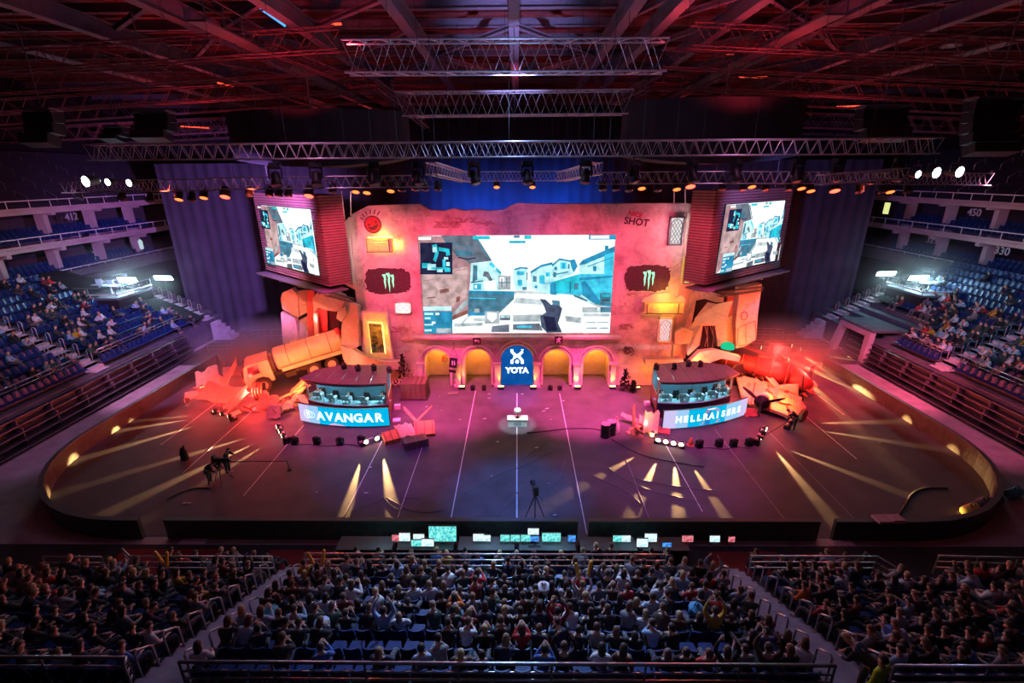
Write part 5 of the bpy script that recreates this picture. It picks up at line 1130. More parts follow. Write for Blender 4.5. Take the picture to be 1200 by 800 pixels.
crate(459, 517, (1.0, .8, .35), 30, 20, 'orange box next to the end of the left light bar', M_CRO)
board_piece(gp(475, 510), 1.2, 1.0, (R(30), R(10), R(40)), 'loose_sheet', 'pale pink sheet lying over the orange boxes', mat('pale_sheet', (.85, .55, .36), .7), seed=50)
board_piece(gp(484, 498), .25, 1.8, (R(35), 0, R(60)), 'broken_plank', 'thin dark plank leaning over the lantern', M_PLANK, seed=51)
board_piece(gp(496, 494), .15, 1.6, (R(30), 0, R(-50)), 'broken_plank', 'thinner dark plank crossing behind the lantern', M_PLANK, seed=52)
def lantern(px, py, label, h=.5):
    p = Vector(gp(px, py)); root = thing('lantern', label, 'lamp', p)
    a = MB(); a.lathe(p, [(.16, 0), (.16, .06)], 8); a.lathe(p + Vector((0, 0, h)), [(.16, 0), (.05, .12)], 8); part(a, 'frame', M_DKSTEEL, root)
    a = MB(); a.lathe(p + Vector((0, 0, .06)), [(.12, 0), (.13, (h - .06) / 2), (.12, h - .06)], 8); part(a, 'glowing_core', emi('lantern_glow', (1, .45, .12), 9), root)
lantern(492, 504, 'glowing orange lantern among the crates right of the left booth', .6)
lantern(238, 458, 'small glowing flame lamp in the left debris', .4); lantern(268, 458, 'second glowing flame lamp, nearer the truck, in the left debris', .4)
lantern(764, 512, 'small glowing lamp at the foot of the leaning pale board', .35)
# stack of rusty slabs beside left booth (pallets)
p = Vector(gp(486, 466)); root = thing('crate_stack', 'brown stack of slatted boxes right of the left booth', 'crate', p); 
for i in range(5):
    a = MB(); a.box(p + Vector((-.75 + .38 * i, .35, .65)), (.34, 1.5, 1.3)); part(a, 'slatted_box', mat('brown_slats', (.12, .07, .04), .8), root)
a = MB(); a.box(p + Vector((0, .35, .03)), (2.1, 1.7, .06)); part(a, 'pallet', M_BLACK, root)
for k, (px, py, s, m, lab) in enumerate(((466, 479, .42, 'white_box', 'white small box beside the right post of the left booth'), (465, 493, .5, 'white_box', 'white flat tray on the floor right of the left booth'), (758, 475, .38, 'white_box', 'white small box left of the right booth'))):
    p = Vector(gp(px, py)); a = MB(); a.box(p + Vector((0, 0, .15 if k != 1 else .05)), (s, s * .8, .3 if k != 1 else .1), (0, 0, .2)); a.box(p + Vector((0, -s * .41, .18 if k != 1 else .06)), (s * .5, .02, .08), (0, 0, .2)); one(a, 'small_box', mat('white_box', (.75, .7, .75), .6), lab, 'box')
# dark smoke-like shrubs (soot bushes) at the wall foot
def bush(px, py, Y, h, label, seed):
    rr = random.Random(seed); p = W(px, py, Y); p.z = .02; mb = MB()
    for i in range(170):
        a = rr.uniform(0, 2 * PI); t = rr.random(); r = (1 - t) * h * .38 * rr.random() ** .5; c = p + Vector((r * math.cos(a), r * math.sin(a) * .5, t * h)); d = Vector((rr.uniform(-1, 1), rr.uniform(-1, 1), rr.uniform(.2, 1))).normalized() * .22; s = Vector((-d.y, d.x, 0)).normalized() * .07
        mb.add([c - s, c + s, c + s * .6 + d, c - s * .6 + d], [(0, 1, 2, 3)])
    mb.tube([p, p + Vector((0, 0, h * .7))], .04, 5); one(mb, 'dry_shrub', mat('sooty_leaf', (.03, .015, .02), .9), label, 'plant')
bush(474, 450, 34.0, 3.0, 'tall sooty dark shrub against the wall right of the gilt frame', 1)
bush(732, 452, 34.0, 1.7, 'low sooty dark shrub right of the last arch', 2); bush(742, 455, 33.6, .9, 'smallest dark shrub before the right wall corner', 3)
# hanging ladder-sign by the first arch
x, z = XZ(532, 425, YW - .7); root = thing('hanging_board', 'dark hanging board with two pale bars between the first and second arch', 'sign', (x, YW - .7, z - .6))
a = MB(); a.tube([(x, YW - .7, z + 1.2), (x - .3, YW - .7, z + .6), (x + .3, YW - .7, z + .6), (x, YW - .7, z + 1.2)], .03, 4); a.tube([(x, YW - .7, z + 1.2), (x, YW - .3, z + 1.6)], .02, 4); part(a, 'hanger', M_DKSTEEL, root)
a = MB(); a.box((x - .05, YW - .7, z), (.6, .07, .8), (0, .12, 0)); part(a, 'board', M_BLACK, root)
a = MB(); a.box((x - .12, YW - .745, z), (.08, .02, .35)); a.box((x + .04, YW - .745, z), (.08, .02, .35)); part(a, 'bar_marks', mat('white_sign_paint', (.9, .85, .85), .5), root)
a = MB(); a.box((x - .15, YW - .7, z - .7), (.55, .06, .22), (0, .15, 0)); part(a, 'lower_board', M_BLACK, root)
m2 = MB(); p = Vector(gp(531, 461)); m2.box(p + Vector((0, 0, .02)), (.8, .5, .04), (0, 0, .3)); one(m2, 'floor_grate', M_DKSTEEL, 'flat square grate on the floor below the hanging board', 'grate')
# centre pedestal with helmet trophy, spotlit
p = Vector(gp(606.5, 501)); root = thing('trophy_plinth', 'small white oblong plinth in a pool of light at centre stage', 'plinth', p)
a = MB(); a.box(p + Vector((0, .3, .28)), (1.3, .6, .5)); part(a, 'block', mat('plinth_white', (.55, .7, .72), .4), root)
a = MB(); a.box(p + Vector((0, .3, .55)), (1.38, .68, .05)); part(a, 'top_slab', mat('plinth_top', (.8, .9, .9), .4), root)
a = MB(); a.box(p + Vector((0, -.012, .3)), (.5, .02, .25)); part(a, 'front_plate', mat('plinth_plate', (.3, .42, .45), .4), root)
t = p + Vector((0, .3, .575)); root = thing('trophy', 'white cup trophy standing on the centre stage plinth', 'trophy', t)
a = MB(); a.lathe(t, [(.12, 0), (.12, .04), (.03, .1), (.03, .26)], 14); part(a, 'foot', M_BLACK, root, smooth=True)
a = MB(); a.lathe(t + Vector((0, 0, .25)), [(.05, 0), (.2, .12), (.26, .3), (.2, .42), (.05, .46)], 16); part(a, 'bowl', mat('trophy_white', (.9, .9, .88), .3), root, smooth=True)
# light bars on the floor
BEAMS = []
def light_bar(pa, pb, n, label, z=.3, tilt=0, lensm=None, out=None, on=None):
    A = G(*pa, z); B = G(*pb, z); u = (B - A).normalized(); L = (B - A).length; c = (A + B) / 2; nrm = Vector((u.y, -u.x, 0)).normalized()
    if nrm.y > 0: nrm = -nrm
    if out: nrm = Vector((*out, 0)).normalized()
    root = thing('light_bar', label, 'stage light', (c.x, c.y, 0)); rot = u.to_track_quat('X', 'Z').to_matrix()
    a = MB(); a.box(c + Vector((0, 0, -.02)) - nrm * .12, (L, .14, .12), rot); part(a, 'bar', mat('bar_grey', (.35, .3, .3), .5), root)
    for t in (.08, .92):
        a = MB(); a.box(A.lerp(B, t) + Vector((0, 0, -z / 2 - .02)) - nrm * .12, (.3, .4, max(.05, z - .08)), rot); part(a, 'foot', M_BLACK, root)
    for i in range(n):
        q = A.lerp(B, (i + .5) / n); d = (nrm + Vector((0, 0, -.1))).normalized(); rq = d.to_track_quat('Z', 'Y').to_matrix()
        a = MB(); a.lathe(q, [(.1, -.2), (.17, -.08), (.19, .06), (.17, .07)], 12, rq); h = part(a, 'lamp_head', M_BLACK, root, smooth=True)
        a = MB(); a.lathe(q + d * .072, [(.15, 0), (.1, .02)], 12, rq); subpart(a, 'lens', M_LAMP_W if (on is None or i in on) else M_OFF, root, h)
        BEAMS.append((q + d * .12, d, i, root)) if (on is None or i in on) else None
    return root
light_bar((422, 519), (460, 507), 3, 'bar with three warm lamps between the left banner and the orange boxes')
nb_left = len(BEAMS)
light_bar((767, 514), (803, 521), 4, 'bar with four warm lamps in front of the right banner')
light_bar((247, 480), (273, 489), 3, 'bar with white lamps nearest the left edge of the debris', out=(-.9, -.45))
light_bar((324, 497), (333, 513), 3, 'short upright row of glowing lamps below the truck engine', out=(-.9, -.5), z=.5)
light_bar((889, 515), (898, 500), 3, 'bar with two warm lamps at the right wing propeller', out=(.75, -.6), z=.5, on=(0, 2))
light_bar((925, 498), (931, 488), 2, 'small lamp pair on the floor right of the nacelle', out=(1, -.05), z=.35)
for i, (px, py, k, lab) in enumerate(((218, 469, 'r', 'bright red floor lamp at the far left of the debris'), (891, 407, 'w', 'bright warm lamp beside the right pillar'), (927, 405, 'w', 'bright warm lamp in the far right debris'), (937, 409, 'w', 'brightest warm lamp at the right end of the debris'), (923, 421, 'w', 'warm lamp aimed right in the nose wreck'), (904, 437, 'o', 'orange lamp low in the aircraft debris'), (893, 444, 'o', 'small orange lamp behind the right booth'))):
    p = Vector(gp(px, py)); z = .45 if px < 300 else 1.0; d = Vector((-.8, -.5, -.08)) if px < 300 else Vector((1, -.35 - .1 * (i % 3), -.07)); d.normalize(); p = G(px, py, z); rq = d.to_track_quat('Z', 'Y').to_matrix()
    root = thing('floor_lamp', lab, 'stage light', (p.x, p.y, .02)); a = MB(); a.lathe(p, [(.08, -.25), (.15, -.1), (.2, .05)], 12, rq); part(a, 'can', M_BLACK, root, smooth=True)
    a = MB(); a.lathe(p + d * .06, [(.18, 0), (.1, .02)], 12, rq); part(a, 'lens', {'r': M_LAMP_R, 'w': M_LAMP_W, 'o': M_LAMP_O}[k], root)
    a = MB(); a.tube([p - Vector((0, 0, .15)), (p.x, p.y, .05)], .03, 5); a.lathe((p.x, p.y, .02), [(.2, 0), (.18, .04)], 10); part(a, 'stand', M_DKSTEEL, root)
    if k == 'w': BEAMS.append((p + d * .12, d, 9, root))
# right: wrecked aircraft
M_FUS = mat('fuselage_red_paint', (.16, .03, .03), .5, var=.3, scale=1.2); M_WINGP = mat('wing_pale_paint', (.85, .5, .32), .5, var=.12, scale=1.5)
A = G(840, 418, 1.6); B = G(925, 440, 1.0); root = thing('crashed_aircraft', 'wrecked red aircraft body and pale wing with propellers, right of the booth', 'aircraft', ((A.x + B.x) / 2, (A.y + B.y) / 2, 0))
def loftb(a, b, ra, rb, n=14, k=7, squ=.8):
    mb = MB(); u = (b - a).normalized(); w = u.cross(Vector((0, 0, 1))).normalized(); v = w.cross(u); vs = []; fs = []
    for i in range(k + 1):
        t = i / k; r = ra + (rb - ra) * t; c = a.lerp(b, t)
        for j in range(n): vs.append(c + w * r * math.cos(2 * PI * j / n) + v * r * squ * math.sin(2 * PI * j / n) + v * .04 * math.sin(5 * t + j))
    for i in range(k):
        for j in range(n): fs.append((i * n + j, i * n + (j + 1) % n, (i + 1) * n + (j + 1) % n, (i + 1) * n + j))
    fs += [tuple(range(n)), tuple(range(k * n, (k + 1) * n))]; return mb.add(vs, fs)
part(loftb(A, B, .75, 1.25), 'fuselage', M_FUS, root, smooth=True)
C1 = G(948, 452, .9); part(loftb(B, C1, 1.15, .5), 'nose', M_DEBR, root, smooth=True)
for k, t in enumerate((.15, .35, .55, .75, .95)):
    a = MB(); c = A.lerp(B, t); r = .78 + .5 * t; u = (B - A).normalized(); w = u.cross(Vector((0, 0, 1))).normalized(); v = w.cross(u)
    a.tube([c + w * r * math.cos(R(j * 20)) + v * r * .8 * math.sin(R(j * 20)) for j in range(19)], .05, 5); part(a, 'hull_rib', M_DEBR, root)
# wing: broad pale slab from the booth to the nacelle
wp = [(862, 441, .5), (882, 446, .6), (915, 455, .7), (932, 462, .8), (944, 480, .4), (926, 491, .25), (905, 483, .3), (880, 476, .3), (868, 465, .35)]
P = [G(a, b, z) for a, b, z in wp]; a = MB(); a.prism(P, (0, 0, .22)); part(a, 'wing', M_WINGP, root)
for k, (pa, pb) in enumerate((((885, 448), (880, 474)), ((900, 452), (903, 482)), ((918, 457), (925, 489)))):
    a = MB(); a.tube([G(*pa, .85), G(*pb, .58)], .04, 5); part(a, 'wing_seam', M_DEBR, root)
def nacelle(pc, d, r, L):
    c = G(*pc, 1.0); d = Vector(d).normalized(); part(loftb(c - d * L, c, r * .8, r, squ=1), 'engine_cowling', M_WINGP, root, smooth=True)
    a = MB(); rq = d.to_track_quat('Z', 'Y').to_matrix(); a.lathe(c, [(r * .9, 0), (r * .3, .02), (r * .22, .25), (.03, .42)], 14, rq); pr = part(a, 'propeller_hub', M_BLACK, root, smooth=True)
    for k in range(3):
        b = MB(); an = k * 2 * PI / 3 + .5; w = rq @ Vector((math.cos(an), math.sin(an), 0)); tt = rq @ Vector((-math.sin(an), math.cos(an), .5)); q = c + d * .2
        b.prism([q + w * .1 - tt * .07, q + w * 1.0 - tt * .13, q + w * 1.55 - tt * .05, q + w * 1.55 + tt * .05, q + w * 1.0 + tt * .1, q + w * .1 + tt * .07], d * .04); subpart(b, 'propeller_blade', M_BLACK, root, pr)
nacelle((893, 471), (-.6, -.75, .1), .55, 1.3); nacelle((936, 458), (.8, -.5, .15), .5, 1.2)
a = MB(); c = G(941, 486, .45); a.lathe(c, [(.4, -.12), (.42, .12)], 16, Euler((R(90), 0, .6)).to_matrix()); part(a, 'landing_wheel', MATS['tyre_rubber'], root)
a = MB(); c = G(866, 440, .75); rq = Euler((R(80), 0, R(20))).to_matrix(); a.lathe(c, [(.9, -.1), (1.0, 0), (.9, .1)], 20, rq); part(a, 'engine_ring', M_BLACK, root)
for i, (px, py, w, l, rx, ry, rz, m, z, d) in enumerate((
    (905, 425, 2.6, .8, 20, 10, 20, M_DEBR, .8, 'red torn strip on top of the aircraft body'), (915, 418, 3.0, .35, 15, -15, -10, M_PLANK, 1.0, 'pale splintered strip behind the aircraft'),
    (900, 432, 1.8, 1.0, 35, 20, -40, M_DEB, .5, 'orange bent plate beside the aircraft body'), (917, 436, 1.6, 1.3, 70, 10, 70, M_DEB, .1, 'tall orange plate standing at the aircraft nose'),
    (906, 449, 1.1, .9, 30, 20, 30, mat('pale_sheet', (.85, .55, .36), .7), .9, 'small pale plate on the wing root'), (925, 466, 1.5, 1.2, 15, 10, -30, mat('pale_sheet', (.85, .55, .36), .7), .95, 'pale plate lying on the wing tip'),
    (934, 478, .5, 1.6, 20, 10, -15, M_DEB, .6, 'narrow orange strip at the wing tip edge'), (885, 412, 3.0, .5, 10, 15, -25, M_DEBR, .9, 'long red beam behind the aircraft'), (872, 420, 2.6, .9, 25, 0, -20, M_DEBR, 1.4, 'red cloth-like sheet over the aircraft tail'),
    (930, 427, 1.8, .5, 30, 10, -50, M_DEB, .3, 'orange splinter pointing at the right stand'), (902, 407, 2.4, .3, 30, 0, 60, M_PLANK, .6, 'pale plank sticking up behind the wreck'), (910, 402, 2.2, .25, 25, 0, -60, M_PLANK, .6, 'pale plank crossing behind the wreck'),
    (880, 486, 1.2, .6, 30, 0, 10, M_DEBR, .02, 'red scrap below the left propeller'), (950, 440, .3, 2.0, 20, 0, -40, M_BLACK, .1, 'black bent strut right of the nose'))):
    g = G(px, py, z); board_piece((g.x, g.y, z * .6 + .02), w, l, (R(rx), R(ry), R(rz)), 'scrap_sheet', d, m, seed=i + 70)
# barrels, bottle-like cones and leaning pieces left of right banner
for i, (px, py) in enumerate(((709, 512), (716, 509))):
    p = Vector(gp(px, py)); root = thing('oil_drum', 'black oil drum with pale lid, %s of the pair left of the right banner' % ('nearer' if i == 0 else 'farther'), 'barrel', p)
    a = MB(); a.lathe(p, [(.3, 0), (.32, .02), (.3, .05), (.3, .3), (.32, .32), (.3, .34), (.3, .6), (.32, .62), (.3, .64), (.3, .92), (.32, .95)], 18); part(a, 'drum_body', M_BLACK, root, smooth=False)
    a = MB(); a.lathe(p + Vector((0, 0, .95)), [(.3, 0), (.29, .02)], 18); part(a, 'lid', mat('drum_lid', (.45, .25, .3), .5), root)
p = Vector(gp(722, 506)); root = thing('white_bottle', 'tall white bottle-shaped prop beside the oil drums', 'bottle', p)
a = MB(); a.lathe(p, [(.2, 0), (.22, .1), (.2, .55), (.08, .75), (.07, .98)], 14); part(a, 'bottle_body', mat('bottle_white', (.9, .8, .8), .4), root, smooth=True)
a = MB(); a.lathe(p + Vector((0, 0, .98)), [(.08, 0), (.08, .1)], 12); part(a, 'cap', mat('bottle_cap', (.7, .3, .3), .5), root)
for i, (px, py, w, l, rx, ry, rz, m, d) in enumerate((
    (742, 497, 1.8, .35, 30, 15, -30, M_PLANK, 'upper orange plank of the crossed planks by the oil drums'), (748, 503, 2.2, .3, 20, -10, 35, M_PLANK, 'lower orange plank of the crossed planks by the oil drums'),
    (741, 508, .2, 1.8, 75, 0, 10, M_PLANK, 'upright orange post in the crossed planks'), (756, 501, 1.0, .7, 30, 25, 0, M_DEB, 'small pale sheet behind the leaning board'),
    (762, 508, .9, 1.5, 72, 0, -20, mat('pale_board', (.85, .65, .55), .6), 'pale pointed board leaning by the right light bar'), (772, 505, 1.4, .6, 10, 0, -20, M_DEBR, 'flat red sheet under the right banner'))):
    board_piece(gp(px, py), w, l, (R(rx), R(ry), R(rz)), 'scrap_sheet', d, m, seed=i + 90)
p = Vector(gp(809, 522)); m2 = MB(); m2.lathe(p, [(.16, 0), (.14, .3), (.05, .55)], 10); m2.lathe(p, [(.22, 0), (.22, .05)], 10); one(m2, 'traffic_cone', mat('cone_orange', (.8, .25, .1), .6), 'small orange cone at the right end of the four-lamp bar', 'cone')
# loose bits of paper on the floor
rr = random.Random(5)
for i, (px, py) in enumerate(((573, 462), (573, 467), (637, 482), (641, 479), (583, 518), (629, 525), (576, 558), (539, 492), (568, 491), (434, 548), (429, 578), (371, 577), (500, 477), (517, 481), (626, 573), (650, 604), (643, 567), (760, 519), (1031, 519), (222, 590), (216, 590), (515, 465), (660, 470), (646, 492), (612, 462))):
    p = Vector(gp(px, py)); m2 = MB(); s = rr.uniform(.06, .16); m2.prism([p + Vector((-s, 0, .01)), p + Vector((0, s * .5, .01)), p + Vector((s, .02, .03)), p + Vector((0, -s * .4, .01))], (0, 0, .01)); one(m2, 'paper_scrap', mat('paper', (.7, .65, .72), .7), 'small pale scrap of paper on the dark carpet', 'paper', 'paper scraps on the carpet')
# cables and carpet folds
def cable(pts, r, m, label, name='floor_cable', z=.03):
    P = [G(a, b, z) for a, b in pts]; Q = []
    for i in range(len(P) - 1):
        p0 = P[max(i - 1, 0)]; p1, p2 = P[i], P[i + 1]; p3 = P[min(i + 2, len(P) - 1)]
        for k in range(6):
            t = k / 6; Q.append(.5 * ((2 * p1) + (p2 - p0) * t + (2 * p0 - 5 * p1 + 4 * p2 - p3) * t * t + (-p0 + 3 * p1 - 3 * p2 + p3) * t ** 3))
    Q.append(P[-1]); mb = MB(); mb.tube(Q, r, 6); one(mb, name, m, label, 'cable' if 'cable' in name else 'carpet fold', smooth=True)
M_FOLD = mat('carpet_fold_cloth', (.13, .12, .13), .7); 
cable([(716, 512), (700, 503), (668, 502), (640, 505), (618, 507)], .05, M_BLACK, 'long black cable from the oil drums towards the plinth')
cable([(716, 514), (735, 525), (760, 535), (790, 541), (825, 547)], .028, M_BLACK, 'long black cable from the oil drums to the lower right')
for i, q in enumerate(([(660, 505), (645, 515), (625, 528), (612, 538)], [(645, 528), (625, 540), (608, 548), (590, 553), (568, 565), (545, 578)], [(662, 541), (655, 560), (640, 575)], [(612, 568), (600, 585), (585, 600), (575, 612)], [(692, 556), (705, 562), (722, 570), (742, 582)], [(712, 547), (730, 560), (750, 570), (775, 578), (820, 588)], [(725, 570), (740, 580), (752, 592)], [(742, 560), (770, 566), (800, 571), (840, 575)], [(412, 598), (425, 594), (440, 588), (450, 583), (462, 588), (478, 597), (500, 600), (520, 597)], [(450, 583), (458, 592), (470, 598)], [(470, 583), (490, 584)])):
    cable(q, .032, M_FOLD, 'long fold in the dark carpet, %s of those counted from the upper middle' % ordn(i + 1), 'carpet_fold', .008)
cable([(1052, 605), (1062, 590), (1070, 578), (1085, 572), (1110, 572)], .06, M_BLACK, 'coiled dark cable by the right front edge of the carpet')
cable([(247, 572), (225, 572), (195, 585)], .03, M_BLACK, 'thin cable trailing left from the camera crew')
# ================================================================ CAMERAS ON THE FLOOR
M_TRIP = mat('tripod_black', (.03, .03, .035), .4, .3)
def tripod_camera(p, label, h=1.35, rz=0, lens=1.0):
    root = thing('broadcast_camera', label, 'camera', p, rz); K = dict(world=False)
    for k in range(3):
        a = MB(); an = 2 * PI * k / 3 + .3; a.tube([(0, 0, h - .15), (.55 * math.cos(an), .55 * math.sin(an), .02)], .03, 6, r2=.02); part(a, 'tripod_leg', M_TRIP, root, **K)
    a = MB(); a.box((0, 0, h - .08), (.2, .24, .12)); part(a, 'pan_head', M_TRIP, root, **K)
    a = MB(); a.box((0, -.05, h + .12), (.2, .5, .26)); part(a, 'camera_body', M_BLACK, root, **K)
    a = MB(); a.lathe((0, .2, h + .12), [(.09, 0), (.09, .3 * lens), (.13, .34 * lens), (.13, .4 * lens)], 12, Matrix.Rotation(R(-90), 3, 'X')); part(a, 'lens', M_BLACK, root, smooth=True, **K)
    a = MB(); a.box((0, -.2, h + .34), (.2, .14, .16)); a.tube([(.1, -.3, h), (.25, -.6, h - .1)], .015, 5); part(a, 'viewfinder', M_BLACK, root, **K); return root
c0 = G(262, 566); tripod_camera(Vector((c0.x, c0.y, .02)), 'tripod camera on the floor facing right, beside the cameraman', 1.35, R(-85))
c1 = G(247, 568); person(Vector((c1.x, c1.y, .02)), R(-80), 'bend', 'person in dark clothes bending behind the tripod camera on the carpet', None, 'black T-shirt', rnd=random.Random(1))
c1 = G(262, 560); person(Vector((c1.x + .1, c1.y + .35, .02)), R(-90), 'operate', 'person in black operating the tripod camera on the carpet', None, 'black jacket', rnd=random.Random(2))
m2 = MB(); A_, B_ = G(268, 541, 1.3), G(336, 540, 1.5); m2.tube([A_, B_], .025, 6); m2.tube([B_, B_ + Vector((.05, 0, -.45))], .02, 5); m2.lathe(B_ + Vector((.05, 0, -.6)), [(.12, 0), (.1, .12)], 8); one(m2, 'camera_boom', M_TRIP, 'thin long boom arm reaching right from the tripod camera', 'camera crane')
c0 = G(627, 617); tripod_camera(Vector((c0.x, c0.y + .3, .02)), 'tall tripod camera standing at the front edge by the control desks', 1.75, R(10), 1.2)
c0 = G(930, 505); person(Vector((c0.x, c0.y, .02)), R(60), 'bend', 'person crouching over a camera right of the right wing', None, 'black jacket', rnd=random.Random(4))
A_, B_ = G(893, 512, .6), G(925, 493, 1.2); m2 = MB(); m2.tube([A_, B_], .025, 6); m2.lathe(A_, [(.1, -.1), (.12, .1)], 8); one(m2, 'camera_boom', M_TRIP, 'thin boom pole between the right lamp bar and the crouching person', 'camera crane')
m2 = MB(); p = G(217, 538); 
for k in range(1): pass
m2.lathe(Vector((p.x, p.y, .02)), [(.22, 0), (.2, .5), (.1, .8)], 8); m2.tube([(p.x, p.y, .5), (p.x + .2, p.y - .1, 1.0)], .05, 6); one(m2, 'covered_stand', M_BLKCLOTH, 'small dark covered stand left of the camera crew', 'stand')
# things at the right front corner of the floor
p = G(1044, 612, 1.1); m2 = MB(); m2.box((p.x, NY, 1.17), (1.3, .5, .12), (0, .04, .08)); m2.box((p.x + .3, NY - .1, 1.25), (.5, .3, .08)); one(m2, 'pink_cloth', mat('pink_towel', (.7, .4, .5), .8), 'crumpled pale pink cloth lying on the rink barrier, right side', 'cloth')
for i, (px, py, c, cat_) in enumerate(((1135, 602, 'yellow_bag', 'bag'), (1150, 594, 'dark_bag', 'bag'), (1163, 592, 'dark_bag', 'bag'), (1186, 582, 'cyan_bag', 'bag'))):
    p = Vector(gp(px, py)); mm = {'yellow_bag': mat('yellow_bag', (.55, .45, .1), .7), 'dark_bag': mat('dark_bag', (.1, .09, .12), .8), 'cyan_bag': mat('cyan_bag', (.1, .4, .55), .6)}[c]
    root = thing('duffel_bag', '%s lying in the right front corner of the carpet, %s from the left' % (c.replace('_', ' '), ordn(i + 1)), 'bag', p, .4)
    a = MB(); a.lathe((0, 0, .25), [(.1, -.5), (.24, -.42), (.26, 0), (.24, .42), (.1, .5)], 12, Matrix.Rotation(R(90), 3, 'Y')); part(a, 'bag_body', mm, root, smooth=True, world=False)
    a = MB(); a.tube([(-.2, -.1, .45), (-.15, 0, .62), (.15, 0, .62), (.2, -.1, .45)], .025, 5); part(a, 'handle', M_BLACK, root, world=False)
# pale plates by the gaps in the near barrier
for i, px in enumerate((238, 908 - 1, 975)):
    p = G((238, 692, 976)[i], (622, 637, 628)[i], .02); m2 = MB(); m2.box((p.x, NY - .35, .06), (1.15, .4, .08)); m2.box((p.x, NY - .35, .11), (1.0, .3, .02)); one(m2, 'threshold_plate', mat('threshold', (.75, .5, .62), .6), 'pale threshold plate in the %s gap of the near rink barrier' % ('left', 'centre', 'right')[i], 'ramp')
# low platforms with railings at the far corners (camera positions), red lit left
for s, nm in ((-1, 'left'), (1, 'right')):
    for k in range(3):
        root = thing('guard_railing', 'steel guard railing %s at the %s far corner of the floor' % (('behind the gate', 'on the ramp', 'at the stair foot')[k], nm), 'railing', (s * (24.5 - 1.5 * k), 42 + 1.6 * k, .02))
        L_ = (9, 8, 3)[k]; x0 = s * (29.5 - 1.2 * k); y = 42.5 + 1.8 * k
        a = MB()
        for z in (.4, .75, 1.1): a.tube([(x0, y, z), (x0 - s * L_, y + .6, z)], .03, 5)
        part(a, 'horizontal_bar', M_CHROME, root); a = MB()
        for j in range(6): a.tube([(x0 - s * L_ * j / 5, y + .6 * j / 5, .02), (x0 - s * L_ * j / 5, y + .6 * j / 5, 1.12)], .03, 5)
        part(a, 'post', M_CHROME, root)

# small splinters strewn through both heaps
rr = random.Random(88)
for side, area, n, g in (('left', ((222, 455), (300, 445), (335, 485), (262, 488)), 22, 'small splinters in the left debris'), ('left', ((335, 465), (352, 462), (352, 488), (318, 494)), 10, 'small splinters in the left debris'), ('right', ((868, 415), (940, 412), (955, 470), (880, 470)), 34, 'small splinters in the aircraft debris'), ('right', ((735, 495), (770, 498), (772, 512), (735, 515)), 7, 'small splinters by the oil drums')):
    for i in range(n):
        u, v = rr.random(), rr.random(); a, b, c, d = area; px = (a[0] * (1 - u) + b[0] * u) * (1 - v) + (d[0] * (1 - u) + c[0] * u) * v; py = (a[1] * (1 - u) + b[1] * u) * (1 - v) + (d[1] * (1 - u) + c[1] * u) * v
        z = rr.uniform(0, .7) if 'aircraft' in g else rr.uniform(0, .3); q = G(px, py, z); lab = {'small splinters in the left debris': 'small torn splinter lying in the red debris by the tanker', 'small splinters in the aircraft debris': 'small torn splinter lying in the aircraft debris', 'small splinters by the oil drums': 'small splinter lying by the crossed planks'}[g]
        board_piece((q.x, q.y, z + .02), rr.uniform(.2, .9), rr.uniform(.12, .6), (R(rr.uniform(0, 70)), R(rr.uniform(-30, 30)), R(rr.uniform(0, 180))), 'splinter', lab, rr.choice([M_DEB, M_DEBR, M_PLANK, M_DEB]), g, seed=i, th=.04)
# ================================================================ SEATS, SPECTATORS, RAILS
CRI = CR.transposed()
def proj(p):
    q = CRI @ (Vector(p) - CAM)
    if q.z > -.1: return (-9999, -9999)
    return (600 - q.x / q.z * F_PX, 400 + q.y / q.z * F_PX)
def seat_mb():
    s = MB(); s.prism([(-.21, -.16, .40), (.21, -.16, .40), (.22, .1, .42), (.17, .26, .43), (-.17, .26, .43), (-.22, .1, .42)], (0, 0, .05))
    b = MB(); n = 6; vs = []
    for i in range(n + 1):
        a = -1 + 2 * i / n; x = .23 * a; y = -.2 + .05 * abs(a) ** 2
        for z, dy, k in ((.42, 0, 1), (.8, -.07, 1), (.9, -.1, .8)): vs += [(x * k, y + dy, z), (x * k, y + dy - .035, z)]
    fs = []
    for i in range(n):
        o = 6 * i; q = o + 6
        for j in (0, 2): fs += [(o + j, q + j, q + j + 2, o + j + 2), (o + j + 1, o + j + 3, q + j + 3, q + j + 1)]
        fs += [(o + 4, q + 4, q + 5, o + 5), (o, o + 1, q + 1, q)]
    fs += [(0, 2, 3, 1), (2, 4, 5, 3), (6 * n, 6 * n + 1, 6 * n + 3, 6 * n + 2), (6 * n + 2, 6 * n + 3, 6 * n + 5, 6 * n + 4)]
    b.add(vs, fs); l = MB()
    for s_ in (-.12, .12): l.box((s_, -.05, .2), (.04, .06, .4)); l.box((s_, .02, .02), (.04, .3, .04))
    return s, b, l
def make_seat(label):
    root = thing('stadium_seat', label, 'seat'); s, b, l = seat_mb()
    part(s, 'seat', M_SEAT, root, world=False); part(b, 'backrest', M_SEAT, root, world=False); part(l, 'support', M_BLACK, root, world=False); return root
seat0 = make_seat('x'); seat_used = False
places = []      # (distance, block, row, number, x, y, z, rz)
BLK = {'left': [-9.75 - .5 * i for i in range(24)], 'middle': [-7.75 + .5 * i for i in range(31)], 'right': [9.45 + .5 * i for i in range(24)]}
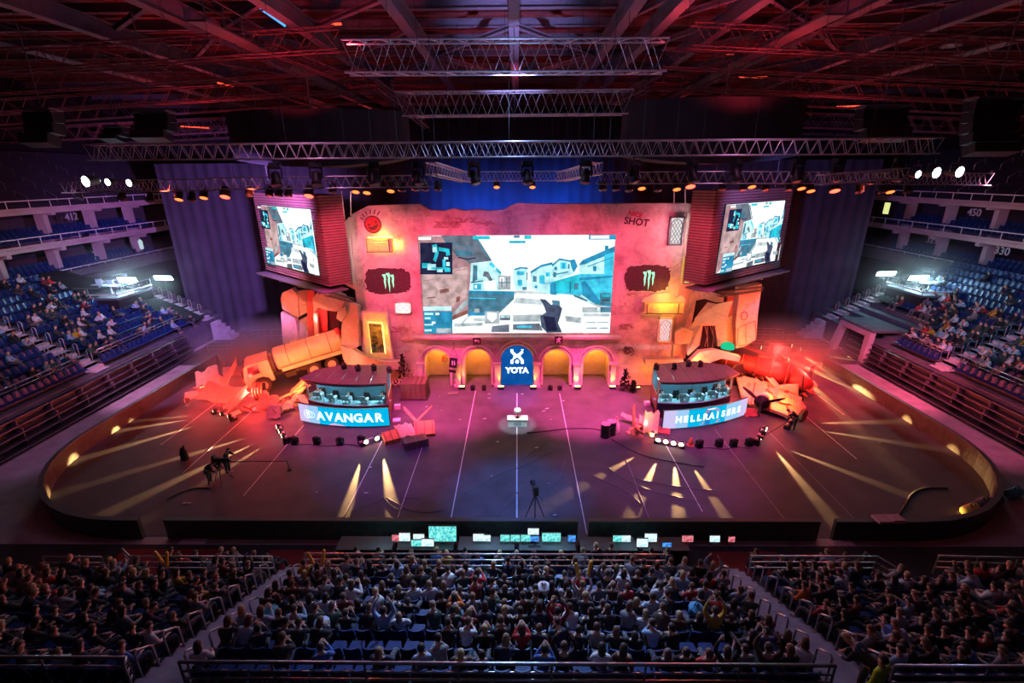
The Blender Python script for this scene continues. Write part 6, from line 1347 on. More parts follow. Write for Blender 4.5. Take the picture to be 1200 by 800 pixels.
for bn, xs_ in BLK.items():
    for k in range(NROWS):
        for i, x in enumerate(xs_):
            y = NY0 - .12 - NDY * k; z = NZ0 + NDZ * k; px, py = proj((x, y, z + .9))
            if -25 < px < 1225 and not (bn == 'left' and k == 0 and 4 < i < 9) and not (bn == 'right' and k == 0 and 9 < i < 12):
                places.append(((Vector((x, y, z)) - CAM).length, bn, k, i + 1, x, y, z, {'left': R(-22), 'middle': R(-x * 1.2), 'right': R(22)}[bn]))
places.sort()
rp = random.Random(77); poselist = ['rest'] * 9 + ['lean'] * 7 + ['phone'] * 3 + ['slouch'] * 6 + ['cheer'] * 1
ROWW = ['front row', '2nd row', '3rd row', '4th row', '5th row', '6th row', 'back row']
AISLE = {'left': 'left aisle, left block', 'right': 'right aisle, right block', 'middle': 'left aisle, middle block'}
TOPW2 = [7, 6, 5, 4, 5, 6.5, 4.5, 2, 2, 1.5, 1, 1.8, .7, .6]
far_seats = []; far_people = []; n_ind = 0; n_seat = 0
bright = []
for d, bn, k, i, x, y, z, rz in places:
    if n_seat < 300:
        o = seat0 if n_seat == 0 else copy_tree(seat0); o.location = (x, y, z); o.rotation_euler.z = rz * .0; n_seat += 1
        tag(o, 'blue stadium seat, %s, %s place from the %s' % (ROWW[k], ordn(i), AISLE[bn]), 'seat', 'blue stadium seats in the near blocks')
    else: far_seats.append((x, y, z, 0))
    occ = .88 if bn == 'middle' else .74
    if k == 6: occ = .6 if bn == 'middle' else .75
    if k == 5 and bn == 'middle' and 6 < i < 13: occ = .1
    if rp.random() > occ: continue
    lab_t = rp.choices([t[0] for t in TOPS], TOPW2 if bn == 'middle' else TOPW)[0]; hi = rp.choices(range(5), [4, 5, 4, 2, 1])[0]; lh = 1 if rp.random() < .35 else 0; pose = rp.choice(poselist); jx, jy = rp.uniform(-.05, .05), rp.uniform(-.04, .04); jr = rz + rp.uniform(-.3, .3)
    if n_ind < 280:
        n_ind += 1
        act = {'rest': 'sitting', 'lean': 'leaning forward', 'phone': 'hands up', 'slouch': 'slouching', 'cheer': 'cheering'}[pose]
        person((x + jx, y + jy, z), jr, pose, 'person in %s, %s, %s, %s seat from %s' % (lab_t.replace('mustard yellow', 'mustard'), act, ROWW[k], ordn(i), AISLE[bn]), 'spectators in the near seating blocks', lab_t, HAIR[hi][1], lh, rp, rp.uniform(.96, 1.04))
        if pose == 'cheer' and rp.random() < .28: bright.append((x + jx, y + jy, z, jr, k, i, bn))
    else: far_people.append((x + jx, y + jy, z, jr, pose if pose in PL else 'rest', rp.randrange(100)))
# inflatable clapper sticks held up
for n, (x, y, z, jr, k, i, bn) in enumerate(bright):
    for s in (-1, 1):
        q = Matrix.Rotation(jr, 3, 'Z') @ Vector((s * .17, .16, 1.5)); a = MB(); P = Vector((x, y, z)) + q
        a.lathe(P, [(.02, -.05), (.05, 0), (.055, .1), (.055, .5), (.03, .56)], 9, Euler((R(-8 * s), R(9 * s), 0)).to_matrix()); one(a, 'clapper_stick', mat('yellow_inflatable', (.85, .48, .04), .4), 'yellow inflatable clapper stick in a %s hand, %s, %s seat, %s block' % ('left' if s < 0 else 'right', ROWW[k], ordn(i), bn), 'clapper', smooth=True)
# a few bags and phones
for n, (px, py, nm, c) in enumerate(((318, 720, 'turquoise', (.05, .4, .5)), (378, 735, 'pale blue', (.25, .45, .6)), (815, 717, 'blue', (.05, .25, .45)), (637, 692, 'white', (.6, .6, .65)), (1045, 745, 'bright blue', (.02, .12, .5)))):
    p = G(px, py, 4.1); kk = max(0, min(6, int((NY0 + .55 - p.y) / NDY))); z = NZ0 + NDZ * kk + .5; p = G(px, py, z); a = MB(); a.lathe(p, [(.1, 0), (.22, .04), (.22, .2), (.1, .28), (.03, .34)], 9); a.tube([p + Vector((-.08, 0, .3)), p + Vector((0, 0, .42)), p + Vector((.08, 0, .3))], .015, 5); one(a, 'shopping_bag', mat('bag_' + nm.replace(' ', '_'), c, .6), '%s bag lying on a seat among the near spectators' % nm, 'bag')
# desk crew in front of the first rail
rp = random.Random(12)
deskp = [(x_, 15.35) for x_ in (-7.2, -6.5, -5.7, -4.9, -4.2, -3.3, -2.75, -2.0, -1.5, -.6, .1, .8, 1.9, 2.7, 3.3, 3.9, 4.9, 5.5, 6.3)] + [(x_, 15.3) for x_ in (-14.3, -13.6, -13.0, -12.2, -11.5, -10.6, -10.0)] + [(x_, 15.3) for x_ in (9.9, 10.7, 11.3, 12.1, 12.8, 13.3, 14.1)]
for i, (x, y) in enumerate(deskp):
    t = rp.choices([t[0] for t in TOPS], TOPW)[0]; tl = t.replace('mustard yellow', 'mustard')
    if abs(x + 2.75) < .01: t = 'mustard yellow hoodie'; tl = 'yellow hoodie'
    zone = 'at the control desks' if i < 19 else ('by left block rail' if i < 26 else 'by right block rail'); nn = i if i < 19 else (i - 19 if i < 26 else i - 26)
    sd = x in (3.3, 3.9)
    person((x, y, .3), rp.uniform(-.4, .4), 'stand' if sd else rp.choice(['rest', 'lean', 'slouch']), 'person in %s %s %s, %s from left' % (tl, 'standing' if sd else 'seated', zone, ordn(nn + 1)), 'crew in front of the first rail', t, None, int(rp.random() < .3), rp)
    if not sd:
        ch = copy_tree(seat0); ch.location = (x, y, .3); tag(ch, 'dark blue chair %s, %s from the left' % (zone, ordn(nn + 1)), 'seat', 'chairs in front of the first rail')
# control desks
M_DESK = mat('desk_dark', (.05, .05, .06), .6)
for i, (x0, x1) in enumerate(((-7.6, -5.2), (-5.0, -2.6), (-2.4, 0), (.2, 2.6), (2.8, 5.2), (5.4, 7.4))):
    root = thing('control_desk', 'dark control desk, %s from the left, before the long black rink barrier' % ordn(i + 1), 'desk', ((x0 + x1) / 2, 16.45, .3)); a = MB(); a.box(((x0 + x1) / 2, 16.45, 1.03), (x1 - x0, .8, .05)); part(a, 'desk_top', M_DESK, root)
    a = MB(); a.box(((x0 + x1) / 2, 16.83, .68), (x1 - x0, .03, .66)); part(a, 'modesty_panel', M_DESK, root)
    for s in (x0 + .05, x1 - .05):
        a = MB(); a.box((s, 16.45, .65), (.06, .7, .7)); part(a, 'leg', M_DKSTEEL, root)
E_MON = [glow_noise('monitor_teal', (.02, .35, .4), (.25, .8, .7), 1.4, 9), glow_noise('monitor_white', (.3, .6, .75), (.85, .97, 1), 1.3, 9), glow_noise('monitor_blue', (.02, .12, .5), (.1, .4, .9), 1.2, 9), glow_noise('monitor_red', (.5, .05, .08), (.9, .3, .35), 1.0, 9)]
mons = [(519, 629, 1.25, .75, 0), (491, 630, .5, .35, 1), (489, 640, .5, .3, 0), (475, 635, .5, .4, 1), (561, 629, .5, .35, 1), (571, 635, .32, .3, 1), (592, 635, .42, .32, 0), (604, 635, .42, .32, 0), (616, 635, .42, .32, 0), (625, 622, .5, .3, 1), (625, 631, .5, .25, 2), (646, 631, .85, .42, 0), (650, 639, .3, .2, 1), (670, 631, .35, .3, 2), (502, 643, .55, .35, 1), (723, 636, .4, .3, 0), (733, 637, .4, .3, 1), (752, 641, .5, .4, 1), (762, 633, .55, .4, 1), (805, 635, .5, .3, 3), (836, 639, .45, .3, 1), (856, 637, .3, .25, 3), (465, 632, .4, .3, 3), (780, 648, .4, .2, 2)]
for i, (px, py, w, h, e) in enumerate(mons):
    Y = 16.55 if py < 640 else 16.25; p = W(px, py, Y); zb = 1.055
    root = thing('monitor', 'glowing %s monitor on the control desks, %s from the left' % (('teal', 'white', 'blue', 'red')[e], ordn(1 + sorted([m[0] + m[1] * .001 for m in mons]).index(px + py * .001))), 'monitor', (p.x, Y, zb)); z = max(p.z, zb + h / 2 + .05)
    a = MB(); a.box((p.x, Y, z), (w, .05, h), (R(-12), 0, 0)); part(a, 'housing', M_BLACK, root); a = MB(); a.box((p.x, Y - .03, z), (w * .94, .02, h * .9), (R(-12), 0, 0)); part(a, 'screen_face', E_MON[e], root)
    a = MB(); a.box((p.x, Y + .04, (zb + z) / 2), (.05, .04, z - zb)); a.box((p.x, Y, zb + .01), (.22, .18, .02)); part(a, 'stand', M_DKSTEEL, root)
# rails
def railing(pts, z, label, bars=(0, .28, .56), h=.85, r=.028, posts=1.6, m=None, down=None):
    P = [Vector((a, b, z)) if len((a, b)) == 2 else a for a, b in pts]; c = sum(P, Vector()) / len(P); root = thing('guard_railing', label, 'railing', (c.x, c.y, z - h))
    for k, o in enumerate(bars):
        a = MB(); a.tube([p - Vector((0, 0, o)) for p in P], r * (1.4 if k == 0 else 1), 6); part(a, 'handrail' if k == 0 else 'lower_bar', m or M_CHROME, root, smooth=True)
    for A, B in zip(P[:-1], P[1:]):
        n = max(1, round((B - A).length / posts))
        for j in range(n + 1):
            q = A.lerp(B, j / n); a = MB(); a.tube([q, q - Vector((0, 0, h))], r, 5); part(a, 'post', m or M_CHROME, root)
    return root
railing([(-8.05, 14.5), (5.8, 14.5)], 2.3, 'long steel railing between the control desks and the middle block')
railing([(-15.6, 15.0), (-15.0, 14.6), (-9.4, 14.6)], 2.05, 'steel railing with slanting end before the left block', )
railing([(9.1, 14.6), (13.9, 14.6), (14.3, 13.9)], 2.15, 'steel railing with slanting end before the right block')
railing([(-18.2, 14.4), (-15.9, 14.4)], 2.2, 'short steel railing by the left vomitory')
railing([(16.2, 14.6), (22, 14.4)], 2.2, 'steel railing at the far right before the right block')
ybr = NY0 + .55 - NDY * NROWS - .12; zb = NZ0 + NDZ * (NROWS - 1) + 1.15
railing([(-8.05, ybr), (7.7, ybr)], zb, 'long shiny three-bar railing behind the back row of the middle block', (0, .3, .55), 1.1, .034, 2.2)
railing([(-18, ybr + .1), (-9.4, ybr + .1), (-9.3, ybr - .1)], zb, 'dark three-bar railing behind the back row of the left block', (0, .3, .55), 1.1, .034, 2.2)
railing([(9.1, ybr), (18, ybr)], zb, 'shiny railing behind the back row of the right block', (0, .3, .55), 1.1, .034, 2.2)
railing([(-20, 6.95), (8, 6.95)], 4.95, 'nearest low rail along the bottom edge of the view', (0,), 1.0, .04, 4)
for s, (x0, x1) in zip(('left', 'right'), AX):
    for sd, x in (('left', x0 + .03), ('right', x1 - .03)):
        for k in range(NROWS):
            y = NY0 + .1 - NDY * k; z = NZ0 + NDZ * k
            a = MB(); a.tube([(x, y + .2, z), (x, y + .2, z + .75), (x, y + .12, z + .85), (x, y - .22, z + 1.12), (x, y - .3, z + 1.05), (x, y - .3, z + .3)], .028, 6)
            one(a, 'aisle_handrail', M_CHROME, 'bent steel handrail hoop, %s side of the %s aisle, %s step from the front' % (sd, s, ordn(k + 1)), 'handrail', 'handrail hoops of the near aisles', smooth=True)
# walkers and staff at the bottom
rp = random.Random(3)
ph = G(994, 760, 5.0)
person((ph.x + .3, ph.y - .3, 3.9), R(40), 'bend', 'person in navy vest and pale sleeves leaning down at the foot of the right aisle', 'staff behind the back row', 'dark navy jumper', rnd=rp)
vest = cloth('neon_vest', (.55, .8, .03))
ph = G(1037, 774, 5.55)
person((ph.x, ph.y, 3.9), R(25), 'stand', 'person in neon yellow safety vest at the bottom right edge', None, vest, HAIR[1][1], rnd=rp, sc=1.0)
for i, (x, yy, t, ps) in enumerate(((.9, 6.8, 'grey hoodie', 'cheer'), (2.4, 6.6, 'black jacket', 'rest'), (3.0, 6.7, 'black T-shirt', 'rest'), (4.1, 6.9, 'charcoal hoodie', 'lean'), (6.3, 6.6, 'black jacket', 'rest'))):
    person((x, yy, 3.9 - .35), 0, ps, 'person in %s %s at the bottom edge, %s from the left' % (t, 'with raised arms' if ps == 'cheer' else 'seated', ordn(i + 1)), 'people at the bottom edge', t, rnd=rp)
# ---- side stands: seats and spectators
rs_ = random.Random(99)
def add_far(s):
    for i in range(NROW):
        y = 14.5
        while y < 45.8:
            y += .52
            if 32.6 < y < 34.2 or 21.8 < y < 23.2: continue
            x = s * (SX0 + .15 + SDX * (i + .45)); z = SZ0 + SDZ * i
            if s < 0 and i > 4 and y > 41.5: continue       # cloth-covered corner
            if s < 0 and i <= 4 and y > 44.6 - .2 * i: continue
            if s > 0 and (y > 44.0 - .55 * i * 0 and i < 9 or (i < 4 and y > 38.0)): continue
            px, py = proj((x, y, z + .8))
            if not (-15 < px < 1215): continue
            far_seats.append((x, y, z, R(-90) * (1 if s < 0 else -1)))
            if s < 0: oc = (.10 if i == 0 else .34) if i < 8 else .14
            else: oc = .04 if i == 0 else (.74 if i < 7 else .03)
            if s > 0 and y < 30: oc *= .8
            if rs_.random() < oc: far_people.append((x, y, z, (R(-70) if s < 0 else R(70)) + rs_.uniform(-.3, .3), rs_.choice(['rest', 'lean', 'slouch', 'rest']), rs_.randrange(100)))
add_far(-1); add_far(1)
s_, b_, l_ = seat_mb(); one_seat = merge(merge(MB(), s_), b_)
import numpy as np
def bake(items, base_v, base_f, name, mats, label, cat, mi=None):
    V = []; F = []; Mx = []; n0 = 0; bv = np.array(base_v)
    for x, y, z, rz, *_ in items:
        c, s = math.cos(rz), math.sin(rz); v = bv @ np.array([[c, s, 0], [-s, c, 0], [0, 0, 1]]) + np.array([x, y, z]); V.append(v); F += [tuple(i + n0 for i in f) for f in base_f]; n0 += len(bv)
    me = bpy.data.meshes.new(name); me.from_pydata(np.concatenate(V).tolist(), [], F); o = bpy.data.objects.new(name, me); COL.objects.link(o); me.materials.append(mats); return o
o = bake(far_seats, one_seat.v, one_seat.f, 'stadium_seats', M_SEAT, '', ''); tag(o, 'rows of blue seats filling the left and right side stands', 'seats', kind='stuff')
# suite seats
it = []
for s in (-1, 1):
    for z in (6.95, 10.2):
        for r_ in (0, 1, 2):
            y = 29
            while y < 57:
                y += .55
                if s > 0 or y > 29: it.append((s * (43.2 + .75 * r_), y, z + .3 * r_, R(-90) * (1 if s < 0 else -1)))
o = bake(it, one_seat.v, one_seat.f, 'balcony_seats', M_SEAT, '', ''); tag(o, 'rows of blue seats on the balconies of both side walls', 'seats', kind='stuff')
root = bpy.data.objects.new('seated_spectators', None); COL.objects.link(root); tag(root, 'small distant spectators scattered over the side stands and farthest near rows', 'spectators', kind='stuff')
groups = {}
for x, y, z, rz, ps, c in far_people:
    t = TOPS[[0, 1, 2, 3, 5, 4, 6, 0, 7, 2, 5, 10, 8, 12, 1, 3, 5, 9, 4, 6][c % 20]][0]
    for nm, me, m in (('body', PL[ps]['body'], SKINS[c % 2][1]), ('jacket', PL[ps]['jacket'], TOPM[t]), ('trousers', PL[ps]['trousers'], TRM[c % 3]), ('hair', PL[ps]['hair'][c % 2], HAIR[c % 5][1])):
        groups.setdefault(m.name, (m, {}))[1].setdefault(me.name, (me, []))[1].append((x, y, z, rz))
Vs = []; Fs = []; Ms = []; mats_ = []; n0 = 0
for m, d in groups.values():
    mi = len(mats_); mats_.append(m)
    for me, its in d.values():
        bv = np.array([v.co[:] for v in me.vertices]); bf = [tuple(p.vertices) for p in me.polygons]
        for x, y, z, rz in its:
            c, s = math.cos(rz), math.sin(rz); Vs.append(bv @ np.array([[c, s, 0], [-s, c, 0], [0, 0, 1]]) + np.array([x, y, z])); Fs += [tuple(i + n0 for i in f) for f in bf]; Ms += [mi] * len(bf); n0 += len(bv)
me = bpy.data.meshes.new('seated_spectators'); me.from_pydata(np.concatenate(Vs).tolist(), [], Fs)
for m in mats_: me.materials.append(m)
me.polygons.foreach_set('material_index', Ms); me.polygons.foreach_set('use_smooth', [True] * len(me.polygons))
bpy.data.objects.remove(root); o = bpy.data.objects.new('seated_spectators', me); COL.objects.link(o); tag(o, 'small distant spectators scattered over the side stands and farthest near rows', 'spectators', kind='stuff')
# rails and hoops of the side stands
for s in (-1, 1):
    w = side_word(s)
    railing([(s * (SX0 + 1.0), 13.5), (s * (SX0 + 1.0), 32.6)], SZ0 + 1.3, 'steel railing behind the front seats, near half of the %s stand' % w, posts=2.4)
    railing([(s * (SX0 + 1.0), 34.2), (s * (SX0 + 1.0), 44.0 if s < 0 else 38)], SZ0 + 1.3, 'steel railing behind the front seats, far half of the %s stand' % w, posts=2.4)
    for j, (ya, dy, nm) in enumerate(((33.4, .66, 'middle'), (46.9, .66, 'far'))):
        for sd in (-1, 1):
            for i in range(1, NROW - 1 if j == 0 else NROW - 4):
                x = SX0 + .15 + SDX * (i + .5); z = SZ0 + SDZ * i; y = ya + sd * dy; a = MB()
                a.tube([(s * (x - .15), y, z), (s * (x - .15), y, z + .9), (s * x, y, z + 1.0), (s * (x + .15), y, z + .95), (s * (x + .15), y, z + .1)], .03, 5)
                one(a, 'aisle_handrail', mat('lit_hoop', (.6, .5, .45), .4, .5), 'handrail hoop, %s side of the %s aisle in the %s stand, %s step up' % ('near' if sd < 0 else 'far', nm, w, ordn(i)), 'handrail', 'handrail hoops of the side stands', smooth=True)
# black cloth over the far corner seats
def cloth_sheet(pts, nx, ny, label, amp=.12, name='seat_cover'):
    A, B, C_, D = [Vector(p) for p in pts]; mb = MB(); rr = random.Random(4); vs = []
    for i in range(nx + 1):
        for j in range(ny + 1):
            u, v = i / nx, j / ny; p = A.lerp(B, u).lerp(D.lerp(C_, u), v); p.z += amp * (math.sin(7 * u + 3 * v) * .5 + math.sin(13 * v + 5 * u) * .4 + rr.uniform(-.3, .3)) + .45; vs.append(p)
    n = len(vs); fs = [(i * (ny + 1) + j, (i + 1) * (ny + 1) + j, (i + 1) * (ny + 1) + j + 1, i * (ny + 1) + j + 1) for i in range(nx) for j in range(ny)]
    mb.add(vs + [v - Vector((0, 0, .04)) for v in vs], fs + [tuple(k + n for k in f[::-1]) for f in fs]); return one(mb, name, M_BLKCLOTH, label, 'cloth', smooth=True)
def sp(s, i, y): return (s * (SX0 + .15 + SDX * i), y, SZ0 + SDZ * i)
cloth_sheet([sp(-1, 4.6, 41.6), sp(-1, 12, 41.6), sp(-1, 12, 44), sp(-1, 4.6, 46.0)], 14, 8, 'black cloth covering seats below the left camera platform')
cloth_sheet([sp(-1, 0, 44.0), sp(-1, 4.6, 43.6), sp(-1, 4.6, 46.1), sp(-1, 0, 46.1)], 8, 6, 'black cloth covering the lowest seats by the left far stairs')
cloth_sheet([sp(1, 4, 44.2), sp(1, 9, 44.2), sp(1, 9, 46.1), sp(1, 4, 46.1)], 10, 6, 'black cloth covering seats by the right far stairs')
cloth_sheet([(-33, 47.8, 1.0), (-44, 47.8, 6.6), (-44, 60, 6.6), (-33, 48.9, 1.0)], 10, 8, 'dark sheet covering the slope behind the left far stairs', .1)
cloth_sheet([(33, 47.8, 1.0), (44, 47.8, 6.6), (44, 60, 6.6), (33, 48.9, 1.0)], 10, 8, 'dark sheet covering the slope behind the right far stairs', .1)
# tunnel mouth in the right stand
root = thing('tunnel_mouth', 'red-lit tunnel entrance with slanted walls cut into the right stand', 'entrance', (32.4, 41, 0))
a = MB(); a.prism([(31.2, 39.5, 0), (31.2, 43.0, 0), (31.2, 42.8, 2.5), (31.2, 39.9, 2.5)], (.3, 0, 0)); part(a, 'opening_shade', M_BLKH, root)
a = MB(); a.prism([(30.2, 39.0, 0), (30.2, 39.5, 0), (30.6, 39.9, 2.5), (30.6, 42.9, 2.5), (30.2, 43.1, 0), (30.2, 43.7, 0), (30.6, 43.3, 2.95), (30.6, 39.3, 2.95)], (.5, 0, 0)); part(a, 'portal_frame', M_WALLC, root)
a = MB(); a.box((32.2, 41.3, 3.05), (3.0, 4.2, .2)); part(a, 'roof_slab', MATS['cone_orange'] if 0 else M_RISER, root)
# camera platforms with tube lights high in both side stands
for s, lx in ((-1, ((150, 327), (192, 325))), (1, ((1076, 325), (1038, 320)))):
    w = side_word(s); cxp = s * 38.4; cy = 43.6; z = 5.7
    root = thing('camera_platform', 'brightly lit commentary platform with pale parapet high in the %s stand' % w, 'platform', (cxp, cy, z))
    a = MB(); a.box((cxp, cy, z - .1), (5.0, 4.4, .2)); part(a, 'deck', mat('platform_deck', (.12, .12, .14), .7), root)
    a = MB(); a.box((cxp, cy, z - 1.2), (4.9, 4.3, 2.0)); part(a, 'cloth_skirt', M_BLKCLOTH, root)
    a = MB(); a.box((cxp, cy - 2.2, z + .3), (5.2, .08, .12)); a.box((cxp - s * 2.5 , cy, z + .3), (.08, 4.4, .12)); part(a, 'white_edge', mat('parapet_white', (.55, .55, .56), .6), root)
    for dx, dy in ((-2.5, -2.2), (0, -2.2), (2.5, -2.2), (-2.5, 0), (-2.5, 2.1)):
        a = MB(); a.tube([(cxp + s * dx, cy + dy, z), (cxp + s * dx, cy + dy, z + .9)], .03, 5); part(a, 'rail_post', M_CHROME, root)
    a = MB(); a.tube([(cxp + s * 2.5, cy - 2.2, z + .9), (cxp - s * 2.5, cy - 2.2, z + .9), (cxp - s * 2.5, cy + 2.1, z + .9)], .03, 5); part(a, 'top_rail', M_CHROME, root)
    for k in range(2):
        a = MB(); q = Vector((cxp + s * (-.6 + 1.5 * k), cy - .4 + .5 * k, z + .75)); a.box(q, (1.3, .7, .06)); a.box(q - Vector((0, 0, .38)), (.1, .1, .74)); a.box(q + Vector((0, .1, .3)), (.6, .05, .4)); one(a, 'commentary_table', mat('table_pale', (.6, .75, .8), .4), '%s table with screen on the %s lit platform' % (('front', 'rear')[k], w), 'table')
    for k, (px, py) in enumerate(lx):
        q = W(px, py, 44.0 if k == 0 else 46.3); rt = thing('softbox_lamp', 'brilliant white horizontal light panel %s the %s platform' % (('over', 'beyond')[k], w), 'lamp', q)
        a = MB(); a.box(q, (2.0, .12, .5), (R(20), 0, s * .1)); part(a, 'panel_case', M_BLACK, rt); a = MB(); a.box(q + Vector((0, -.08, -.03)), (1.9, .04, .42), (R(20), 0, s * .1)); part(a, 'lit_panel', M_LAMP_C, rt)
        a = MB(); a.tube([q, (q.x, q.y, q.z - 1.6)], .03, 5); part(a, 'stand', M_DKSTEEL, rt)
        light('AREA', 'lamp_panel_light', q + Vector((0, -.2, -.05)), 260 if k == 0 else 160, (.5, .9, 1), sx=1.9, sy=.45, to=q + Vector((0, -1.5, -1.8)))
        if k == 0: light('POINT', 'lamp_spill', q + Vector((0, -.7, .5)), 260, (.45, .85, 1), size=.3)
    for k in range(2): person((cxp + s * (1.4 * k - .3), cy + .7, z), R(-90 * s) * -1, 'rest' if k else 'lean', 'person in %s seated at the %s lit platform table' % (('dark jumper', 'pale shirt')[k], w), None, ('dark navy jumper', 'white shirt')[k], rnd=rp)
p = W(1039, 244, 46); a = MB(); a.box(p, (.1, .6, 1.0)); one(a, 'exit_sign', emi('pale_yellow_sign', (.85, .9, .35), .9), 'small upright lit yellow sign at the far end of the right balcony', 'sign')
p = W(118, 300, 53); a = MB(); a.box(p, (1.6, .1, .9)); one(a, 'suite_screen', emi('suite_tv', (.3, .9, 1), 1.1), 'small cyan screen glowing inside the lower left balcony', 'screen')
a = MB(); p = W(165, 286, 50.5); a.lathe(p, [(.18, -.5), (.2, .3), (.05, .5)], 7); one(a, 'suite_lamp', emi('pale_lamp', (.6, .8, .85), .8), 'small pale lamp in the lower left balcony', 'lamp')
# ================================================================ LIGHT
w = bpy.data.worlds.new('world'); scn.world = w; w.use_nodes = True; w.node_tree.nodes['Background'].inputs[0].default_value = (.35, .3, .6, 1); w.node_tree.nodes['Background'].inputs[1].default_value = .006
RED = (1, .05, .04); ORG = (1, .20, .035); MAG = (1, .10, .32); PUR = (.55, .22, 1); BLU = (.03, .22, 1); PNK = (1, .09, .24)
def spot(loc, to, e, col, cone=60, size=.25, blend=.8): return light('SPOT', 'stage_spot', loc, e, col, cone=cone, size=size, blend=blend, to=to)
for x, tx, c in ((-10, -10, 9000), (-5, -5, 7800), (5, 4.5, 5200), (10.5, 10, 6500)): spot((x, 23.3, 15.2), (tx, 35, 9), c, PNK, 50)
spot((0, 23.3, 15.2), (0, 35, 12.5), 2200, (.8, .15, .7), 40)
# red and orange points added round ruins and debris, without fixtures
for x, y, z, e, c in ((-17.0, 30.6, 1.8, 500, RED), (-19.5, 30.8, 1.6, 500, RED), (-23, 30.5, 1.5, 400, RED), (17.5, 30.8, 2.2, 500, RED), (20.5, 35, 3, 900, RED), (16.5, 33.0, 3.2, 400, RED), (-5.6, 27.6, 1.8, 110, ORG), (8.3, 27.2, 1.5, 90, ORG), (-16.5, 32.2, 1.4, 900, ORG), (-13.0, 33.2, 2.0, 420, ORG), (-19.5, 31.5, .8, 600, RED), (-22.5, 32.8, .8, 420, RED), (-16.2, 37.0, 5.0, 300, RED), (13.6, 33.2, 2.4, 520, ORG), (17.5, 34.6, 3.2, 520, ORG), (19.5, 33.5, 2.4, 700, RED), (22.5, 34.0, 1.8, 700, RED), (18.5, 30.2, 1.5, 380, ORG), (10.5, 33.8, 1.2, 240, ORG), (-5.9, 28.0, .9, 60, RED), (8.4, 27.4, .8, 90, RED), (-18.3, 29.8, .8, 160, RED)):
    light('POINT', 'debris_fill', (x, y, z), e * (1.0 if c is RED else .6), c, size=.15)
for (x, wd, zt) in arches:
    if abs(x) > 1: light('POINT', 'niche_lamp', (x, YW + 1.2, zt - .45), 190, (1, .34, .03), size=.1)
for x in up: light('SPOT', 'uplight_beam', (x, YW - .62, .3), 210, (1, .36, .03), cone=70, size=.08, blend=.8, to=(x, YW - .1, 2.4))
spot((-16, 23, 15), (-17.5, 37, 4), 9500, (1, .30, .17), 38); spot((17, 23, 15), (18, 36, 4), 8500, (1, .26, .13), 38)
# yellow points added in front of the wall boxes; glow of the frame
x, z = XZ(447, 286, YW); light('POINT', 'box_fill', (x + .2, YW - .35, z + .75), 18, (1, .55, .08), size=.1); light('POINT', 'box_fill', (x + 1.25, YW - .3, z), 35, (1, .6, .05), size=.1)
x, z = XZ(473, 360, YW); light('POINT', 'sign_glow', (x, YW - .45, z), 28, (1, .8, .85), size=.2)
x, z = XZ(791, 270, YW); light('POINT', 'window_glow', (x - .2, YW - .9, z), 26, (.9, .85, 1), size=.2)
light('POINT', 'frame_glow', W(441, 392, 34.0), 60, (1, .55, .06), size=.15)
x, z = XZ(447, 280, YW); light('POINT', 'box_fill', (x, YW - 1.0, z), 28, (1, .6, .08), size=.1)
x, z = XZ(776, 357, YW); light('POINT', 'box_fill', (x, YW - 1.4, z + .2), 80, (1, .5, .05), size=.1)
light('POINT', 'wing_fill', W(395, 300, 33.4), 150, (1, .55, .6), size=.2); light('POINT', 'wing_fill', W(818, 285, 33.6), 150, (1, .6, .7), size=.2); light('POINT', 'wing_fill', W(812, 350, 33.8), 110, (1, .2, .08), size=.2)  # added points that brighten the wings, no fixture there
x, z = XZ(776, 352, YW); light('POINT', 'box_fill', (x, YW - .9, z + .7), 50, (1, .55, .08), size=.1)
# washes on the floor
for x, y, tx, ty, e, c, cn in ((-13, 25, -12, 30, 13000, (1, .07, .38), 50), (13, 25, 13, 30, 13000, (1, .07, .38), 50), (-6.5, 27, -4.5, 31.5, 42000, (1, .05, .34), 42), (6.5, 27, 5, 31.5, 56000, (1, .06, .34), 42),
    (-6, 22, -7, 24.5, 4200, (.55, .1, 1), 42), (7, 22, 8, 24, 4200, (.7, .15, 1), 50), (0, 22.5, 0, 21.0, 9000, (.03, .25, 1), 34), (0, 27, 0, 33.0, 12000, (.03, .2, 1), 17), (-24, 24, -20.5, 33.5, 16000, (1, .03, .07), 34), (24, 24, 21, 34, 24000, (1, .03, .06), 40)):
    spot((x, y, 15.2), (tx, ty, 0), e, c, cn)
spot((24, 23, 15), (29, 36, 0), 26000, (1, .1, .22), 36); spot((-24, 23, 15), (-29, 36, 0), 13500, (.95, .36, .8), 34)
spot((-24, 20, 15), (-30, 26, 0), 1500, (.75, .3, .75), 34)
spot((24, 20, 15), (30, 28, 0), 5000, (1, .15, .35), 36)
spot((0, 23.5, 15.4), G(606, 500) + Vector((0, .2, .3)), 16000, (.85, .95, 1), 10, .1, .5)
# side stands
for s in (-1, 1):
    spot((s * 21, 22, 15.6), (s * 43, 42, 10), 6500 if s < 0 else 2600, (1, .3, .5), 60)
    spot((s * 18, 20, 15.6), (s * 36, 34, 4), 1800 if s < 0 else 1300, (.75, .4, .8), 60)
    spot((s * 26, 21.5, 15.9), (s * 38, 41, 4), 5200, (.06, .5, 1), 50)
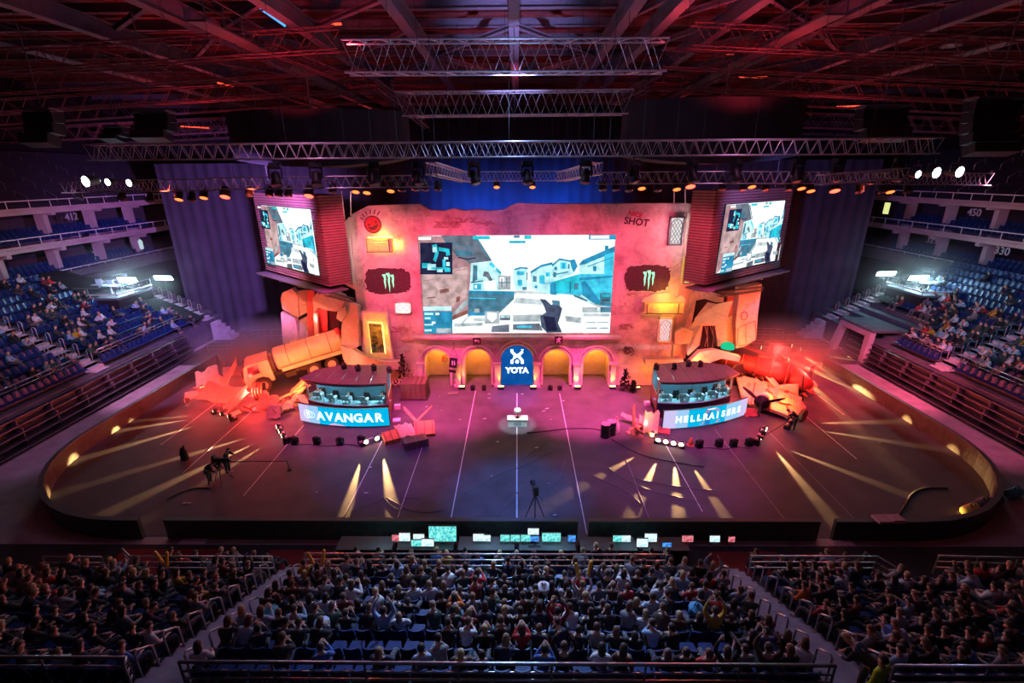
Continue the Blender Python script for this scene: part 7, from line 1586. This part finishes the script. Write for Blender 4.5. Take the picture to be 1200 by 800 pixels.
# near audience
for x in (-9, 0, 9): spot((x, 23, 15.0), (x * 1.1, 11, 3), 15000 if x == 0 else 1100, (.30, .55, 1), 50)
for x in (-5.6, -1, 1.8, 5): light('POINT', 'monitor_spill', (x, 16.1, 1.75), 22, (.35, .85, 1), size=.2)
spot((-5, 24, 12), (-4, 11, 3), 500, (1, .3, .5), 60); spot((6, 24, 12), (5, 11, 3), 500, (1, .3, .5), 60)  # added pink fill over the audience
spot((3, -1, 22), (0, 10, 4), 160, (.45, .4, 1), 90)  # added overhead fill from behind the viewer, not a stage lamp
# roof
for x, y, z, e, c in ((-12, 27, 19.0, 800, (1, .04, .07)), (12.5, 27, 19.0, 950, (1, .04, .07)), (-24, 38, 18.5, 700, (1, .06, .1)), (24, 38, 18.5, 500, (1, .06, .1)), (-38, 52, 17.5, 500, (1, .1, .14)), (-18, 58, 17.5, 1500, (1, .07, .1)), (18, 58, 17.5, 900, (1, .07, .1)), (-8, 26, 21.5, 220, (1, .05, .08)), (8, 26, 21.5, 260, (1, .05, .08)), (0, 40, 20.5, 500, (1, .1, .1))):
    light('SPOT', 'roof_light', (x, y, z), e, c, cone=150, size=.2, blend=.8, to=(x, y + 3, 30))
light('POINT', 'truss_light', (0, 22, 18.6), 420, (.35, .5, 1), size=.2); light('POINT', 'truss_light', (-9, 21, 18.0), 120, (.9, .3, .7), size=.2); light('POINT', 'truss_light', (10, 21, 18.0), 120, (.9, .3, .7), size=.2)
light('SPOT', 'roof_light', (0, 24, 17.5), 8000, (.42, .38, 1), cone=46, size=.2, blend=.9, to=(0, 32, 24))
light('SPOT', 'curtain_light', (-4, 42.5, 12), 9500, (0, .12, 1), size=.3, cone=105, blend=1, to=(-4, 49, 12.3)); light('SPOT', 'curtain_light', (4, 42.5, 12), 9500, (0, .12, 1), size=.3, cone=105, blend=1, to=(4, 49, 12.3)); spot((-12, 24, 15.5), (-28, 49, 9), 56000, (.42, .18, .75), 60); spot((12, 24, 15.5), (28, 49, 9), 12000, (.2, .18, .7), 60)
for x in (-16, -12, 12, 16): spot((x, 22.5, 15.3), (x * 1.03, 31.5, 14.4), 700, (1, .1, .05), 50)
# beams from the floor lamps: narrow, almost level, grazing the carpet
for (a, b), (c, d), e in (((427, 521), (404, 604), 1.0), ((446, 517), (460, 596), 1.0), ((768, 519), (655, 585), 1.0), ((778, 520), (738, 608), .9), ((789, 522), (796, 608), 1.0), ((799, 524), (852, 608), 1.0),
    ((329, 507), (262, 552), .8), ((327, 503), (150, 590), 1.6), ((326, 499), (100, 570), 1.2), ((252, 484), (120, 508), 1.2), ((262, 487), (70, 545), 1.4), ((250, 482), (175, 492), .6),
    ((895, 508), (960, 590), 1.2), ((892, 512), (1010, 560), 1.2), ((930, 494), (1050, 494), 1.2), ((931, 490), (1110, 470), .6), ((929, 497), (1060, 520), 1.0),
    ((928, 423), (1150, 520), 2.2), ((926, 425), (1050, 545), 1.8), ((940, 411), (1040, 428), 1.0), ((941, 412), (1080, 455), 1.5), ((930, 407), (1020, 470), 1.2), ((940, 414), (1150, 500), 2.0)):
    q = G(a, b, .18); t = G(c, d); L_ = (t - q).length; light('SPOT', 'floor_beam', q + (t - q).normalized() * .2, 26000 * e * min(1.5, max(.6, (L_ / 6) ** 1.2)), (1, .56, .2), cone=8, size=.03, blend=1, to=q.lerp(t, .55))
scn.view_settings.view_transform = 'Standard'; scn.view_settings.look = 'None'; scn.view_settings.exposure = 0; scn.view_settings.gamma = 1; scn.view_settings.use_curve_mapping = False
try:
    scn.cycles.use_denoising = True; scn.cycles.sample_clamp_indirect = 4; scn.cycles.max_bounces = 5; scn.cycles.diffuse_bounces = 2; scn.cycles.transparent_max_bounces = 16
except Exception: pass

# smoke drifting low beside the debris
def smoke(c, size, dens, label, seed):
    bm = bmesh.new(); bmesh.ops.create_icosphere(bm, subdivisions=3, radius=1); me = bpy.data.meshes.new('smoke'); bm.to_mesh(me); bm.free()
    o = bpy.data.objects.new('smoke', me); COL.objects.link(o); o.location = c; o.scale = size
    m = bpy.data.materials.new('smoke_%d' % seed); m.use_nodes = True; nt = m.node_tree; nt.nodes.clear()
    v = nt.nodes.new('ShaderNodeVolumePrincipled'); v.inputs['Color'].default_value = (.9, .85, .85, 1); v.inputs['Anisotropy'].default_value = .2
    tc = nt.nodes.new('ShaderNodeTexCoord'); n = nt.nodes.new('ShaderNodeTexNoise'); n.inputs['Scale'].default_value = 1.6; n.inputs['Detail'].default_value = 3
    nt.links.new(tc.outputs['Object'], n.inputs['Vector'])
    ln = nt.nodes.new('ShaderNodeVectorMath'); ln.operation = 'LENGTH'; nt.links.new(tc.outputs['Object'], ln.inputs[0])
    mr = nt.nodes.new('ShaderNodeMapRange'); mr.inputs[1].default_value = .15; mr.inputs[2].default_value = 1.0; mr.inputs[3].default_value = 1; mr.inputs[4].default_value = 0; nt.links.new(ln.outputs['Value'], mr.inputs[0])
    m1 = nt.nodes.new('ShaderNodeMath'); m1.operation = 'MULTIPLY'; nt.links.new(n.outputs['Fac'], m1.inputs[0]); nt.links.new(mr.outputs[0], m1.inputs[1])
    m2 = nt.nodes.new('ShaderNodeMath'); m2.operation = 'MULTIPLY'; m2.inputs[1].default_value = dens; nt.links.new(m1.outputs[0], m2.inputs[0]); nt.links.new(m2.outputs[0], v.inputs['Density'])
    out = nt.nodes.new('ShaderNodeOutputMaterial'); nt.links.new(v.outputs[0], out.inputs['Volume']); me.materials.append(m); return tag(o, label, 'smoke', kind='stuff')
smoke((-21.5, 38, 2.2), (6.5, 6, 2.6), .45, 'thin red-lit smoke drifting behind the tanker cab', 1)
smoke((23, 38, 2.2), (6, 6, 2.6), .32, 'thin red-lit smoke drifting behind the aircraft wreck', 2)
smoke((-36.5, 44.6, 7.2), (7, 4.5, 3.6), .10, 'thin cyan-lit haze added as glow round the left platform lamps', 4)  # haze volumes added to give the platform lamps their bloom
smoke((36.8, 44.6, 7.4), (7, 4.5, 3.6), .10, 'thin cyan-lit haze added as glow round the right platform lamps', 5)
smoke((-22, 32.5, 1.0), (4, 3, 1.2), .3, 'thin red-lit smoke low over the left debris', 3)
scn.cycles.volume_step_rate = 3; scn.cycles.volume_max_steps = 64
